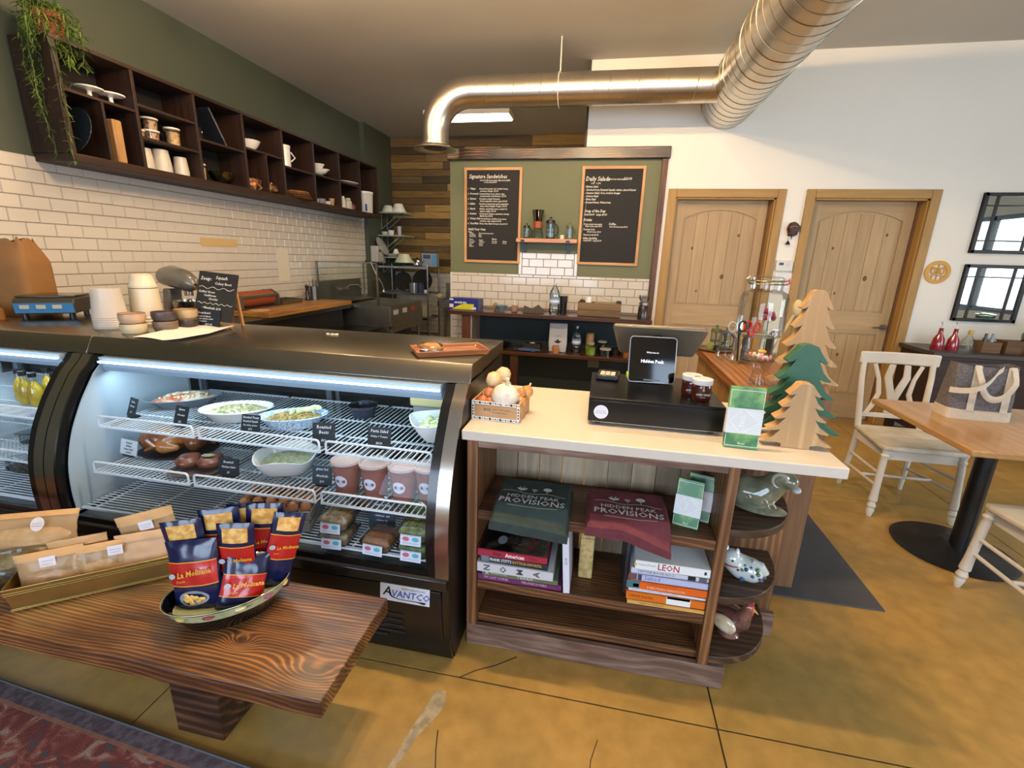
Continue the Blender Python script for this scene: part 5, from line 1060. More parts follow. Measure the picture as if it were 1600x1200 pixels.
# ================================================================== ON THE STAINLESS WORKTOP
ZT = 1.1185
t = T('serving_tray', 'long shallow acacia wood tray on the steel worktop', 'tray', (-.600, 1.775, ZT), math.radians(33))
TRW = wood('#7a4726', '#a96a3c', 'X', .35, 1.2, .7, 0, coat=.4)
w2, d2 = .150, .082
obj('tray', MB().add([(-w2+.01, -d2+.01, 0), (w2-.01, -d2+.01, 0), (w2-.01, d2-.01, 0), (-w2+.01, d2-.01, 0), (-w2, -d2, .024), (w2, -d2, .024), (w2, d2, .024), (-w2, d2, .024), (-w2+.008, -d2+.008, .024), (w2-.008, -d2+.008, .024), (w2-.008, d2-.008, .024), (-w2+.008, d2-.008, .024), (-w2+.018, -d2+.018, .007), (w2-.018, -d2+.018, .007), (w2-.018, d2-.018, .007), (-w2+.018, d2-.018, .007)],
    [(3, 2, 1, 0), (0, 1, 5, 4), (1, 2, 6, 5), (2, 3, 7, 6), (3, 0, 4, 7), (4, 5, 9, 8), (5, 6, 10, 9), (6, 7, 11, 10), (7, 4, 8, 11), (8, 9, 13, 12), (9, 10, 14, 13), (10, 11, 15, 14), (11, 8, 12, 15), (12, 13, 14, 15)]), TRW, t, bev=.003)
t = T('wrapped_bun', 'golden bun in cling film on the acacia tray', 'bun', (-.655, 1.71, ZT+.0075), .3)
obj('bun', MB().ball((0, 0, .022), (.042, .030, .020), 20, 12, wob=.15), two('#b98545', '#d9ac68', 20, .5), t); obj('film', MB().ball((0, 0, .023), (.050, .037, .0235), 24, 14, wob=.35, seed=7), glass('#fffaf0', .45, .05, base=.12), t)
t = T('garlic_scrap', 'little heap of garlic peel and cloves on the steel worktop', 'scraps', (-1.26, 1.99, ZT)); 
for (x, y, a) in ((0, 0, .2), (.02, .004, 1.2), (-.025, .002, -.3)): obj('clove', MB().ball((x, y, .004), (.012, .005, .0045), 10, 6, Matrix.Rotation(a, 3, 'Z')), M('#e6dcc0', .6), t)
t = T('paper_sheet', 'creased sheet of white paper lying on the steel worktop', 'paper', (-1.86, 1.82, ZT))
obj('sheet', MB().slab(lambda u, v: (-.13+.28*u+.03*math.sin(v*2)+(-.1+.0*v)*v, -.19+.38*v-.03*u, .003+.008*max(0, u-.6)**2*9+.005*abs(math.sin(u*5+v*3))), 16, 16, .0006), PAPER, t)
# A-frame blackboard sign
t = T('menu_easel', 'small tilted blackboard listing soup of the day on the steel worktop', 'sign', (-1.925, 1.985, ZT), math.radians(-4)); t.scale = (1.2, 1, 1)
R_ = Matrix.Rotation(math.radians(-13), 4, 'X') @ Matrix.Rotation(math.radians(4), 4, 'Y')
obj('board', MB().box(-.100, .100, 0, .006, .035, .275).xf(R_), M('#26231e', .7), t); obj('price_card', MB().box(-.080, .045, -.004, -.001, -.0, .085).xf(Matrix.Rotation(math.radians(-10), 4, 'X')), M('#1b222b', .6), t)
obj('leg', MB().bar((-.07, .014, 0), (-.055, .075, .26), .010, .012).bar((.085, .014, 0), (.10, .075, .26), .010, .012).bar((.07, .11, 0), (.075, .08, .24), .010, .012).bar((-.05, .11, 0), (-.04, .08, .24), .010, .012), M('#a9784a', .6), t)
bm_ = R_ @ Matrix.Translation((0, -.0005, 0)) @ FACE; CH = M('#e9e2d2', .9)
lettering(t, CH, [('Soup:', -.088, .232, .026, 'LEFT', .15, .0004), ('Squash', -.01, .243, .022, 'LEFT', .15, .0003), ('Celery Root', -.012, .216, .017, 'LEFT', .15, .0003), ('Stuffed Green', -.09, .17, .015, 'LEFT', .15, .0003), ('Cauliflower', -.062, .153, .014, 'LEFT', .15, .0003), ('Cheddar', -.035, .136, .014, 'LEFT', .15, .0003), ('• Meatballs $10', -.065, .09, .016, 'LEFT', .15, .0003)], bm_, name='chalk_writing')
lettering(t, CH, [('Trout Board', -.07, .066, .013, 'LEFT', .12, .0003), ('Spread of Salmon', -.075, .05, .0105, 'LEFT', .1, .0002), ('cream cheese, toast', -.075, .038, .0105, 'LEFT', .1, .0002), ('or Crackers', -.075, .026, .0105, 'LEFT', .1, .0002), ('$11.00', -.03, .01, .013, 'LEFT', .1, .0002)], Matrix.Rotation(math.radians(-10), 4, 'X') @ Matrix.Translation((0, -.0045, 0)) @ FACE, name='chalk_writing')
for (zz, am, fr) in ((.196, .005, 20), (.118, .0035, 38)):
    obj('chalk_line', MB().tube([(-.09+.18*i/60, -.001, zz+am*math.sin(fr*i/60)+.02*0) for i in range(61)], .0011, 4).xf(R_), CH, t)
# ramekins, two stacks and one pair behind
def ramekin(x, y, z, c, rim, lb, r=.052, h=.045):
    t = T('ramekin', lb, 'ramekin', (x, y, z)); obj('cup', MB().lathe([(0, 0), (r*.82, 0), (r*.96, h*.25), (r, h*.6), (r*.98, h-.002), (r*.90, h-.002), (r*.88, h*.3), (0, h*.2)], n=32), M(c, .35, noise=.08), t); obj('rim', MB().tube([(r*.94*math.cos(a), r*.94*math.sin(a), h-.0022) for a in [2*PI*i/32 for i in range(32)]], .0022, 6, closed=True), M(rim, .4), t)
for (x, y, a, b_, l1, l2, ra) in ((-2.100, 1.735, '#cbb994', '#c0a07e', 'cream ramekin at the bottom of the front left pair', 'pinkish ramekin with a brown rim on the front left pair', '#7a3f20'), (-2.040, 1.840, '#6e5c4a', '#40383a', 'brown ramekin at the bottom of the middle pair', 'dark grey ramekin with a brown rim on the middle pair', '#6a3a24'), (-2.035, 1.955, '#423830', '#b9a077', 'dark ramekin at the bottom of the rear pair', 'tan ramekin on the rear pair, next to the blackboard', '#8a5a30')):
    ramekin(x, y, ZT, a, '#8a6a4a', l1); ramekin(x, y, ZT+.0455, b_, ra, l2)
t = T('small_glass', 'small clear drinking glass between ramekins and the blackboard', 'glass', (-1.985, 2.06, ZT)); obj('glass', MB().lathe([(0, .004), (.022, .004), (.027, .075), (.025, .075), (.020, .008), (0, .008)], n=24), CLR, t)
FROST = M('#d6cdbd', .3, trans=.0, spec=.5); 
def tubs(x, y, r0, r1, h, n, pitch, lb, flip=True):
    t = T('deli_cup_stack', lb, 'container', (x, y, ZT)); t.scale = (1.2, 1.2, 1.2); m_ = frost('#e6ddd0', .42, .25)
    for i in range(n): obj('cup', MB().lathe([(r0, .0+i*pitch), (r0*1.03, .004+i*pitch), (r0*.99, .008+i*pitch), (r1, h+i*pitch), (0, h+i*pitch)], n=32), m_, t)
tubs(-2.315, 1.81, .058, .047, .115, 6, .0085, 'short stack of upturned clear plastic cups in front'); 
t = T('deli_tub_stack', 'tall stack of cream plastic tubs behind the clear cups', 'container', (-2.30, 1.985, ZT)); t.scale = (1.22, 1.22, 1.22); CRM = M('#d9ccb0', .35)
for i in range(3): obj('tub', MB().lathe([(.060, i*.012), (.063, .004+i*.012), (.056, .01+i*.012), (.050, .115+i*.016)] + [(0, .115+i*.016)], n=32), CRM, t)
obj('tub', MB().lathe([(.044, .148), (.05, .15), (.050, .158), (.046, .162), (.038, .20), (.026, .206), (0, .206)], n=32), CRM, t)
t = T('kitchen_scale', 'flat kitchen scale with a blue display panel on the steel worktop', 'scale', (-2.915, 2.0, ZT), math.radians(35)); t.scale = (.95, 1, 1.4)
obj('body', MB().prism([(-.11, .02), (-.12, .06), (-.10, .078), (.12, .078), (.13, .02)], 'YZ', -.13, .13), M('#4a463d', .35, .4), t, bev=.006); obj('panel', MB().prism([(-.1115, .024), (-.1215, .06), (-.118, .06), (-.108, .024)], 'YZ', -.125, .125), M('#2b6ea0', .4), t); obj('platter', MB().box(-.125, .125, -.09, .12, .079, .086), M('#5d5a4c', .2, .7), t, bev=.004)
for k in range(3): obj('readout', MB().box(-.10+.068*k, -.06+.068*k, -.1215, -.118, .040, .054), M('#a09b7c', .4), t)
for sx in (-.1, .1):
    for sy in (-.08, .1): obj('foot', MB().cyl((sx, sy, 0), (sx, sy, .022), .014, n=12), BLACK, t)
def kbag(name, lb, cat, L, rz, w_, d_, h_, mat):
    t = T(name, lb, cat, L, rz); mb = MB()
    def fn(u, v):
        a = 2*PI*u; n = 5; cx = abs(math.cos(a))**(2/n)*(1 if math.cos(a) > 0 else -1); cy = abs(math.sin(a))**(2/n)*(1 if math.sin(a) > 0 else -1); k = 1-.25*max(0, v-.72)/.28
        return (cx*w_/2*k, cy*d_/2*(1-.5*max(0, v-.7)/.3), h_*v+.016*mn.noise(Vector((a*1.3, v*3, 2)))*v*v+(.012*math.cos(a*9) if v > .99 else 0))
    mb.grid(fn, 48, 14); obj('bag', mb, mat, t); return t
kbag('paper_bag', 'tall brown paper bag at the left edge of the steel worktop', 'paper bag', (-3.05, 2.30, ZT-.0), .2, .30, .2, .40, M('#8f6538', .85, noise=.12, bump=.3, nscale=12)).location = (-3.19, 2.03, ZT)
kbag('paper_bag', 'brown paper bag lying low behind the scale', 'paper bag', (-3.10, 1.78, ZT), .1, .20, .12, .07, M('#8f5f30', .8, noise=.12))

# ================================================================== BENCH WITH BRASS TRAY AND PASTA
ZB = .42
BW = figured('#6a4526', '#b57e42', 'X', 'Y', 560, 44, .42, ((.915, -.135, .022), (.66, -.085, .010), (.14, .03, .02), (-.25, -.08, .012)), .2, .34, 1.15, .32, '#3d2512', (1.3, 5.5))
BL = figured('#4a3020', '#7d5232', 'X', 'Z', 160, 26, .5, (), .1, .4, 1, .3, '#24150b')
bn = T('bench', 'dark stained pine bench in front of the display case', 'bench', (-1.6, 1.0, 0))
P(bn, 'seat', MB().box(-2.7, -.612, .795, 1.17, ZB-.055, ZB), BW, bev=.004)
P(bn, 'leg', MB().box(-1.235, -1.065, .92, 1.10, 0, ZB-.055), BL, bev=.003)
P(bn, 'leg', MB().box(-2.5, -2.33, .92, 1.10, 0, ZB-.055), BL, bev=.003)
BR = M('#c2ab68', .36, 1, name='brass', noise=.15, nscale=14)
bt = T('brass_tray', 'long brass planter tray with paper-and-film snack bags on the bench', 'tray', (-1.545, 1.035, ZB), math.radians(37.5))
L2, W2_, H2 = .215, .055, .082
def tr_(a, b_, z): return [(-a, -b_, z), (a, -b_, z), (a, b_, z), (-a, b_, z)]
v = tr_(L2, W2_, 0)+tr_(L2+.012, W2_+.010, H2)+tr_(L2+.009, W2_+.007, H2)+tr_(L2-.003, W2_-.003, .004)
obj('trough', MB().add(v, [(3, 2, 1, 0), (12, 13, 14, 15)]+[(a+i, a+(i+1) % 4, a+4+(i+1) % 4, a+4+i) for a in (0, 4, 8) for i in range(4)]), BR, bt, bev=.002)
rb = MB()
for zz, o_ in ((.068, .0095), (.061, .0088), (.008, .003), (.003, .003)): rb.tube([(-L2-o_, -W2_-o_, zz), (L2+o_, -W2_-o_, zz), (L2+o_, W2_+o_, zz), (-L2-o_, W2_+o_, zz)], .0018, 5, closed=True)
obj('rib', rb, M('#cbb676', .2, 1), bt); 
def pillow(w_, h_, t_, pinch=.6):
    def f(u, v, s):
        x = (u-.5)*w_*(1-.05*math.sin(PI*v)); e = (1-abs(2*u-1)**2.6)**.5 if 0 < u < 1 else 0; q = max(0, 1-v**2.4)**pinch*(min(1, v/.12+.35))
        return (x, s*t_/2*e*q+.003*mn.noise(Vector((u*5, v*6, s*3+w_*50))), v*h_)
    return f
def snack(lx, ly, rz, w_, h_, t_, lb, food, front='film', top='#c9a06c', lean=0, roll=0, z=ZB+.006, lab=(.0, .78)):
    t = T('snack_bag', lb, 'bag', (lx, ly, z), rz); f = pillow(w_, h_, t_); M_ = Matrix.Rotation(roll, 4, 'Y') @ Matrix.Rotation(lean, 4, 'X')
    kr = M(top, .7, noise=.08)
    obj('back_paper', MB().grid(lambda u, v: f(u, v, 1), 20, 20).xf(M_), kr, t, fixn=False)
    obj('front_film', MB().grid(lambda u, v: f(u, v*.86, -1), 20, 20).xf(M_), kr if front == 'paper' else frost('#d9b98c', .38, .12), t, fixn=False)
    obj('fold_band', MB().grid(lambda u, v: tuple(Vector(f(u, .84+v*.16, -1))+Vector((0, -.003, 0))), 20, 5).xf(M_), kr, t, fixn=False)
    if food: obj('contents', MB().ball((0, 0, h_*.30), (w_*.40, t_*.36, h_*.27), 22, 14, wob=.35, seed=w_*9).xf(M_), food, t)
    if lab is not None:
        m = M_ @ Matrix.Translation((w_*lab[0], -t_*.22-.006, h_*lab[1])) @ FACE; sheet(t, 'label', M('#e2e0e6', .5), .040, .032, m, .0008); lettering(t, M('#6c7488', .5), [('HIDDEN PEAK', 0, .001, .0048, 'CENTER'), ('Provisions', 0, -.008, .006, 'CENTER')], m, name='print', lift=.0012)
    return t
dx, dy = math.cos(math.radians(37.5)), math.sin(math.radians(37.5))
NUT = two('#7d4a26', '#b07a48', 25, .5, c3='#5a2c20'); ROLL = two('#a9783c', '#cf9f5c', 25, .5)
def on(s, o): return (-1.545+dx*s-dy*o, 1.035+dy*s+dx*o)
x, y = on(-.125, -.012); snack(x, y, math.radians(33), .175, .145, .06, 'snack bag of dark nuts with a white label, front left of the brass tray', NUT, lean=-.18, roll=-.05)
x, y = on(-.01, -.012); snack(x, y, math.radians(36), .150, .140, .055, 'snack bag of pale cookies, second in the brass tray', ROLL, lean=-.12, lab=(.32, .80))
x, y = on(.115, -.020); snack(x, y, math.radians(34), .170, .150, .045, 'plain brown paper snack bag in the middle of the brass tray', None, 'paper', '#c5a27c', lean=-.2, lab=None)
x, y = on(.14, .03); snack(x, y, math.radians(33), .165, .205, .04, 'snack bag standing highest at the back right of the brass tray', NUT, lean=-.06, roll=-.14)
x, y = on(-.06, .03); snack(x, y, math.radians(37), .15, .165, .03, 'snack bag tucked behind the first two in the brass tray', None, lean=.05, lab=None)
# left bowl with a bag on top
t = T('glass_canister', 'wide clear canister of pale snacks at the left edge of the bench', 'canister', (-1.88, 1.04, ZB)); obj('glass', MB().lathe([(0, .003), (.10, .003), (.112, .02), (.112, .11), (.104, .12), (.100, .12), (.107, .1), (.107, .02), (0, .01)], n=36), CLR, t); obj('snacks', MB().ball((0, 0, .055), (.098, .098, .045), 26, 14, wob=.2, seed=4), two('#8a6a3c', '#c0a070', 30, .6), t)
t = snack(-1.78, .975, math.radians(14), .34, .115, .10, 'long snack bag with a round white sticker resting on the glass canister', two('#b58c50', '#d4b27a', 20, .5), lean=-.5, roll=-.1, z=ZB+.125, lab=None)
mm = Matrix.Rotation(-.1, 4, 'Y') @ Matrix.Rotation(-.5, 4, 'X') @ Matrix.Translation((.08, -.046, .073)) @ FACE; sheet(t, 'sticker', M('#dcd2cc', .5), .044, .044, mm, .001, n=24); lettering(t, M('#9a8f8a', .5), [('HIDDEN PEAK', 0, 0, .005, 'CENTER'), ('PROVISIONS', 0, -.008, .006, 'CENTER')], mm, name='print', lift=.0016)
# black bowl with pasta
t = T('painted_bowl', 'oval black bowl with a painted flower rim holding the pasta bags', 'bowl', (-1.055, 1.015, ZB), math.radians(42))
a_, k_ = .170, .66
obj('bowl', MB().lathe([(0, 0), (a_*.66, 0), (a_*.72, .004), (a_*.88, .050), (a_, .086), (a_*.97, .088), (a_*.85, .054), (a_*.66, .012), (0, .010)], n=48, sy=k_), M('#0b0a0a', .1, coat=.8), t)
obj('painted_rim', MB().lathe([(a_*.90, .054), (a_*1.004, .0875), (a_*.998, .0890), (a_*.895, .055)], n=48, sy=k_), two('#8f9a72', '#b9b890', 12, .2, bump=0, coat=.6, c3='#4a5a3a'), t)
for i, c in enumerate(('#c8b05a', '#8a3a3a', '#d8cf98', '#9a4a6a', '#c8b05a', '#8a3a3a', '#d8cf98', '#5a6a3a')):
    a = -2.4+i*.5; R0 = a_*.958; obj('petal', MB().ball((R0*math.cos(a), R0*k_*math.sin(a), .0725), (.016, .008, .006), 10, 6, Matrix.Rotation(a+PI/2, 3, 'Z')), M(c, .2), t)
NAVY = M('#141c42', .22, coat=.4); RED = M('#b3231e', .22, coat=.4); GOLD = M('#dfa02a', .4); PAST = two('#c98f3a', '#e6bd6c', 50, .4, bump=0)
def pasta(lx, ly, z, rz, w_, h_, t_, lean, roll, lb, win='top', pic=False, txt=True, band=(.42, .72)):
    t = T('pasta_bag', lb, 'bag', (lx, ly, z), rz); f = pillow(w_, h_, t_, .5); M_ = Matrix.Rotation(roll, 4, 'Y') @ Matrix.Rotation(lean, 4, 'X')
    obj('bag', MB().grid(lambda u, v: f(u, v, 1), 18, 20).grid(lambda u, v: f(u, v, -1), 18, 20, flip=True).xf(M_), NAVY, t)
    def patch(nm_, u0, u1, v0, v1, mat, off): obj(nm_, MB().grid(lambda u, v: tuple(Vector(f(u0+(u1-u0)*u, v0+(v1-v0)*v, -1))+Vector((0, -off, 0))), 14, 10).xf(M_), mat, t, fixn=False, sharp=False)
    patch('red_band', .02, .98, band[0], band[1], RED, .0012); patch('gold_edge', .02, .98, band[0]-.012, band[0], GOLD, .0012); patch('gold_edge', .02, .98, band[1], band[1]+.012, GOLD, .0012)
    if win: patch('window', .16, .84, .78, .95, PAST, .0012)
    if pic:
        n = 20; mb = MB(); pts = [tuple(Vector(f(.5+.3*math.cos(2*PI*k/n), .25+.10*math.sin(2*PI*k/n), -1))+Vector((0, -.0015, 0))) for k in range(n)]; mb.add(pts, [tuple(range(n))]); mb.xf(M_); obj('plate_picture', mb, M('#8a9298', .4), t, fixn=False, sharp=False)
        mb = MB(); random.seed(2)
        for k in range(16): a = random.uniform(0, 6.28); r = math.sqrt(random.random()); p = Vector(f(.5+.2*r*math.cos(a), .25+.065*r*math.sin(a), -1)); mb.ball(p+Vector((0, -.002, 0)), (.008, .0015, .006), 8, 4)
        mb.xf(M_); obj('pasta_picture', mb, M('#e0b04e', .4), t, fixn=False)
    if txt:
        yb = -t_*.5-.0035
        m = M_ @ Matrix.Translation((0, yb+.001, h_*(band[0]+band[1])/2)) @ Matrix.Rotation(-.06, 4, 'X') @ FACE @ Matrix.Rotation(.12, 4, 'Z')
        lettering(t, GOLD, [('La Molisana', .012, -.003, w_*.155, 'CENTER', .25, .0006, .9), ('Pasta', -w_*.28, -.018, w_*.08, 'LEFT', .2)], m, name='print'); sheet(t, 'emblem', M('#a9adb2', .4), .018, .016, m @ Matrix.Translation((-w_*.33, .006, 0)), .0008, n=10)
    return t
cb = Matrix.Rotation(math.radians(42), 4, 'Z')
def bp(u, v): p = cb @ Vector((u, v, 0)); return (-1.055+p.x, 1.015+p.y)
ZP = ZB+.02
x, y = bp(-.075, -.005); pasta(x, y, ZP+.01, math.radians(14), .15, .225, .05, -.16, -.10, 'biggest pasta bag at the front left of the painted bowl, with a plate picture', None, True)
x, y = bp(-.075, .050); pasta(x, y, ZP+.02, math.radians(16), .12, .265, .03, -.03, -.12, 'pasta bag behind the big one at left, only its window showing', True, txt=False)
x, y = bp(.010, .045); pasta(x, y, ZP+.02, math.radians(22), .115, .285, .045, -.02, -.05, 'pasta bag second from left in the back of the bowl', True, txt=True)
x, y = bp(.030, -.005); pasta(x, y, ZP+.012, math.radians(20), .105, .265, .045, .0, .04, 'pasta bag in the middle of the bowl with a big square window', True, txt=True)
x, y = bp(.085, .035); pasta(x, y, ZP+.02, math.radians(30), .105, .285, .04, .0, .14, 'pasta bag third from the right, leaning slightly right', True)
x, y = bp(.115, -.008); pasta(x, y, ZP+.025, math.radians(40), .095, .255, .04, -.02, .30, 'pasta bag at the far right, leaning out over the bowl rim', True)
x, y = bp(.02, -.055); pasta(x, y, ZP+.02, math.radians(38), .125, .165, .05, -.28, .28, 'short folded pasta bag leaning at the front right of the bowl', None, band=(.25, .62))
x, y = bp(.06, .07); pasta(x, y, ZP+.03, math.radians(30), .11, .275, .03, .05, .06, 'pasta bag at the very back of the bowl, mostly hidden', True, txt=False)
# rug
rg = T('rug', 'red patterned rug with a grey-violet border, lower left corner', 'rug', (-1.4, .2, .0), math.radians(-3.6))
y1 = .695
def rugmat():
    m, nt, b = nm('rug_pile'); N = nt.nodes.new; tc = N('ShaderNodeTexCoord'); n = N('ShaderNodeTexNoise'); n.inputs['Scale'].default_value = 16; n.inputs['Detail'].default_value = 6; n.inputs['Distortion'].default_value = 1.2
    link(nt, tc.outputs['Object'], n.inputs['Vector']); r = N('ShaderNodeValToRGB'); e = r.color_ramp.elements; e[0].position = .36; e[0].color = lin('#5a5558'); e[1].position = .64; e[1].color = lin('#b0907e'); 
    for p, c in ((.42, '#7d4038'), (.5, '#8f4a40'), (.56, '#9f6052')): k = e.new(p); k.color = lin(c)
    link(nt, n.outputs['Fac'], r.inputs[0]); link(nt, r.outputs[0], b.inputs['Base Color']); b.inputs['Roughness'].default_value = .95
    bp = N('ShaderNodeBump'); n3 = N('ShaderNodeTexNoise'); n3.inputs['Scale'].default_value = 300; link(nt, tc.outputs['Object'], n3.inputs['Vector']); bp.inputs['Strength'].default_value = .6; bp.inputs['Distance'].default_value = .004; link(nt, n3.outputs['Fac'], bp.inputs['Height']); link(nt, bp.outputs[0], b.inputs['Normal']); return m
obj('field', MB().box(-2.2, 2.2, -1.6, y1-.062, .0, .010), rugmat(), rg); obj('stripe', MB().box(-2.2, 2.2, y1-.062, y1-.050, .0, .0103), M('#a8745c', .95, noise=.3, nscale=40), rg); obj('border', MB().box(-2.2, 2.2, y1-.050, y1-.004, .0, .0105), two('#5b4a50', '#75666a', 40, .95), rg); obj('edge_cord', MB().cyl((-2.2, y1-.003, .006), (2.2, y1-.003, .006), .006, n=8), M('#6d7478', .9, noise=.3, nscale=200), rg)
# floor mat right of the counter
t = T('floor_mat', 'grey rubber floor mat behind the counter end', 'mat', (1.0, 2.6, 0)); obj('mat', MB().box(-.9, .368, -.55, 1.15, 0, .007), M('#4b4d51', .75, noise=.1), t, bev=.002)

# ================================================================== WALL CABINET ON THE LEFT WALL
DK = wood('#190e08', '#3a2114', 'Y', .55, 1, .7, .1); DKZ = wood('#190e08', '#3a2114', 'Z', .55, 1, .7, .1)
cb_ = T('wall_cabinet', 'long dark wooden pigeonhole cabinet high on the left wall', 'cabinet', (XL+.15, 4.6, 2.0))
xa, xb = XL+.002, -3.315; cy = [2.575, 3.05, 3.555, 4.07, 4.60, 5.13, 5.65, 6.155, 6.655]
P(cb_, 'top', MB().box(xa, xb, cy[0]-.02, cy[-1]+.01, 2.675, 2.70), DK, bev=.003); P(cb_, 'bottom', MB().box(xa, xb+.01, cy[0]-.02, cy[-1]+.01, 2.005, 2.055), DK, bev=.003)
P(cb_, 'back', MB().box(xa, xa+.008, cy[0], cy[-1], 2.055, 2.675), M('#17100b', .8))
for i, y in enumerate(cy): P(cb_, 'divider', MB().box(xa+.008, xb-.002*(i % 2), y-(.026 if i == 0 else .012), y+.012, 2.055, 2.675), DKZ, bev=.002)
SH = [(0, [2.425]), (1, [2.475, 2.265]), (2, [2.37]), (3, [2.415]), (4, [2.355]), (5, [2.365]), (6, [2.365])]
for i, zs in SH:
    for z in zs: P(cb_, 'shelf', MB().box(xa+.008, xb-.004, cy[i]+.012, cy[i+1]-.012, z-.018, z), DK, bev=.0015)
P(cb_, 'small_divider', MB().box(xa+.008, xb-.004, 2.80, 2.818, 2.055, 2.407), DKZ); P(cb_, 'small_divider', MB().box(xa+.008, xb-.004, 4.335, 4.352, 2.055, 2.397), DKZ)
def lth(name, lb, cat, L, prof, mat, n=24, sx=1, sy=1, part='body', group=None, rz=0):
    t = T(name, lb, cat, L, rz, group); obj(part, MB().lathe(prof, n=n, sx=sx, sy=sy), mat, t); return t
X1 = -3.43
def stand(y, s, lb):
    t = T('cake_stand', lb, 'cake stand', (X1, y, 2.426)); obj('foot', MB().lathe([(0, 0), (.045*s, 0), (.04*s, .008), (.014, .02), (.012, .05*s), (.02, .06*s)], n=24), CERAM, t); obj('plate', MB().lathe([(0, .058*s), (.05*s, .060*s), (.078*s, .066*s), (.08*s, .074*s), (.05*s, .068*s), (0, .066*s)], n=32), CERAM, t)
stand(2.83, 1.0, 'white cake stand at left in the first pigeonhole'); stand(2.97, 1.05, 'white cake stand nearest the divider in the first pigeonhole')
lth('glass_bowl', 'small clear bowl at far left of the first pigeonhole', 'bowl', (X1, 2.67, 2.426), [(0, .004), (.03, .004), (.055, .06), (.052, .06), (.027, .009), (0, .009)], CLR)
t = T('platter', 'dark glass platter leaning in the lower left pigeonhole', 'platter', (X1+.01, 2.66, 2.056)); obj('plate', MB().lathe([(0, 0), (.13, .004), (.15, .012), (.148, .016), (0, .006)], n=40).xf(Matrix.Translation((0, .02, .148)) @ Matrix.Rotation(math.radians(75), 4, 'X')), M('#20282e', .1, coat=1), t)
t = T('wood_board', 'pale upright cutting board in the lower left cabinet', 'board', (X1, 2.90, 2.056)); obj('board', MB().box(-.09, .10, -.035, .03, 0, .27), wood('#8f6a3e', '#b48a58', 'Z', .6, 1, .6), t, bev=.008)
def tub(y, z, r, h, c, lb, lid='#d8d4c8', fill='#a98c66', cat='container', x=X1):
    t = T('storage_tub', lb, cat, (x, y, z)); obj('contents', MB().lathe([(0, 0), (r*.86, 0), (r*.94, h*.8), (0, h*.8)], n=24), two(fill, c, 40, .6), t); obj('wall', MB().lathe([(r*.88, 0), (r*.98, h)], n=24), glass('#f4efe6', .3, .1, base=.1), t); obj('lid', MB().lathe([(r*1.02, h-.006), (r*1.04, h+.006), (r*.9, h+.008), (0, h+.004)], n=24), M(lid, .4), t)
tub(3.14, 2.266, .035, .055, '#d2c8b8', 'short clear tub at left on the double-shelved pigeonhole'); tub(3.235, 2.266, .055, .07, '#cfb89a', 'lower clear tub of a stacked pair in the second column', fill='#8a5a3a'); tub(3.235, 2.345, .055, .075, '#c9b49a', 'upper clear tub of a stacked pair in the second column', fill='#7a5236'); tub(3.42, 2.266, .055, .13, '#d8c49a', 'tall tub of oats in the second column', fill='#b79a68')
WJ = M('#c8c2b6', .35, noise=.1)
for (y, r, h, lb) in ((3.16, .05, .15, 'white paper tub stack at left under the oats'), (3.29, .065, .165, 'big cream tub at the bottom of the second column'), (3.46, .055, .145, 'cream tub beside the divider at the bottom of the second column')): lth('cream_tub', lb, 'tub', (X1, y, 2.056), [(0, 0), (r, 0), (r, h*.3), (r*.8, h), (0, h)], WJ)
t = T('dark_tray', 'dark glossy tray leaning diagonally in the third column', 'tray', (X1, 3.86, 2.372)); obj('tray', MB().box(-.10, .10, -.008, .008, 0, .30).xf(Matrix.Rotation(math.radians(31), 4, 'X')), M('#20222a', .12, coat=.6), t, bev=.004); obj('edge', MB().box(.098, .103, -.01, .01, 0, .30).xf(Matrix.Rotation(math.radians(31), 4, 'X')), M('#8f929a', .2, 1), t)
lth('glass_jug', 'low clear glass jug beside the leaning dark tray', 'jug', (X1, 3.66, 2.372), [(0, .003), (.05, .003), (.055, .06), (.048, .10), (.045, .10), (.052, .06), (.047, .008), (0, .008)], CLR)
tub(3.66, 2.056, .035, .13, '#e0cfb0', 'narrow tub of rice at bottom left of the third column', fill='#cbb490'); lth('glass_bowl', 'large clear glass bowl at the bottom of the third column', 'bowl', (X1+.02, 3.86, 2.056), [(0, .003), (.045, .003), (.095, .05), (.112, .098), (.108, .098), (.09, .052), (.043, .008), (0, .008)], glass('#dfe6e0', .5, base=.10), 36)
lth('white_bowl', 'white flared bowl on the shelf of the fourth column', 'bowl', (X1, 4.25, 2.416), [(0, 0), (.05, 0), (.085, .04), (.11, .085), (.105, .085), (.08, .042), (0, .012)], CERAM, 36)
for (y, lb, s) in ((4.20, 'clear bag of orange snacks in the lower fourth column', 1.0), (4.45, 'clear bag of bread rolls in the lower fourth column', .9)):
    t = T('snack_sack', lb, 'bag', (X1+.02, y, 2.056)); obj('contents', MB().ball((0, 0, .055*s), (.075, .09*s, .055*s), 20, 12, wob=.5, seed=y), two('#a8602a', '#d2a070', 20, .5, c3='#7a3c1c'), t); obj('film', MB().ball((0, 0, .062*s), (.085, .10*s, .062*s), 20, 12, wob=.5, seed=y+1), glass('#ffffff', .4, .05, base=.12), t)
t = T('orange_bottle', 'dark orange bottle behind the snack bag in the fourth column', 'bottle', (X1-.06, 4.17, 2.056)); obj('bottle', MB().lathe([(0, 0), (.045, 0), (.045, .16), (.02, .20), (.018, .26), (0, .26)], n=20), M('#7a3a12', .3), t)
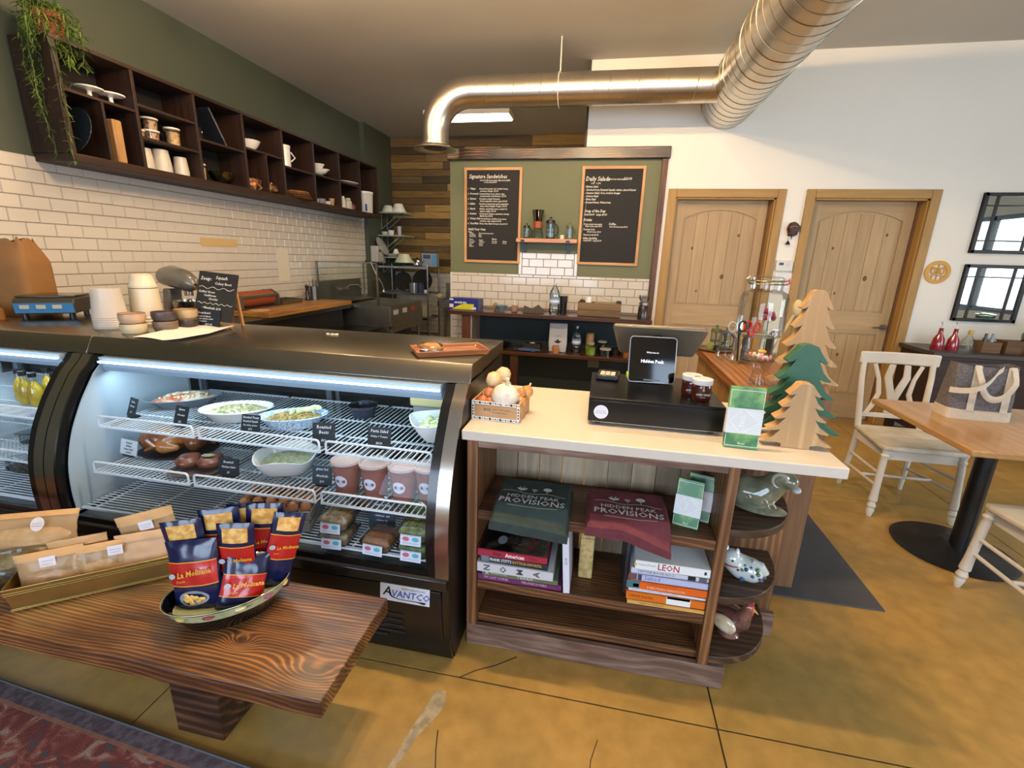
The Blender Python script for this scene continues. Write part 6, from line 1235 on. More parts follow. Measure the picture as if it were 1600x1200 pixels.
t = T('white_canister', 'tall white lidded canister in the fifth column', 'canister', (X1+.03, 4.74, 2.356)); obj('can', MB().lathe([(0, 0), (.055, 0), (.055, .19), (0, .19)], n=24), CERAM, t); obj('lid', MB().lathe([(.06, .185), (.06, .21), (.02, .222), (0, .222)], n=24), CERAM, t); obj('handle', MB().tube([(.05, .03, .06), (.07, .07, .1), (.05, .03, .15)], .007, 6), CERAM, t)
for i in range(5): lth('wicker_basket' if i == 4 else 'wicker_plate', ['lowest woven plate in the fifth column stack', 'second woven plate in the fifth column', 'third woven plate in the fifth column', 'fourth woven plate in the fifth column', 'shallow woven basket topping the fifth column stack'][i], 'basket', (X1+.02, 4.90, 2.056+.017*i), [(0, 0), (.12, 0), (.16-.01*i, .012), (.155-.01*i, .016), (.11, .006), (0, .006)], two('#5a3a1c', '#9a6a38', 60, .8, bump=.2), 28, sy=1.2)
for i, (y, s, lb) in enumerate(((5.30, 1, 'square white dish tilted in the sixth column'), (5.36, .9, 'second white dish in the sixth column pile'), (5.42, .8, 'top white dish in the sixth column pile'))):
    t = T('white_dish', lb, 'dish', (X1, y, 2.366+.026*i)); obj('dish', MB().lathe([(0, 0), (.07*s, 0), (.13*s, .03), (.135*s, .034), (.12*s, .034), (0, .01)], n=28, wob=lambda a: 1+.12*math.cos(4*a)).xf(Matrix.Rotation(.0, 4, 'X')), CERAM, t)
lth('white_bowl', 'low white bowl on top of the dish pile', 'bowl', (X1, 5.38, 2.366+.0875), [(0, 0), (.04, 0), (.075, .05), (.07, .05), (0, .012)], CERAM)
for (y, z, r, h, c, lb) in ((5.24, 2.056, .03, .05, '#c9c2b4', 'small pale cup in the lower sixth column'), (5.34, 2.056, .055, .06, '#8a8494', 'violet-grey bowl in the lower sixth column'), (5.47, 2.056, .05, .045, '#d6d0c4', 'white dish in the lower sixth column'), (5.57, 2.056, .035, .09, '#a88a5e', 'tan cup at the right of the lower sixth column')): lth('small_bowl', lb, 'bowl', (X1+.03, y, z), [(0, 0), (r*.7, 0), (r, h), (r*.93, h), (r*.6, h*.15), (0, h*.12)], M(c, .35))
t = T('white_platter', 'long white platter on the seventh column shelf, sticking out', 'platter', (X1+.04, 5.98, 2.366), .0); obj('platter', MB().lathe([(0, 0), (.09, 0), (.17, .02), (.172, .026), (.09, .01), (0, .008)], n=36, sx=.62, sy=1.1), CERAM, t)
for (y, r, h, c, lb) in ((5.72, .025, .21, '#c9ccca', 'tall clear bottle at left of the lower seventh column'), (5.83, .032, .15, '#d2cec4', 'white bottle with a blue base label'), (5.95, .05, .14, '#b7b2a8', 'pale jar in the lower seventh column'), (6.07, .045, .08, '#6a2a2c', 'low dark red jar in the lower seventh column')): lth('pantry_jar', lb, 'jar', (X1+.03, y, 2.056), [(0, 0), (r, 0), (r, h*.7), (r*.7, h*.8), (r*.7, h), (0, h)], M(c, .3))
t = T('white_bucket', 'large white plastic bucket with a blue mark in the last column', 'bucket', (X1+.02, 6.40, 2.056)); obj('bucket', MB().lathe([(0, 0), (.115, 0), (.125, .26), (0, .26)], n=32), M('#c2c0b8', .35), t); obj('lid', MB().lathe([(.13, .25), (.132, .275), (0, .275)], n=32), CERAM, t); obj('mark', MB().box(.07, .088, -.10, -.06, .02, .11), M('#2a4a9a', .5), t)
# hanging plant
pt = T('hanging_plant', 'trailing green plant in a terracotta pot on the left end of the wall cabinet', 'plant', (-3.42, 2.645, 2.701))
obj('pot', MB().lathe([(0, 0), (.065, 0), (.082, .10), (.092, .10), (.092, .135), (.082, .135), (.078, .11), (0, .11)], n=28), M('#8f4a2c', .8, noise=.15), pt); obj('soil', MB().lathe([(0, .112), (.078, .114)], n=16), M('#2a1c12', .9), pt)
random.seed(21); lv = MB(); stems = MB()
def leaf(mb, p, d, L, wd, up=Vector((0, 0, 1))):
    d = d.normalized(); s = d.cross(up); s = (s if s.length > .05 else Vector((1, 0, 0))).normalized()*wd/2; n = s.cross(d).normalized()*wd*.25
    a = p; b = p+d*L*.35; c = p+d*L*.75-Vector((0, 0, L*.15)); e = p+d*L-Vector((0, 0, L*.3))
    mb.add([a, b-s, b+n, b+s, c-s*.7, c+n*.7, c+s*.7, e], [(0, 1, 2), (0, 2, 3), (1, 4, 5, 2), (2, 5, 6, 3), (4, 7, 5), (5, 7, 6)], False)
for k in range(46):
    a = random.uniform(-2.6, 2.0); r = random.uniform(.06, .17); ln = random.uniform(.15, .95) if k < 34 else random.uniform(.05, .2)
    if a > -.3: ln *= .35
    pts = [Vector((0, 0, .12))]; out = Vector((math.cos(a)*.8+.25, math.sin(a)*.9-.1, 0)); n = int(ln/.035)+4
    for i in range(1, n):
        tt_ = i/n; h = .12+.07*math.sin(min(1, tt_*3)*PI)*(.8)-max(0, tt_-.18)*ln*1.15; rr = r*min(1, tt_*4); pts.append(Vector((out.x*rr+.02*mn.noise(Vector((k, tt_*5, 0))), out.y*rr+.03*mn.noise(Vector((k, tt_*5, 9))), h)))
    stems.tube(pts, .0018, 4)
    for p in pts[1:]:
        for q in range(3): leaf(lv, p, Vector((random.uniform(-1, 1), random.uniform(-1, 1), random.uniform(-.9, .5))), random.uniform(.03, .06), random.uniform(.006, .011))
obj('stems', stems, M('#4b5a26', .6), pt, fixn=False); obj('foliage', lv, two('#36501c', '#6f8a30', 6, .55, bump=0, c3='#8aa046'), pt, stuff=True, fixn=False, sharp=False)

# ================================================================== LEFT KITCHEN SIDE
kc = T('prep_table', 'steel prep table with a thick butcher block top along the left wall', 'table', (-3.3, 4.4, 0))
P(kc, 'butcher_block', MB().box(XL+.012, -3.0, 3.75, 5.20, .90, .945), wood('#8a5a26', '#b98642', 'Y', .45, .8, .8, .1, rings=.15), bev=.004)
P(kc, 'steel_top', MB().box(XL+.012, -3.02, 2.4, 5.22, .855, .899), M('#6b6a62', .3, 1), bev=.003); P(kc, 'cabinet_body', MB().box(XL+.012, -3.10, 2.4, 5.15, .12, .855), M('#161514', .5)); P(kc, 'foot', MB().box(XL+.05, -3.15, 2.5, 2.6, 0, .12).box(XL+.05, -3.15, 5.0, 5.1, 0, .12), M('#222', .5) if False else DARKM)
t = T('pepper_mill', 'black turned pepper mill on the butcher block', 'pepper mill', (-3.44, 4.98, .9455)); obj('mill', MB().lathe([(0, 0), (.028, 0), (.03, .02), (.02, .05), (.026, .09), (.016, .11), (.022, .125), (.014, .135), (.024, .155), (.02, .175), (.005, .182), (.004, .195), (0, .197)], n=24), M('#14100e', .25, coat=.5), t)
t = T('shallow_pan', 'shallow brown-grey baking pan on the butcher block', 'pan', (-3.46, 4.58, .9455), PI/2); obj('pan', MB().box(-.16, .16, -.10, .10, 0, .004).box(-.17, -.16, -.11, .11, 0, .05).box(.16, .17, -.11, .11, 0, .05).box(-.17, .17, -.11, -.10, 0, .05).box(-.17, .17, .10, .11, 0, .05), M('#6b624c', .35, .6), t, bev=.003)
t = T('paper_cutter', 'orange-red paper roll dispenser with a grey bar on the butcher block', 'dispenser', (-3.44, 4.10, .9455), 0)
obj('side_plate', MB().prism([(-.10, 0), (.10, 0), (.10, .12), (.02, .17), (-.10, .16)], 'XZ', -.26, -.25).prism([(-.10, 0), (.10, 0), (.10, .12), (.02, .17), (-.10, .16)], 'XZ', .25, .26), M('#7a7568', .4, .7), t); obj('roll', MB().cyl((-.01, -.245, .085), (-.01, .245, .085), .078, n=36), M('#9a4a2a', .6, noise=.1), t); obj('cutter_bar', MB().box(.055, .085, -.25, .25, .105, .13), M('#8f8a7c', .35, .8), t, bev=.003); obj('foot', MB().box(-.1, .1, -.26, .26, 0, .008), M('#3a3630', .5), t)
t = T('round_disc', 'pale round paper disc lying at the near end of the butcher block', 'disc', (-3.22, 3.90, .9455)); obj('disc', MB().lathe([(0, 0), (.09, 0), (.09, .004), (0, .004)], n=32), M('#c9a070', .7), t)
# stand mixer behind the ramekins
t = T('stand_mixer', 'grey stand mixer behind the stacked ramekins', 'mixer', (-3.15, 3.02, .90), math.radians(-12))
MX = M('#6b675e', .25, coat=.6)
obj('base', MB().prism([(x, y) for x, y in rrect(.22, .34, .07)], 'XY', 0, .04), MX, t, bev=.008); obj('column', MB().prism([(-.08, .03), (-.17, .03), (-.175, .16), (-.15, .30), (-.07, .30), (-.09, .16)], 'XZ', -.05, .05), MX, t, bev=.012)
obj('head', MB().tube([(-.20, 0, .38), (-.17, 0, .385), (-.08, 0, .39), (.05, 0, .37), (.13, 0, .34), (.165, 0, .325)], [.02, .068, .082, .078, .06, .02], 20).xf(Matrix.Translation((0, 0, -.0))), MX, t); obj('hub', MB().cyl((.08, 0, .30), (.08, 0, .255), .03, n=16).cyl((.165, 0, .33), (.19, 0, .32), .02, n=14), M('#a39c8c', .25, 1), t)
obj('bowl', MB().lathe([(0, .042), (.05, .042), (.06, .06), (.105, .14), (.11, .22), (.105, .22), (.1, .14), (.05, .066), (0, .06)], (.08, 0, 0), 32), M('#a8a294', .2, 1), t); obj('beater', MB().tube([(.08+.035*math.cos(a), 0, .16+.07*math.sin(a)) for a in [2*PI*i/20 for i in range(20)]], .004, 6, closed=True), M('#a39c8c', .3, 1), t)
t = T('small_dish', 'small tan dish on the prep table behind the cream tubs', 'dish', (-2.98+.0, 3.20, .90)) ; obj('dish', MB().lathe([(0, 0), (.04, 0), (.06, .04), (.055, .04), (0, .01)], n=24), M('#a87a3a', .4), t); t.location = (-3.12, 3.30, .90)
# wall paper note & tape strip on the tiles
t = T('taped_notice', 'pale paper notice taped on the left wall tiles', 'notice', (XL+.011, 4.83, 1.35)); obj('paper', MB().box(0, .0015, -.10, .10, -.18, .18), M('#d2cab8', .6), t)
t = T('tape_strip', 'tan strip of masking tape across the left wall tiles', 'tape', (XL+.011, 3.95, 1.56)); obj('tape', MB().box(0, .0015, -.22, .22, -.038, .038), M('#c2a874', .7), t)
# triple sink
sk_ = T('steel_sink', 'stainless sink unit with backsplash in the kitchen corner', 'sink', (-3.1, 5.9, 0)); SS = M('#a3a196', .4, 1, noise=.15, nscale=10)
P(sk_, 'basin', MB().box(-3.30, -2.55, 5.32, 6.35, .60, .64).box(-3.30, -3.27, 5.32, 6.35, .6, .885).box(-2.58, -2.55, 5.32, 6.35, .55, .885).box(-3.3, -2.55, 5.32, 5.35, .55, .885).box(-3.3, -2.55, 6.32, 6.35, .55, .885), SS, bev=.004)
P(sk_, 'drainboard', MB().box(-3.55, -3.0, 5.25, 5.32, .86, .885).box(-3.55, -3.27, 5.32, 6.4, .86, .885), SS); P(sk_, 'backsplash', MB().box(-3.585, -3.55, 5.35, 6.45, .86, 1.15), SS, bev=.006)
for (x, y) in ((-3.25, 5.37), (-2.6, 5.37), (-3.25, 6.3), (-2.6, 6.3)): P(sk_, 'leg', MB().cyl((x, y, 0), (x, y, .61), .02, n=12), SS)
P(sk_, 'faucet', MB().cyl((-3.55, 5.9, 1.02), (-3.49, 5.9, 1.02), .014, n=10).tube([(-3.49, 5.8, 1.02), (-3.49, 6.0, 1.02)], .012, 8).tube([(-3.49, 5.9, 1.02), (-3.42, 5.9, 1.08), (-3.30, 5.9, 1.09), (-3.22, 5.9, 1.02)], .009, 8), M('#c9c5b8', .15, 1))
for i, c in enumerate(('#b8c4d8', '#c9c9cc', '#b04a40')):
    t = T('sink_sticker', ['white and blue sticker on the sink front', 'grey sticker in the middle of the sink front', 'red sticker on the sink front'][i], 'sticker', (-2.549, 5.46+.27*i, .80)); obj('sticker', MB().box(0, .0015, -.07, .07, -.03, .03), M(c, .5), t)
t = T('glass_screen', 'clear splash screen standing between prep table and sink', 'screen', (-3.0, 5.30, .886)); obj('pane', MB().box(-.50, .30, -.004, .004, 0, .50), glass('#f4f8f6', .2, base=.02), t); obj('frame', MB().box(-.51, -.49, -.01, .01, 0, .51).box(-.51, .31, -.01, .01, .50, .512).box(.29, .31, -.01, .01, 0, .51), M('#8d8a80', .3, 1), t)
for (x, y, lb) in ((-3.42, 5.42, 'steel utensil canister with ladles beside the sink'),):
    t = T('utensil_canister', lb, 'canister', (x+.1, y-.35, .9455)); obj('can', MB().lathe([(0, 0), (.055, 0), (.055, .16), (.05, .16), (.05, .01), (0, .01)], n=24), M('#85827a', .3, 1), t)
    for k in range(4): obj('utensil', MB().cyl((.02*math.cos(k*1.7), .02*math.sin(k*1.7), .01), (.05*math.cos(k*1.7), .04*math.sin(k*1.7), .24), .005, n=6), M('#7a7568', .3, 1), t)
    t.location = (-3.42, 5.08, .9455)
t = T('trash_bin', 'black bin under the drainboard in the kitchen', 'bin', (-2.83, 5.0, 0)); obj('bin', MB().prism([(-.17, 0), (.17, 0), (.20, .62), (-.20, .62)], 'XZ', -.18, .18), M('#0b0b0b', .4), t, bev=.01); obj('rim', MB().box(-.21, .21, -.19, .19, .62, .65), M('#111', .4) if False else BLACK, t, bev=.008)
# wall soap/towel dispensers
t = T('towel_dispenser', 'white paper towel dispenser on the green pilaster', 'dispenser', (-3.548, 6.88, 1.38)); obj('body', MB().box(0, .12, -.10, .10, -.0, .24), M('#b5b4ae', .4), t, bev=.01); obj('window', MB().box(.12, .122, -.05, .0, .15, .19), M('#222326', .3), t)
t = T('soap_dispenser', 'small white soap dispenser next to the paper towel dispenser', 'dispenser', (-3.548, 7.08, 1.36)); obj('body', MB().box(0, .08, -.05, .05, 0, .20), M('#c9c8c0', .4), t, bev=.01)
# hose
t = T('spray_hose', 'grey pre-rinse hose and arm above the sink', 'faucet', (-3.5, 6.45, .886)); obj('pipe', MB().tube([(0, 0, 0), (0, 0, .45), (.05, .0, .52), (.12, 0, .50)], .012, 8).tube([(.12, 0, .5), (.2, -.02, .34), (.3, -.03, .2), (.32, -.02, .12)], .010, 8), M('#8f8d85', .3, 1), t); obj('spray_head', MB().lathe([(.01, 0), (.028, .01), (.03, .03), (.012, .06)], (.32, -.02, .06), 14), M('#a9a79e', .3, 1), t)
# corner glass shelves
for i, (z, lb) in enumerate(((2.135, 'top glass corner shelf on brackets in the kitchen corner'), (1.795, 'middle glass corner shelf on brackets in the kitchen corner'), (1.465, 'lowest glass corner shelf on brackets in the kitchen corner'))):
    t = T('bracket_shelf', lb, 'shelf', (-3.42, 7.28, z)); obj('board', MB().box(-.13, .30, -.22, .22, -.02, 0), M('#9aa396', .3), t, bev=.002); obj('bracket', MB().bar((-.12, -.1, -.02), (-.12, -.1, -.25), .012).bar((-.12, -.1, -.25), (.18, -.1, -.02), .010), M('#a8aca2', .3, .7), t); obj('bracket', MB().bar((-.12, .1, -.02), (-.12, .1, -.25), .012).bar((-.12, .1, -.25), (.18, .1, -.02), .010), M('#a8aca2', .3, .7), t)
def bowl_(L, r, h, c, lb, cat='bowl', name='mixing_bowl', flip=False): 
    p = [(0, 0), (r*.5, 0), (r, h), (r*.94, h), (r*.45, h*.1), (0, h*.1)]
    if flip: p = [(q[0], h-q[1]) for q in p]
    return lth(name, lb, cat, L, p, c if not isinstance(c, str) else M(c, .35))
bowl_((-3.42, 7.18, 2.136), .11, .10, '#c9c8bd', 'white bowl turned over at left on the top corner shelf', flip=True); bowl_((-3.26, 7.22, 2.136), .12, .13, '#d2d0c4', 'white covered dish on the top corner shelf', flip=True); lth('glass_jar', 'clear jar at the back of the top corner shelf', 'jar', (-3.44, 7.40, 2.136), [(0, 0), (.05, 0), (.05, .15), (.045, .16), (0, .16)], CLR)
for (x, y, z, r, h, c, lb) in ((-3.47, 7.15, 1.796, .06, .05, '#c4c6ae', 'pale green cup at left of the middle corner shelf'), (-3.36, 7.13, 1.796, .05, .07, '#d4d4d0', 'white mug on the middle corner shelf'), (-3.22, 7.13, 1.796, .035, .13, '#a8a8b4', 'violet-grey tumbler on the middle corner shelf')): lth('cup', lb, 'cup', (x, y, z), [(0, 0), (r*.8, 0), (r, h), (r*.9, h), (r*.7, h*.1), (0, h*.1)], M(c, .3))
bowl_((-3.36, 7.15, 1.466), .13, .05, '#cfcdb8', 'pale plate pile on the lowest corner shelf', 'dish', 'plate_pile'); bowl_((-3.30, 7.15, 1.517), .05, .07, '#d8d8d2', 'small bright bowl on the plate pile', flip=True)
t = T('round_platter', 'large grey round platter leaning behind the lowest corner shelf', 'platter', (-3.47, 7.02, 1.466)); obj('plate', MB().lathe([(0, 0), (.14, .004), (.15, .012), (0, .012)], n=36).xf(Matrix.Translation((0, 0, .15)) @ Matrix.Rotation(math.radians(62), 4, 'Y')), M('#9a9b96', .35), t)
# wire rack
wr_ = T('wire_rack', 'chrome wire shelving unit in the kitchen corner', 'rack', (-3.08, 7.1, 0)); CHR = M('#a9abab', .25, 1)
for (x, y) in ((-3.48, 6.85), (-2.66, 6.85), (-3.48, 7.35), (-2.66, 7.35)): P(wr_, 'post', MB().cyl((x, y, 0), (x, y, 1.38), .013, n=10), CHR)
for z in (.25, .55, .93, 1.33):
    mb = MB().box(-3.48, -2.66, 6.845, 6.855, z-.03, z).box(-3.48, -2.66, 7.345, 7.355, z-.03, z).box(-3.485, -3.475, 6.85, 7.35, z-.03, z).box(-2.665, -2.655, 6.85, 7.35, z-.03, z)
    for k in range(17): mb.bar((-3.48+.82*k/16, 6.85, z-.006), (-3.48+.82*k/16, 7.35, z-.006), .006)
    P(wr_, 'wire_shelf', mb, CHR, fixn=False)
bowl_((-3.22, 7.05, 1.332), .14, .05, '#1f6a44', 'green salad spinner base on the wire rack top', name='spinner_base'); bowl_((-3.12, 7.05, 1.383), .15, .13, '#c0c2a8', 'pale colander turned over on the wire rack top', flip=True)
t = T('kettle', 'steel kettle on top of the wire rack', 'kettle', (-2.88, 7.0, 1.332)); obj('body', MB().lathe([(0, 0), (.07, 0), (.08, .04), (.06, .09), (.03, .11), (0, .11)], n=24), M('#c4c2ba', .2, 1), t); obj('lid_knob', MB().ball((0, 0, .12), .015, 10, 8), BLACK, t); obj('spout', MB().tube([(.06, 0, .05), (.1, 0, .08), (.11, 0, .1)], [.015, .01, .008], 8), M('#c4c2ba', .2, 1), t)
t = T('blue_bottle', 'dark blue jar under the kettle on the wire rack', 'jar', (-2.86, 6.95, .932)); obj('jar', MB().lathe([(0, 0), (.05, 0), (.05, .12), (.03, .14), (.03, .16), (0, .16)], n=20), M('#2c3a5c', .3), t); t.location = (-2.80, 6.93, .932)
t = T('blue_box', 'light blue carton standing at the right top of the wire rack', 'box', (-2.70, 7.15, 1.332)); obj('carton', MB().box(-.14, .10, -.06, .06, 0, .20), M('#8f9fae', .5), t); obj('print', MB().box(-.12, .0, -.0615, -.06, .12, .18), M('#3a4f7a', .5), t); obj('side_print', MB().box(.03, .095, -.0615, -.06, .02, .18), M('#5f9fd0', .5), t)
for (x, y, r, lb) in ((-3.20, 7.20, .15, 'black frying pan hanging at left in the wire rack'), (-2.88, 7.22, .17, 'larger black frying pan behind the steel pot')):
    t = T('frying_pan', lb, 'pan', (x, y, .932)); obj('pan', MB().lathe([(0, 0), (r*.8, 0), (r, .04), (r*.97, .04), (0, .01)], n=32).xf(Matrix.Translation((0, 0, r)) @ Matrix.Rotation(math.radians(80), 4, 'X')), M('#161210', .35, .4), t); obj('handle', MB().bar((0, -.02, 2*r-.01), (.0, .0, 2*r+.04), .02), M('#161210', .4), t)
t = T('steel_pot', 'shiny square steel pot in the wire rack', 'pot', (-2.92, 6.95, .932)); obj('pot', MB().lathe([(0, 0), (.09, 0), (.09, .15), (.085, .15), (.085, .01), (0, .01)], n=28), M('#b9b9b4', .2, 1), t)
t = T('white_cup', 'white cup at right in the wire rack', 'cup', (-2.72, 6.93, .932)); obj('cup', MB().lathe([(0, 0), (.03, 0), (.035, .05), (.03, .05), (0, .01)], n=16), CERAM, t)
for (x, y, z, w__, d__, h__, c, lb, nm_) in ((-2.85, 7.05, .556, .28, .2, .20, '#a9a696', 'white container on the lower wire rack shelf', 'storage_box'), (-3.15, 7.0, .556, .3, .2, .04, '#7a3e18', 'orange board on the lower wire rack shelf', 'board'), (-3.2, 7.05, .252, .25, .2, .2, '#5b5e5c', 'grey box low in the wire rack', 'storage_box')):
    t = T(nm_, lb, 'box', (x, y, z)); obj('box', MB().box(-w__/2, w__/2, -d__/2, d__/2, 0, h__), M(c, .5), t, bev=.006); obj('lid', MB().box(-w__/2-.004, w__/2+.004, -d__/2-.004, d__/2+.004, h__-.012, h__+.004), M(c, .45), t, bev=.003)
t = T('mop_bucket', 'black and red bucket on the kitchen floor', 'bucket', (-2.70, 6.55, 0)); obj('bucket', MB().lathe([(0, 0), (.13, 0), (.16, .17), (0, .17)], n=28), M('#a0201a', .4), t); obj('cover', MB().lathe([(.17, .17), (.165, .2), (.08, .30), (0, .31)], n=28), M('#121212', .4), t)
t = T('cleaner_jug', 'white cleaner jug with a black cap on the kitchen floor', 'jug', (-2.98, 6.6, 0)); obj('jug', MB().lathe([(0, 0), (.08, 0), (.08, .17), (.03, .23), (.03, .25), (0, .25)], n=20), M('#b9b9b0', .4), t); obj('cap', MB().lathe([(.034, .25), (.034, .285), (0, .285)], n=14), BLACK, t)
# hand sink
t = T('hand_sink', 'small steel hand sink on the kitchen back wall', 'sink', (-2.42, 7.40, .0)); obj('basin', MB().box(-.20, .20, -.22, .22, .68, .70).box(-.20, -.18, -.22, .22, .7, .82).box(.18, .20, -.22, .22, .7, .82).box(-.2, .2, -.22, -.20, .7, .82).box(-.2, .2, .2, .22, .7, .82), SS, t, bev=.003); obj('backsplash', MB().box(-.20, .20, .20, .235, .82, 1.06), SS, t); obj('faucet', MB().tube([(.08, .2, .95), (.08, .12, 1.0), (.08, .10, 1.12), (.06, .05, 1.10)], .009, 8), CHR, t); obj('leg', MB().box(-.18, -.14, .0, .04, 0, .68).box(.14, .18, 0, .04, 0, .68), SS, t)
t = T('scrub_pad', 'pale sponge on the rim of the small hand sink', 'sponge', (-2.60, 7.22, .821)); obj('sponge', MB().ball((0, 0, .045), (.06, .05, .045), 14, 10, wob=.3), M('#b9a880', .8), t)

# ================================================================== MENU WALL
def menu(x0, x1, z0, z1, lb, items):
    t = T('chalkboard', lb, 'chalkboard', ((x0+x1)/2, YB, (z0+z1)/2)); w_, h_ = (x1-x0)/2, (z1-z0)/2; f_ = .027; FR = wood('#b07a48', '#cf9f68', 'Z', .5, 1, .5); FX = wood('#b07a48', '#cf9f68', 'X', .5, 1, .5)
    obj('slate', MB().box(-w_+.01, w_-.01, -.012, -.003, -h_+.01, h_-.01), M('#1d1c1b', .75, noise=.12, nscale=4), t)
    bars(t, 'frame_stile', FR, ((-w_, -w_+f_, -.022, -.0, -h_, h_), (w_-f_, w_, -.022, 0, -h_, h_)), .002); bars(t, 'frame_rail', FX, ((-w_+f_, w_-f_, -.022, 0, h_-f_, h_), (-w_+f_, w_-f_, -.022, 0, -h_, -h_+f_)), .002)
    m = Matrix.Translation((-w_, -.0123, h_)) @ FACE
    lettering(t, M('#d9d4c6', .9), items, m, name='chalk_writing')
    return t
L = []
def ln(x, y, s, z, sh=.15, of=.0003): L.append((s, x*.00089*.84, -y*.00078*.95-.01, z*1.08, 'LEFT', sh, of+.0006, .86))
ln(65, 125, 'Signature Sandwiches', .050); ln(220, 160, 'served with house made chips and a pickle', .020); ln(280, 185, 'or side salad $4.00', .019)
rows = [('1.', 'Village:', 'Roasted beef, garlic aioli, cheddar cheese,', 'tomatoes, Arugula  $13.00'), ('2.', 'Provencal:', 'Roasted turkey, bacon, lettuce mayo,', 'roasted tomato aioli, Burbury  $13.00'), ('3.', 'Farmer:', 'Prosciutto, arugula, Parmesan,', 'Fresh mozzarella, tomato, mayo $13.00'), ('4.', 'Italian:', 'Provolone, Soppressata, garlic, peppadews', 'Green olives, Arugula, Oregano $13.00'), ('5.', 'Ranch:', 'Chicken, caramelized onion, roasted red', 'pepper, arugula  $13.00'), ('6.', 'Reuben:', 'Corned beef, Gruyere, sauerkraut, dressing', 'Marble Rye $14.00'), ('7.', 'Turkey Club:', 'Smoked bacon, cheddar, house sauce,', 'tomatoes, mayo, lettuce $13.00'), ('8.', 'Tuna Melt:', 'Olives, Swiss, Basil, Parmesan, Rye $12.00', '')]
for i, (n_, a, b1, b2) in enumerate(rows):
    y = 270+i*66; ln(50, y, n_, .019); ln(80, y, a, .0235, .15, .0006); ln(215 if i != 6 else 240, y, b1, .0195); ln(225, y+30, b2, .0195)
ln(60, 815, 'Build Your Own', .030); ln(60, 845, 'Meats', .016)
for i, s in enumerate(('Turkey', 'Prosciutto', 'Roast beef')): ln(75, 862+i*22, s, .017)
for i, s in enumerate(('Housemade burger sauce', 'Aioli', 'Pesto')): ln(210, 862+i*22, s, .017)
for i, s in enumerate(('Cheese', 'Provolone', 'Cheddar', 'Swiss', 'Gruyere')): ln(70, 945+i*24, s, .016)
for i, s in enumerate(('Veggies', 'Tomatoes', 'Lettuce', 'Onions')): ln(215, 955+i*24, s, .016)
ln(405, 940, 'Extras', .022); ln(405, 968, 'Avocado', .017); ln(405, 990, 'Bacon $2', .015); ln(560, 968, 'Gluten', .017); ln(560, 992, 'free $1', .016)
menu(-1.510, -.900, 1.445, 2.388, 'left framed chalkboard headed Signature Sandwiches on the green wall', L)
L = []
def ln2(x, y, s, z, sh=.15, of=.0003): L.append((s, x*.00084, -y*.00086-.005, z*1.1, 'LEFT', sh, of+.0006, .86))
ln2(45, 150, 'Daily Salads', .052); ln2(290, 140, 'served over mixed greens', .020); ln2(480, 140, '$13.00', .03); ln2(110, 185, 'S $7   L $12', .02)
for i, s in enumerate(('Chicken Salad', '- Smoked trout, Roasted Squash, raisins, shaved fennel', '- Summer Salad, Corn, herbed vinegar', '- Quinoa Salad', '- Pasta Salad', '- Roasted Beets, Watercress')): ln2(45, 222+i*34, s, .0235, .1, .0005)
ln2(55, 490, 'Soup of the Day', .033); ln2(50, 525, 'Small $6.00   Large $9.00', .0235)
ln2(50, 588, 'Drinks', .032); ln2(55, 630, 'House made Lemonade', .02); ln2(70, 652, 'Ginger syrup, sage $4.00', .018); ln2(350, 628, 'Coffee', .028); ln2(360, 655, 'Iced, French press $3.00', .019)
ln2(55, 690, 'Fountain Soda', .021); ln2(100, 715, 'Bottled water $2.00', .018); ln2(55, 750, 'Canned soda $2.00', .021); ln2(55, 790, 'Italian Sparkling', .024, .1, .0006); ln2(60, 815, 'Small $3.00   Large $5.00', .019)
menu(-.298, .312, 1.457, 2.395, 'right framed chalkboard headed Daily Salads on the green wall', L)
# coffee shelf
t = T('wall_shelf', 'small thick orange wood shelf between the two chalkboards', 'shelf', (-.61, YB, 1.66)); obj('board', MB().box(-.31, .31, -.16, -.0, 0, .04), wood('#a8682c', '#cf9048', 'X', .4, 1, .7, 0, coat=.3), t, bev=.004)
for x in (-.24, .22): obj('bracket', MB().box(x-.02, x+.02, -.163, 0, -.006, .0).box(x-.02, x+.02, -.166, -.16, -.006, .025).box(x-.02, x+.02, -.006, 0, -.1, 0), BLACK, t)
ZS2 = 1.7005
press(-.825, 4.92, ZS2, .032, .15, '#191a1c', 'small black french press at the left end of the coffee shelf', True)
t = T('pour_over', 'tall glass pour-over carafe with a wooden collar on the coffee shelf', 'coffee maker', (-.710, 4.91, ZS2)); obj('base', MB().lathe([(0, .003), (.062, .003), (.060, .05), (.040, .10), (.036, .12), (.033, .12), (.056, .05), (.058, .008), (0, .008)], n=32), CLR, t); obj('collar', MB().lathe([(.046, .10), (.047, .105), (.044, .135), (.047, .165), (.043, .165), (.034, .13), (.043, .10)], n=32), M('#9a4a1c', .4), t); obj('funnel', MB().lathe([(.030, .13), (.036, .16), (.062, .275), (.060, .275), (.034, .16)], n=32), glass('#8f8880', .4, base=.2), t)
press(-.580, 4.92, ZS2, .045, .215, '#17181a', 'larger black french press right of the pour-over carafe', True)
lth('candle', 'small white candle cup near the right of the coffee shelf', 'candle', (-.455, 4.88, ZS2), [(0, 0), (.021, 0), (.021, .038), (.016, .038), (.015, .03), (0, .03)], M('#d9d0bc', .4))
press(-.385, 4.93, ZS2, .034, .165, '#5f6238', 'olive-lidded glass press at the right end of the coffee shelf', True)
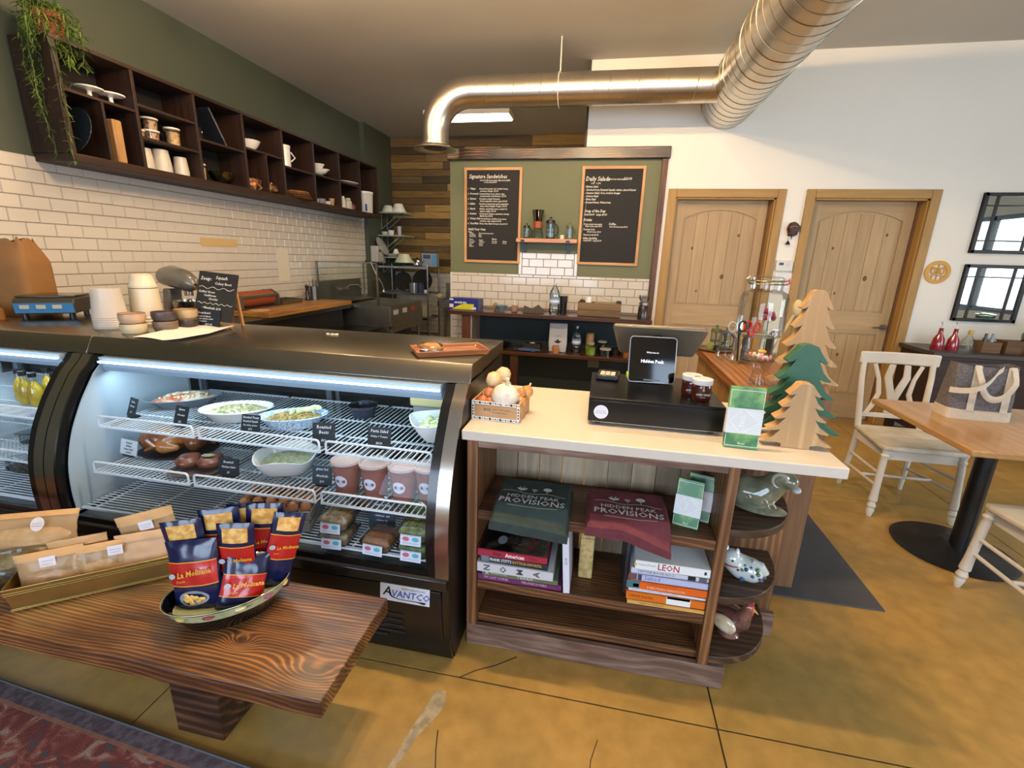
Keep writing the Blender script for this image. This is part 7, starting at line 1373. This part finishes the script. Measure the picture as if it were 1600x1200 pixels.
# ---- desk under the menus
DKD = wood('#2c160a', '#54311b', 'X', .35, 1, .7, .05, coat=.4)
ds = T('coffee_desk', 'dark wooden desk with a lower shelf under the chalkboards', 'desk', (-.55, 4.78, 0))
P(ds, 'desk_top', MB().box(-1.565, .478, 4.57, 4.985, .925, .963), DKD, bev=.004)
P(ds, 'leg', MB().box(-1.42, -1.325, 4.60, 4.68, 0, .925), wood('#3a1c0d', '#5e3620', 'Z', .5, 1, .7), bev=.003); P(ds, 'leg', MB().box(.39, .47, 4.60, 4.68, 0, .925), wood('#3a1c0d', '#5e3620', 'Z', .5, 1, .7), bev=.003); P(ds, 'leg', MB().box(-.90, -.82, 4.62, 4.70, 0, .535), wood('#2c160a', '#4a2a18', 'Z', .5, 1, .7))
P(ds, 'lower_shelf', MB().box(-1.325, .39, 4.60, 4.97, .535, .57), DKD, bev=.003); P(ds, 'back_panel', MB().box(-1.32, .46, 4.972, 4.986, .0, .925), M('#1f2f30', .6)); P(ds, 'edge_strip', MB().box(-1.325, -1.312, 4.605, 4.62, .0, .925), M('#8f8a80', .4))
ZK = .9635
t = T('wrap_box', 'blue and yellow cling wrap box at the left end of the desk', 'box', (-1.395, 4.74, ZK), math.radians(-3)); obj('carton', MB().box(-.185, .135, -.06, .06, 0, .118), M('#1f2a78', .4), t, bev=.001); obj('carton_end', MB().box(.135, .152, -.06, .06, 0, .118), M('#454a6a', .4), t)
g = MB(); pts = [(-.155, .004)]+[(-.155+.24*i/12, .004+.058*math.sin(PI*.5*min(1, i/8))) for i in range(13)]+[(.085, .004)]; g.add([(x, -.0608, z) for x, z in pts], [tuple(range(len(pts)))]); obj('yellow_swoosh', g, M('#c4bf1e', .5), t, fixn=False, sharp=False)
g = MB().box(-.183, -.14, -.0612, -.0604, .02, .055).box(-.183, -.14, -.0612, -.0604, .095, .112).box(.06, .11, -.0612, -.0604, .008, .03); obj('white_mark', g, M('#c9c8d0', .5), t); 
lettering(t, M('#e6e6ea', .5), [('stretch-tite', -.128, .064, .036, 'LEFT', 0, .0012, .82)], Matrix.Translation((0, -.0612, 0)) @ FACE, name='print')
lth('desk_bowl', 'small blue-grey bowl on the desk', 'bowl', (-1.03, 4.72, ZK), [(0, 0), (.03, 0), (.035, .012), (.07, .06), (.066, .06), (.03, .02), (0, .018)], M('#6d8288', .3), 28)
t = T('oval_lid', 'tan wooden lid leaning behind the blue-grey bowl', 'lid', (-1.11, 4.80, ZK)); obj('lid', MB().ball((0, 0, .04), (.03, .008, .04), 16, 8), M('#8f7048', .5), t)
t = T('syrup_bottle', 'small bottle with a tan label and pump on the desk', 'bottle', (-.89, 4.72, ZK)); obj('body', MB().box(-.03, .03, -.03, .03, 0, .07), M('#8a6a52', .4), t, bev=.008); obj('pump', MB().lathe([(.012, .07), (.012, .09), (.008, .1), (.008, .125), (0, .125)], n=14), M('#d0c9b8', .4), t)
t = T('dark_cloth', 'crumpled dark napkins between the syrup bottle and the water bottle', 'cloth', (-.69, 4.72, ZK)); obj('cloth', MB().add([(-.11, -.04, 0), (0.0, -.05, 0), (.11, -.03, 0), (.10, .05, 0), (0, .05, 0), (-.1, .04, 0), (-.10, 0, .075), (-.02, 0, .045), (.05, 0, .09), (.11, .01, .03)], [(0, 1, 7, 6), (1, 2, 9, 8, 7), (5, 6, 7, 4), (4, 7, 8, 9, 3), (0, 6, 5), (2, 3, 9), (0, 5, 4, 3, 2, 1)]), M('#3a352e', .7), t, bev=.003)
def wbottle(L, s, lb):
    t = T('water_bottle', lb, 'bottle', L); cl = glass('#e8f0f2', .5, base=.12)
    obj('bottle', MB().lathe([(0, 0), (.046*s, 0), (.052*s, .01*s), (.052*s, .09*s), (.049*s, .095*s), (.052*s, .10*s), (.052*s, .20*s), (.046*s, .225*s), (.02*s, .275*s), (.014*s, .285*s), (.014*s, .30*s)], n=28), cl, t); obj('cap', MB().lathe([(.016*s, .295*s), (.016*s, .315*s), (0, .315*s)], n=14), M('#c9d3d8', .4), t); obj('label', MB().lathe([(.0526*s, .105*s), (.0526*s, .165*s)], n=28), M('#7f9fc4', .4), t)
    obj('label_band', MB().lathe([(.0530*s, .12*s), (.0530*s, .145*s)], n=28), M('#d9dde4', .4), t)
wbottle((-.478, 4.70, ZK), 1.0, 'large clear water bottle standing on the desk'); 
lth('dark_tumbler', 'dark tumbler right behind the water bottle on the desk', 'tumbler', (-.395, 4.79, ZK), [(0, 0), (.035, 0), (.04, .18), (0, .18)], M('#1b1d1e', .3))
t = T('plank_box', 'weathered wooden plank box of coffee supplies on the desk', 'box', (-.03, 4.72, ZK)); PB = wood('#54422a', '#836a48', 'X', .7, 1, .7, .15)
for (a, b1) in ((.004, .066), (.069, .136)): obj('board', MB().box(-.21, .21, -.07, -.058, a, b1), PB, t, bev=.002); obj('board', MB().box(-.21, .21, .058, .07, a, b1), PB, t); obj('board', MB().box(-.21, -.198, -.058, .058, a, b1), PB, t); obj('board', MB().box(.198, .21, -.058, .058, a, b1), PB, t)
obj('bottom', MB().box(-.198, .198, -.058, .058, .0, .008), PB, t)
for i, (x, lb) in enumerate(((-.17, 'small brown pine cone at left in the plank box'), (.185, 'dark round knob at right in the plank box'))): lth(['pine_cone', 'tea_ball'][i], lb, 'ornament', (x, 4.69, ZK+.1365) if False else (-.03+x, 4.72, ZK+.009), [(0, 0), (.02, 0), (.02, .11), (.028, .13), (.02, .15), (0, .152)], M('#2a2019', .6))
lth('white_cup', 'upturned white paper cup stack in the plank box', 'cup', (-.14, 4.72, ZK+.009), [(0, 0), (.036, 0), (.030, .18), (0, .18)], CERAM)
t = T('coffee_scoop', 'long thin steel spoon lying across the plank box', 'spoon', (.06, 4.70, ZK+.138)); obj('handle', MB().cyl((-.10, 0, .06), (.07, 0, .01), .004, n=6), STEEL, t)
t = T('cream_box', 'row of cream sugar packets in the plank box', 'packets', (.03, 4.72, ZK+.009)); obj('packets', MB().box(-.11, .13, -.03, .03, 0, .125), M('#b8a988', .7), t, bev=.003)
t = T('coffee_grinder', 'dark coffee grinder with a clear hopper at the right end of the desk', 'coffee grinder', (.395, 4.73, ZK)); obj('base', MB().lathe([(0, 0), (.052, 0), (.05, .11), (.04, .125), (0, .125)], n=28), M('#2a1d14', .25, coat=.5), t); obj('collar', MB().lathe([(.036, .125), (.046, .13), (.046, .155), (.03, .165)], n=24), STEEL, t); obj('hopper', MB().lathe([(.03, .16), (.05, .19), (.05, .225), (0, .23)], n=24), glass('#d8dde0', .4, base=.15), t)
# lower shelf things
ZL = .5705
lth('black_bowl', 'wide black bowl on the desk lower shelf', 'bowl', (-1.04, 4.76, ZL), [(0, 0), (.06, 0), (.12, .05), (.115, .05), (0, .01)], M('#0e0f12', .25), 28); lth('small_tumbler', 'small clear tumbler next to the black bowl', 'glass', (-.865, 4.72, ZL), [(0, .002), (.025, .002), (.03, .05), (.027, .05), (0, .006)], CLR)
t = T('blue_cloth', 'blue cleaning cloth on the desk lower shelf', 'cloth', (-.73, 4.68, ZL)); obj('cloth', MB().ball((0, 0, .014), (.12, .05, .014), 20, 8, wob=.5, seed=2), M('#3a5a94', .8), t)
t = T('dark_box', 'dark brown box with white tissue behind the blue cloth', 'box', (-.70, 4.82, ZL)); obj('box', MB().box(-.09, .09, -.05, .05, 0, .06), M('#2a231c', .6), t); obj('tissue', MB().ball((0, 0, .062), (.03, .012, .008), 10, 6), PAPER, t)
t = T('coffee_bag', 'tall white coffee bag with a dark mountain mark', 'bag', (-.425, 4.75, ZL)); obj('bag', MB().prism([(-.088, 0), (.088, 0), (.094, .10), (.090, .30), (-.090, .30), (-.094, .10)], 'XZ', -.03, .03), M('#b9bdc4', .5), t, bev=.008); m = Matrix.Translation((0, -.0305, 0)) @ FACE
g = MB(); pts = [(-.04+.08*i/12, .115-.022*math.sin(PI*i/12)) for i in range(13)]+[(.02, .118), (.0, .138), (-.02, .118)]; g.add([(x, y, .001) for x, y in pts], [tuple(range(len(pts)))]); g.xf(m); obj('print', g, M('#23262c', .6), t, fixn=False, sharp=False); lettering(t, M('#3a3f48', .6), [('- HIDDEN -', 0, .165, .015, 'CENTER')], m, name='print')
lth('wooden_pot', 'small round wooden pot with a reddish lid before the coffee bag', 'pot', (-.435, 4.66, ZL), [(0, 0), (.035, 0), (.038, .03), (.038, .062), (.034, .064), (.034, .08), (0, .08)], M('#a87850', .5))
wbottle((-.235, 4.76, ZL), .88, 'smaller water bottle on the desk lower shelf')
t = T('lime_jar', 'glass jar packed with lime green fruit on the lower shelf', 'jar', (-.085, 4.69, ZL)); obj('limes', MB().lathe([(0, .004), (.048, .004), (.050, .08), (0, .085)], n=24), two('#6d8f2a', '#9ab848', 18, .4), t); obj('glass', MB().lathe([(.052, 0), (.053, .085), (.035, .105), (.035, .12)], n=24), CLR, t); obj('lid', MB().lathe([(.038, .11), (.038, .13), (0, .132)], n=20), M('#c9c4b4', .3, .6), t)
lth('wooden_canister', 'tall pale wooden canister behind the lime jar', 'canister', (-.10, 4.84, ZL), [(0, 0), (.042, 0), (.042, .20), (.04, .205), (0, .205)], M('#b08a5c', .5, noise=.2))
for (x, y, r, h, lb) in ((.03, 4.80, .045, .12, 'clear glass canister right of the wooden one'), (.065, 4.69, .055, .065, 'low glass dish with a flat lid on the lower shelf')):
    t = T('glass_canister', lb, 'jar', (x, y, ZL)); obj('glass', MB().lathe([(0, .003), (r, .003), (r, h), (r*.93, h), (r*.92, .01), (0, .008)], n=28), glass('#c9d6dc', .5, base=.12), t); obj('lid', MB().lathe([(r*1.05, h), (r*1.05, h+.012), (0, h+.014)], n=28), M('#a9ada8', .4), t)
for (x, r, h, c, lb) in ((.17, .05, .07, '#15130f', 'black round tin at right on the lower shelf'), (.30, .05, .10, '#1c1713', 'dark tin nearest the desk leg'), (.27, .03, .05, '#8a5a24', 'small amber jar before the dark tin')): lth('dark_tin', lb, 'tin', (x, 4.78 if c != '#8a5a24' else 4.68, ZL), [(0, 0), (r, 0), (r, h), (0, h)], M(c, .4))
t = T('outlet_card', 'small grey card hanging under the desk lower shelf', 'card', (-.05, 4.969, .44)); obj('card', MB().box(-.06, .06, -.004, .002, -.06, .06), M('#6f7160', .6), t)
# ---- wall items
t = T('pine_ornament', 'dark brown wooden acorn ornament on the white wall between the doors', 'ornament', (1.692, YB, 1.835)); obj('acorn', MB().ball((0, -.03, 0), (.050, .028, .060), 14, 10, wob=.5, seed=3), M('#4a2a1c', .5, noise=.2, bump=.4), t); obj('spike', MB().cyl((.02, -.03, .02), (.075, -.03, .03), .008, .001, 6).cyl((.02, -.03, -.02), (.07, -.03, -.012), .008, .001, 6).cyl((0, -.03, -.05), (0, -.03, -.09), .008, .002, 6), M('#3a2014', .5), t); obj('highlight_band', MB().tube([(-.03, -.058, .02), (0, -.062, .028), (.03, -.058, .022)], .005, 6), M('#8f7a70', .4), t)
t = T('small_bell', 'tiny dark bell hanging below the acorn ornament', 'bell', (1.672, YB, 1.70)); obj('bell', MB().lathe([(.022, 0), (.016, .015), (.008, .03), (.002, .036)], (0, -.024, 0), 12), M('#33302a', .4, .6), t); obj('ring', MB().tube([(.008*math.cos(a), -.012, .05+.012*math.sin(a)) for a in [2*PI*i/12 for i in range(12)]], .0015, 5, closed=True), M('#8f8a78', .4, .8), t); obj('nail', MB().cyl((0, -.024, .06), (0, 0, .06), .0015, n=5), STEEL, t)
t = T('thermostat', 'white thermostat with a small dark display between the doors', 'thermostat', (1.677, YB, 1.50)); obj('body', MB().box(-.075, .075, -.03, 0, -.045, .055), M('#d3d3cc', .4), t, bev=.006); obj('display', MB().box(-.05, -.01, -.0315, -.03, .01, .035), M('#2e3432', .2), t)
for (x, z) in ((.03, .035), (.03, .005), (.018, .02), (.042, .02)): obj('button', MB().box(x-.005, x+.005, -.032, -.03, z-.004, z+.004), M('#a8a8a2', .4), t)
t = T('switch_plate', 'large white switch plate under the thermostat', 'switch', (1.70, YB, 1.34)); obj('plate', MB().box(-.085, .085, -.012, 0, -.10, .10), M('#d9d9d6', .4), t, bev=.004); obj('rocker', MB().box(-.045, -.015, -.016, -.011, -.04, .04).box(.015, .045, -.016, -.011, -.04, .04), M('#e4e4e2', .35), t, bev=.002)
t = T('round_trivet', 'round golden wooden trivet with cut letters on the white wall right of the doors', 'trivet', (2.970, YB, 1.490)); mb = MB(); n = 40; ro, ri = .102, .070
v = [(r*math.cos(2*PI*k/n), y, r*math.sin(2*PI*k/n)) for (r, y) in ((ro, -.014), (ri, -.014), (ri, 0), (ro, 0)) for k in range(n)]
mb.add(v, [(a*n+k, a*n+(k+1) % n, ((a+1) % 4)*n+(k+1) % n, ((a+1) % 4)*n+k) for a in range(4) for k in range(n)]); YW = M('#c9973a', .5); obj('ring', mb, YW, t)
mb = MB()
for x in (-.036, 0, .036): mb.tube([(x+.016*math.cos(a), -.008, .012+.030*math.sin(a)) for a in [2*PI*i/16 for i in range(16)]], .0055, 6, closed=True)
mb.box(-.062, .062, -.012, -.002, -.034, -.026).box(-.004, .004, -.012, -.002, -.07, .07).box(-.04, -.034, -.012, -.002, -.06, -.03).box(.034, .04, -.012, -.002, -.06, -.03); obj('cut_letters', mb, YW, t)
# mirrors
def mirror(x0, x1, z0, z1, lb):
    t = T('window_mirror', lb, 'mirror', ((x0+x1)/2, YB, (z0+z1)/2)); w_, h_ = (x1-x0)/2, (z1-z0)/2; FM = M('#1d1916', .4, .3)
    obj('glass', MB().box(-w_+.01, w_-.01, -.016, -.004, -h_+.01, h_-.01), M('#aeb3ad', .02, 1), t)
    obj('frame', MB().box(-w_, -w_+.028, -.03, 0, -h_, h_).box(w_-.028, w_, -.03, 0, -h_, h_).box(-w_, w_, -.03, 0, h_-.028, h_).box(-w_, w_, -.03, 0, -h_, -h_+.028), FM, t, bev=.003)
    for x in (-w_+.105, w_-.105): obj('mullion', MB().box(x-.010, x+.010, -.024, -.015, -h_+.028, h_-.028), FM, t)
    for z in (-h_+.105, h_-.105): obj('mullion', MB().box(-w_+.028, w_-.028, -.022, -.015, z-.006, z+.006), FM, t)
mirror(3.17, 3.66, 1.665, 2.165, 'upper dark-framed window-pane mirror on the white wall'); mirror(3.175, 3.665, 1.065, 1.565, 'lower dark-framed window-pane mirror on the white wall')
# ---- dining table, tote bag, chairs
tb = T('dining_table', 'square oak-topped café table on a black pedestal', 'table', (2.05, 2.63, 0))
obj('table_top', MB().box(-.412, .412, -.405, .405, .718, .75), wood('#9a7040', '#bd9460', 'Y', .35, .9, .8, .0, coat=.3), tb, bev=.006); obj('column', MB().cyl((-.03, .02, .03), (-.03, .02, .70), .042, n=28), M('#101216', .4), tb); obj('base', MB().lathe([(0, 0), (.27, 0), (.275, .008), (.25, .02), (.08, .035), (.05, .06), (0, .06)], (-.03, .06, 0), 48), M('#101216', .45, noise=.1), tb); obj('top_plate', MB().box(-.2, .15, -.12, .16, .698, .718), M('#101216', .4), tb)
tg = T('tote_bag', 'grey felt tote bag with cream straps standing on the café table', 'bag', (1.985, 2.79, .7505), math.radians(-3)); tg.scale = (.76, 1, 1)
FE = two('#55504d', '#6f6b70', 90, .95, bump=.3, lo=.3, hi=.7); CRM2 = M('#c9bda8', .9, noise=.1, nscale=60, bump=.2)
def sac(z0, z1, w0, w1, d0, d1, bump_=0):
    mb = MB()
    def fn(u, v):
        a = 2*PI*u; n = 6; cx = abs(math.cos(a))**(2/n)*(1 if math.cos(a) > 0 else -1); cy = abs(math.sin(a))**(2/n)*(1 if math.sin(a) > 0 else -1); w__ = w0+(w1-w0)*v; d__ = d0+(d1-d0)*v
        return (cx*w__/2, cy*d__/2+.010*mn.noise(Vector((a*1.5, v*3+z0*9, 1)))*bump_, z0+(z1-z0)*v+(.008*math.sin(a*2+1)*bump_ if v > .95 else 0))
    return mb.grid(fn, 56, 10)
obj('base_band', sac(.0, .055, .385, .380, .155, .15), CRM2, tg, fixn=False); obj('bottom', MB().box(-.17, .17, -.06, .06, .001, .005), CRM2, tg)
obj('body', sac(.054, .285, .376, .355, .148, .10, 1), FE, tg, fixn=False)
for x in (-.075, .115): obj('strap_band', MB().grid(lambda u, v: (x-.022+.044*u-.00*v, -.078+.024*v**1.0-.0*v-.0035, .05+.235*v), 4, 12), CRM2, tg, fixn=False)
def strapm(x0, x1, ydir, drop, sag):
    pts = []; mb = MB(); n = 26
    def fn(u, v):
        t_ = v; a = PI*t_; x = (x0+x1)/2-(x1-x0)/2*math.cos(a)*(1+.12*math.sin(a)); z = .288-drop*math.sin(a); y = -.052-.05*min(1, math.sin(a)*2.2)-.0*u
        nx = math.sin(a)*.5; wd = .034
        dx_ = (x1-x0)/2*math.sin(a); dz_ = -drop*math.cos(a); L_ = math.hypot(dx_, dz_) or 1
        return (x+(-dz_/L_)*(u-.5)*wd, y-.004*math.sin(PI*u), z+(dx_/L_)*(u-.5)*wd)
    return mb.grid(fn, 5, n)
obj('handle', strapm(-.075, .125, -1, .165, 0), CRM2, tg, fixn=False)
hb = MB().grid(lambda u, v: (-.215+.27*v+.0*u, -.05-.055*math.sin(PI*min(1, v*1.1))-.02, .155+.125*v**2.0+.030*(u-.5)*1.0), 4, 20); obj('handle', hb, CRM2, tg, fixn=False)
# chairs
def chair(L, rz, lb):
    """napoleon chair, front towards -Y locally"""
    t = T('dining_chair', lb, 'chair', L, rz); WC = M('#cfc8ba', .55, noise=.12, nscale=6); SEAT = two('#b3a893', '#cdc5b4', 5, .6, bump=.05)
    poly = [(-.225, -.21), (.225, -.21), (.235, -.17), (.20, .20), (.17, .225), (-.17, .225), (-.20, .20), (-.235, -.17)]
    obj('seat', MB().prism(poly, 'XY', .435, .465), SEAT, t, bev=.010); obj('apron', MB().box(-.19, .19, -.185, -.165, .375, .436).box(-.19, -.17, -.17, .19, .375, .436).box(.17, .19, -.17, .19, .375, .436).box(-.18, .18, .17, .19, .375, .436), WC, t)
    for s in (-1, 1):
        p0 = Vector((s*.205, -.19, .436)); p1 = Vector((s*.225, -.215, .0)); pr = [(0, .022), (.05, .016), (.08, .024), (.11, .017), (.16, .019), (.6, .020), (.76, .024), (.78, .016), (.84, .025), (.88, .018), (.90, .022), (1, .013)]
        obj('leg', MB().tube([p0.lerp(p1, a) for a, r in pr], [r for a, r in pr], 14), WC, t)
        obj('leg', MB().tube([(s*.175, .20, .44), (s*.18, .215, .25), (s*.195, .25, 0)], [.02, .018, .014], 12), WC, t)
        obj('stretcher', MB().cyl((s*.215, -.203, .20), (s*.187, .23, .17), .010, n=10), WC, t); obj('stretcher', MB().cyl((s*.213, -.2, .28), (s*.182, .22, .26), .010, n=10), WC, t)
        obj('back_post', MB().tube([(s*.185, .20, .45), (s*.195, .225, .62), (s*.205, .25, .80), (s*.205, .265, .90)], [.019, .018, .017, .016], 12), WC, t)
        obj('splat_curve', MB().tube([(s*.155, .215, .545), (s*.120, .225, .60), (s*.090, .235, .69), (s*.105, .245, .79), (s*.14, .252, .885)], [.012, .016, .015, .013, .012], 8), WC, t)
    obj('stretcher', MB().cyl((-.20, .0, .19), (.20, 0, .19), .010, n=10).cyl((-.215, -.2, .33), (.215, -.2, .33), .0, n=3) if False else MB().cyl((-.20, .0, .19), (.20, 0, .19), .010, n=10), WC, t)
    obj('crest_rail', MB().slab(lambda u, v: (-.235+.47*u, .262+.030*math.sin(PI*u)+.010*v, .885+.075*v+.022*math.sin(PI*u)*v), 16, 3, .0).xf(Matrix.Identity(4)) if False else MB().prism([(-.235+.47*i/16, .262+.030*math.sin(PI*i/16)-.012) for i in range(17)]+[(.235-.47*i/16, .262+.030*math.sin(PI*i/16)+.012) for i in range(17)], 'XY', .885, .965), WC, t, bev=.008)
    obj('lower_rail', MB().box(-.185, .185, .208, .230, .525, .555), WC, t, bev=.004)
    obj('splat', MB().prism([(-.035, .555), (.035, .555), (.022, .62), (.05, .72), (.075, .80), (.06, .89), (.028, .89), (.035, .81), (.0, .70), (-.035, .81), (-.028, .89), (-.06, .89), (-.075, .80), (-.05, .72), (-.022, .62)], 'XZ', .228, .246), WC, t, bev=.003); return t
chair((1.975, 3.20, 0), math.radians(0), 'white wooden chair with a pierced back behind the café table')
chair((2.06, 2.13, 0), math.radians(182), 'white wooden chair at the right edge, in front of the café table')
# ---- sideboard against the far wall
sb = T('sideboard', 'dark brown sideboard against the white wall at the right edge', 'sideboard', (3.55, 4.7, 0)); DB = wood('#1d110c', '#38211a', 'X', .5, 1, .7)
obj('cabinet', MB().box(-.72, .9, -.20, .285, .10, .80), DB, sb); obj('top', MB().box(-.75, .93, -.22, .295, .80, .835), M('#3f3a38', .4), sb, bev=.004)
for x in (-.68, .84):
    for y in (-.17, .25): obj('foot', MB().box(x-.03, x+.03, y-.03, y+.03, 0, .10), DB, sb)
for k in range(2): obj('door', MB().box(-.70+.79*k, .07+.79*k, -.212, -.20, .13, .77), DB, sb, bev=.003)
ZQ = .8355
def rbot(x, y, lb):
    t = T('red_bottle', lb, 'bottle', (x, y, ZQ)); obj('bottle', MB().lathe([(0, 0), (.045, 0), (.047, .02), (.040, .09), (.018, .135), (.015, .18), (.017, .185), (0, .186)], n=24), M('#8a1622', .12, coat=.8), t); obj('spout', MB().cyl((0, 0, .185), (.0, 0, .225), .006, .004, 8).cyl((0, 0, .22), (-.012, 0, .24), .004, .003, 6), STEEL, t)
rbot(2.93, 4.68, 'red glass bottle with a pourer, left one of the pair on the sideboard'); rbot(3.03, 4.66, 'red glass bottle with a pourer, right one of the pair on the sideboard')
lth('oil_bottle', 'clear bottle with a yellow stopper on the sideboard', 'bottle', (3.17, 4.70, ZQ), [(0, 0), (.05, 0), (.05, .08), (.02, .12), (.016, .14), (0, .14)], CLR); lth('yellow_stopper', 'yellow stopper cap topping the clear sideboard bottle', 'stopper', (3.17, 4.70, ZQ+.141), [(0, 0), (.016, 0), (.02, .02), (.014, .035), (0, .036)], M('#c9a02a', .4))
t = T('brown_crate', 'small brown wooden crate of bottles on the sideboard', 'crate', (3.30, 4.68, ZQ)); obj('side', MB().box(-.07, .07, -.06, -.052, 0, .09).box(-.07, .07, .052, .06, 0, .09).box(-.07, -.062, -.052, .052, 0, .09).box(.062, .07, -.052, .052, 0, .09), wood('#5a3f24', '#7d5c38', 'X', .6, 1, .7), t); obj('bottom', MB().box(-.062, .062, -.052, .052, 0, .006), M('#5a3f24', .6), t)
for (x, c, lb) in ((3.275, '#3a3f3a', 'dark bottle in the brown crate, left'), (3.325, '#7d8f90', 'silvery bottle in the brown crate, right')): lth('spice_bottle', lb, 'bottle', (x, 4.68, ZQ+.007), [(0, 0), (.02, 0), (.02, .09), (.01, .12), (.01, .15), (0, .15)], M(c, .25))
t = T('wooden_box', 'low brown wooden box on the sideboard in front of the clear jug', 'box', (3.47, 4.66, ZQ)); obj('box', MB().box(-.08, .09, -.06, .06, 0, .10), wood('#4a3018', '#6e4e2e', 'X', .6, 1, .7), t, bev=.003); obj('lid', MB().box(-.085, .095, -.065, .065, .10, .108), wood('#4a3018', '#6e4e2e', 'X', .6, 1, .7), t)
t = T('glass_jug', 'large pale green glass dispenser at the right edge of the sideboard', 'jug', (3.66, 4.66, ZQ)); obj('glass', MB().lathe([(0, .01), (.06, .01), (.07, .03), (.11, .08), (.12, .16), (.09, .22), (.07, .235), (.07, .26), (.065, .26), (.065, .235), (.11, .16), (.1, .08), (0, .02)], n=36), glass('#d5e6d8', .5, base=.14), t); obj('lid', MB().lathe([(.075, .26), (.078, .275), (.03, .285), (0, .285)], n=28), glass('#b8cdb8', .5, base=.3), t); obj('contents', MB().ball((0, 0, .12), (.09, .09, .07), 20, 12, wob=.3), M('#b9c4c6', .5), t)
lth('small_jar', 'small jar with a pale lid between the wooden box and the glass dispenser', 'jar', (3.55, 4.58, ZQ), [(0, 0), (.025, 0), (.025, .05), (.02, .06), (0, .06)], M('#cdbf98', .4))
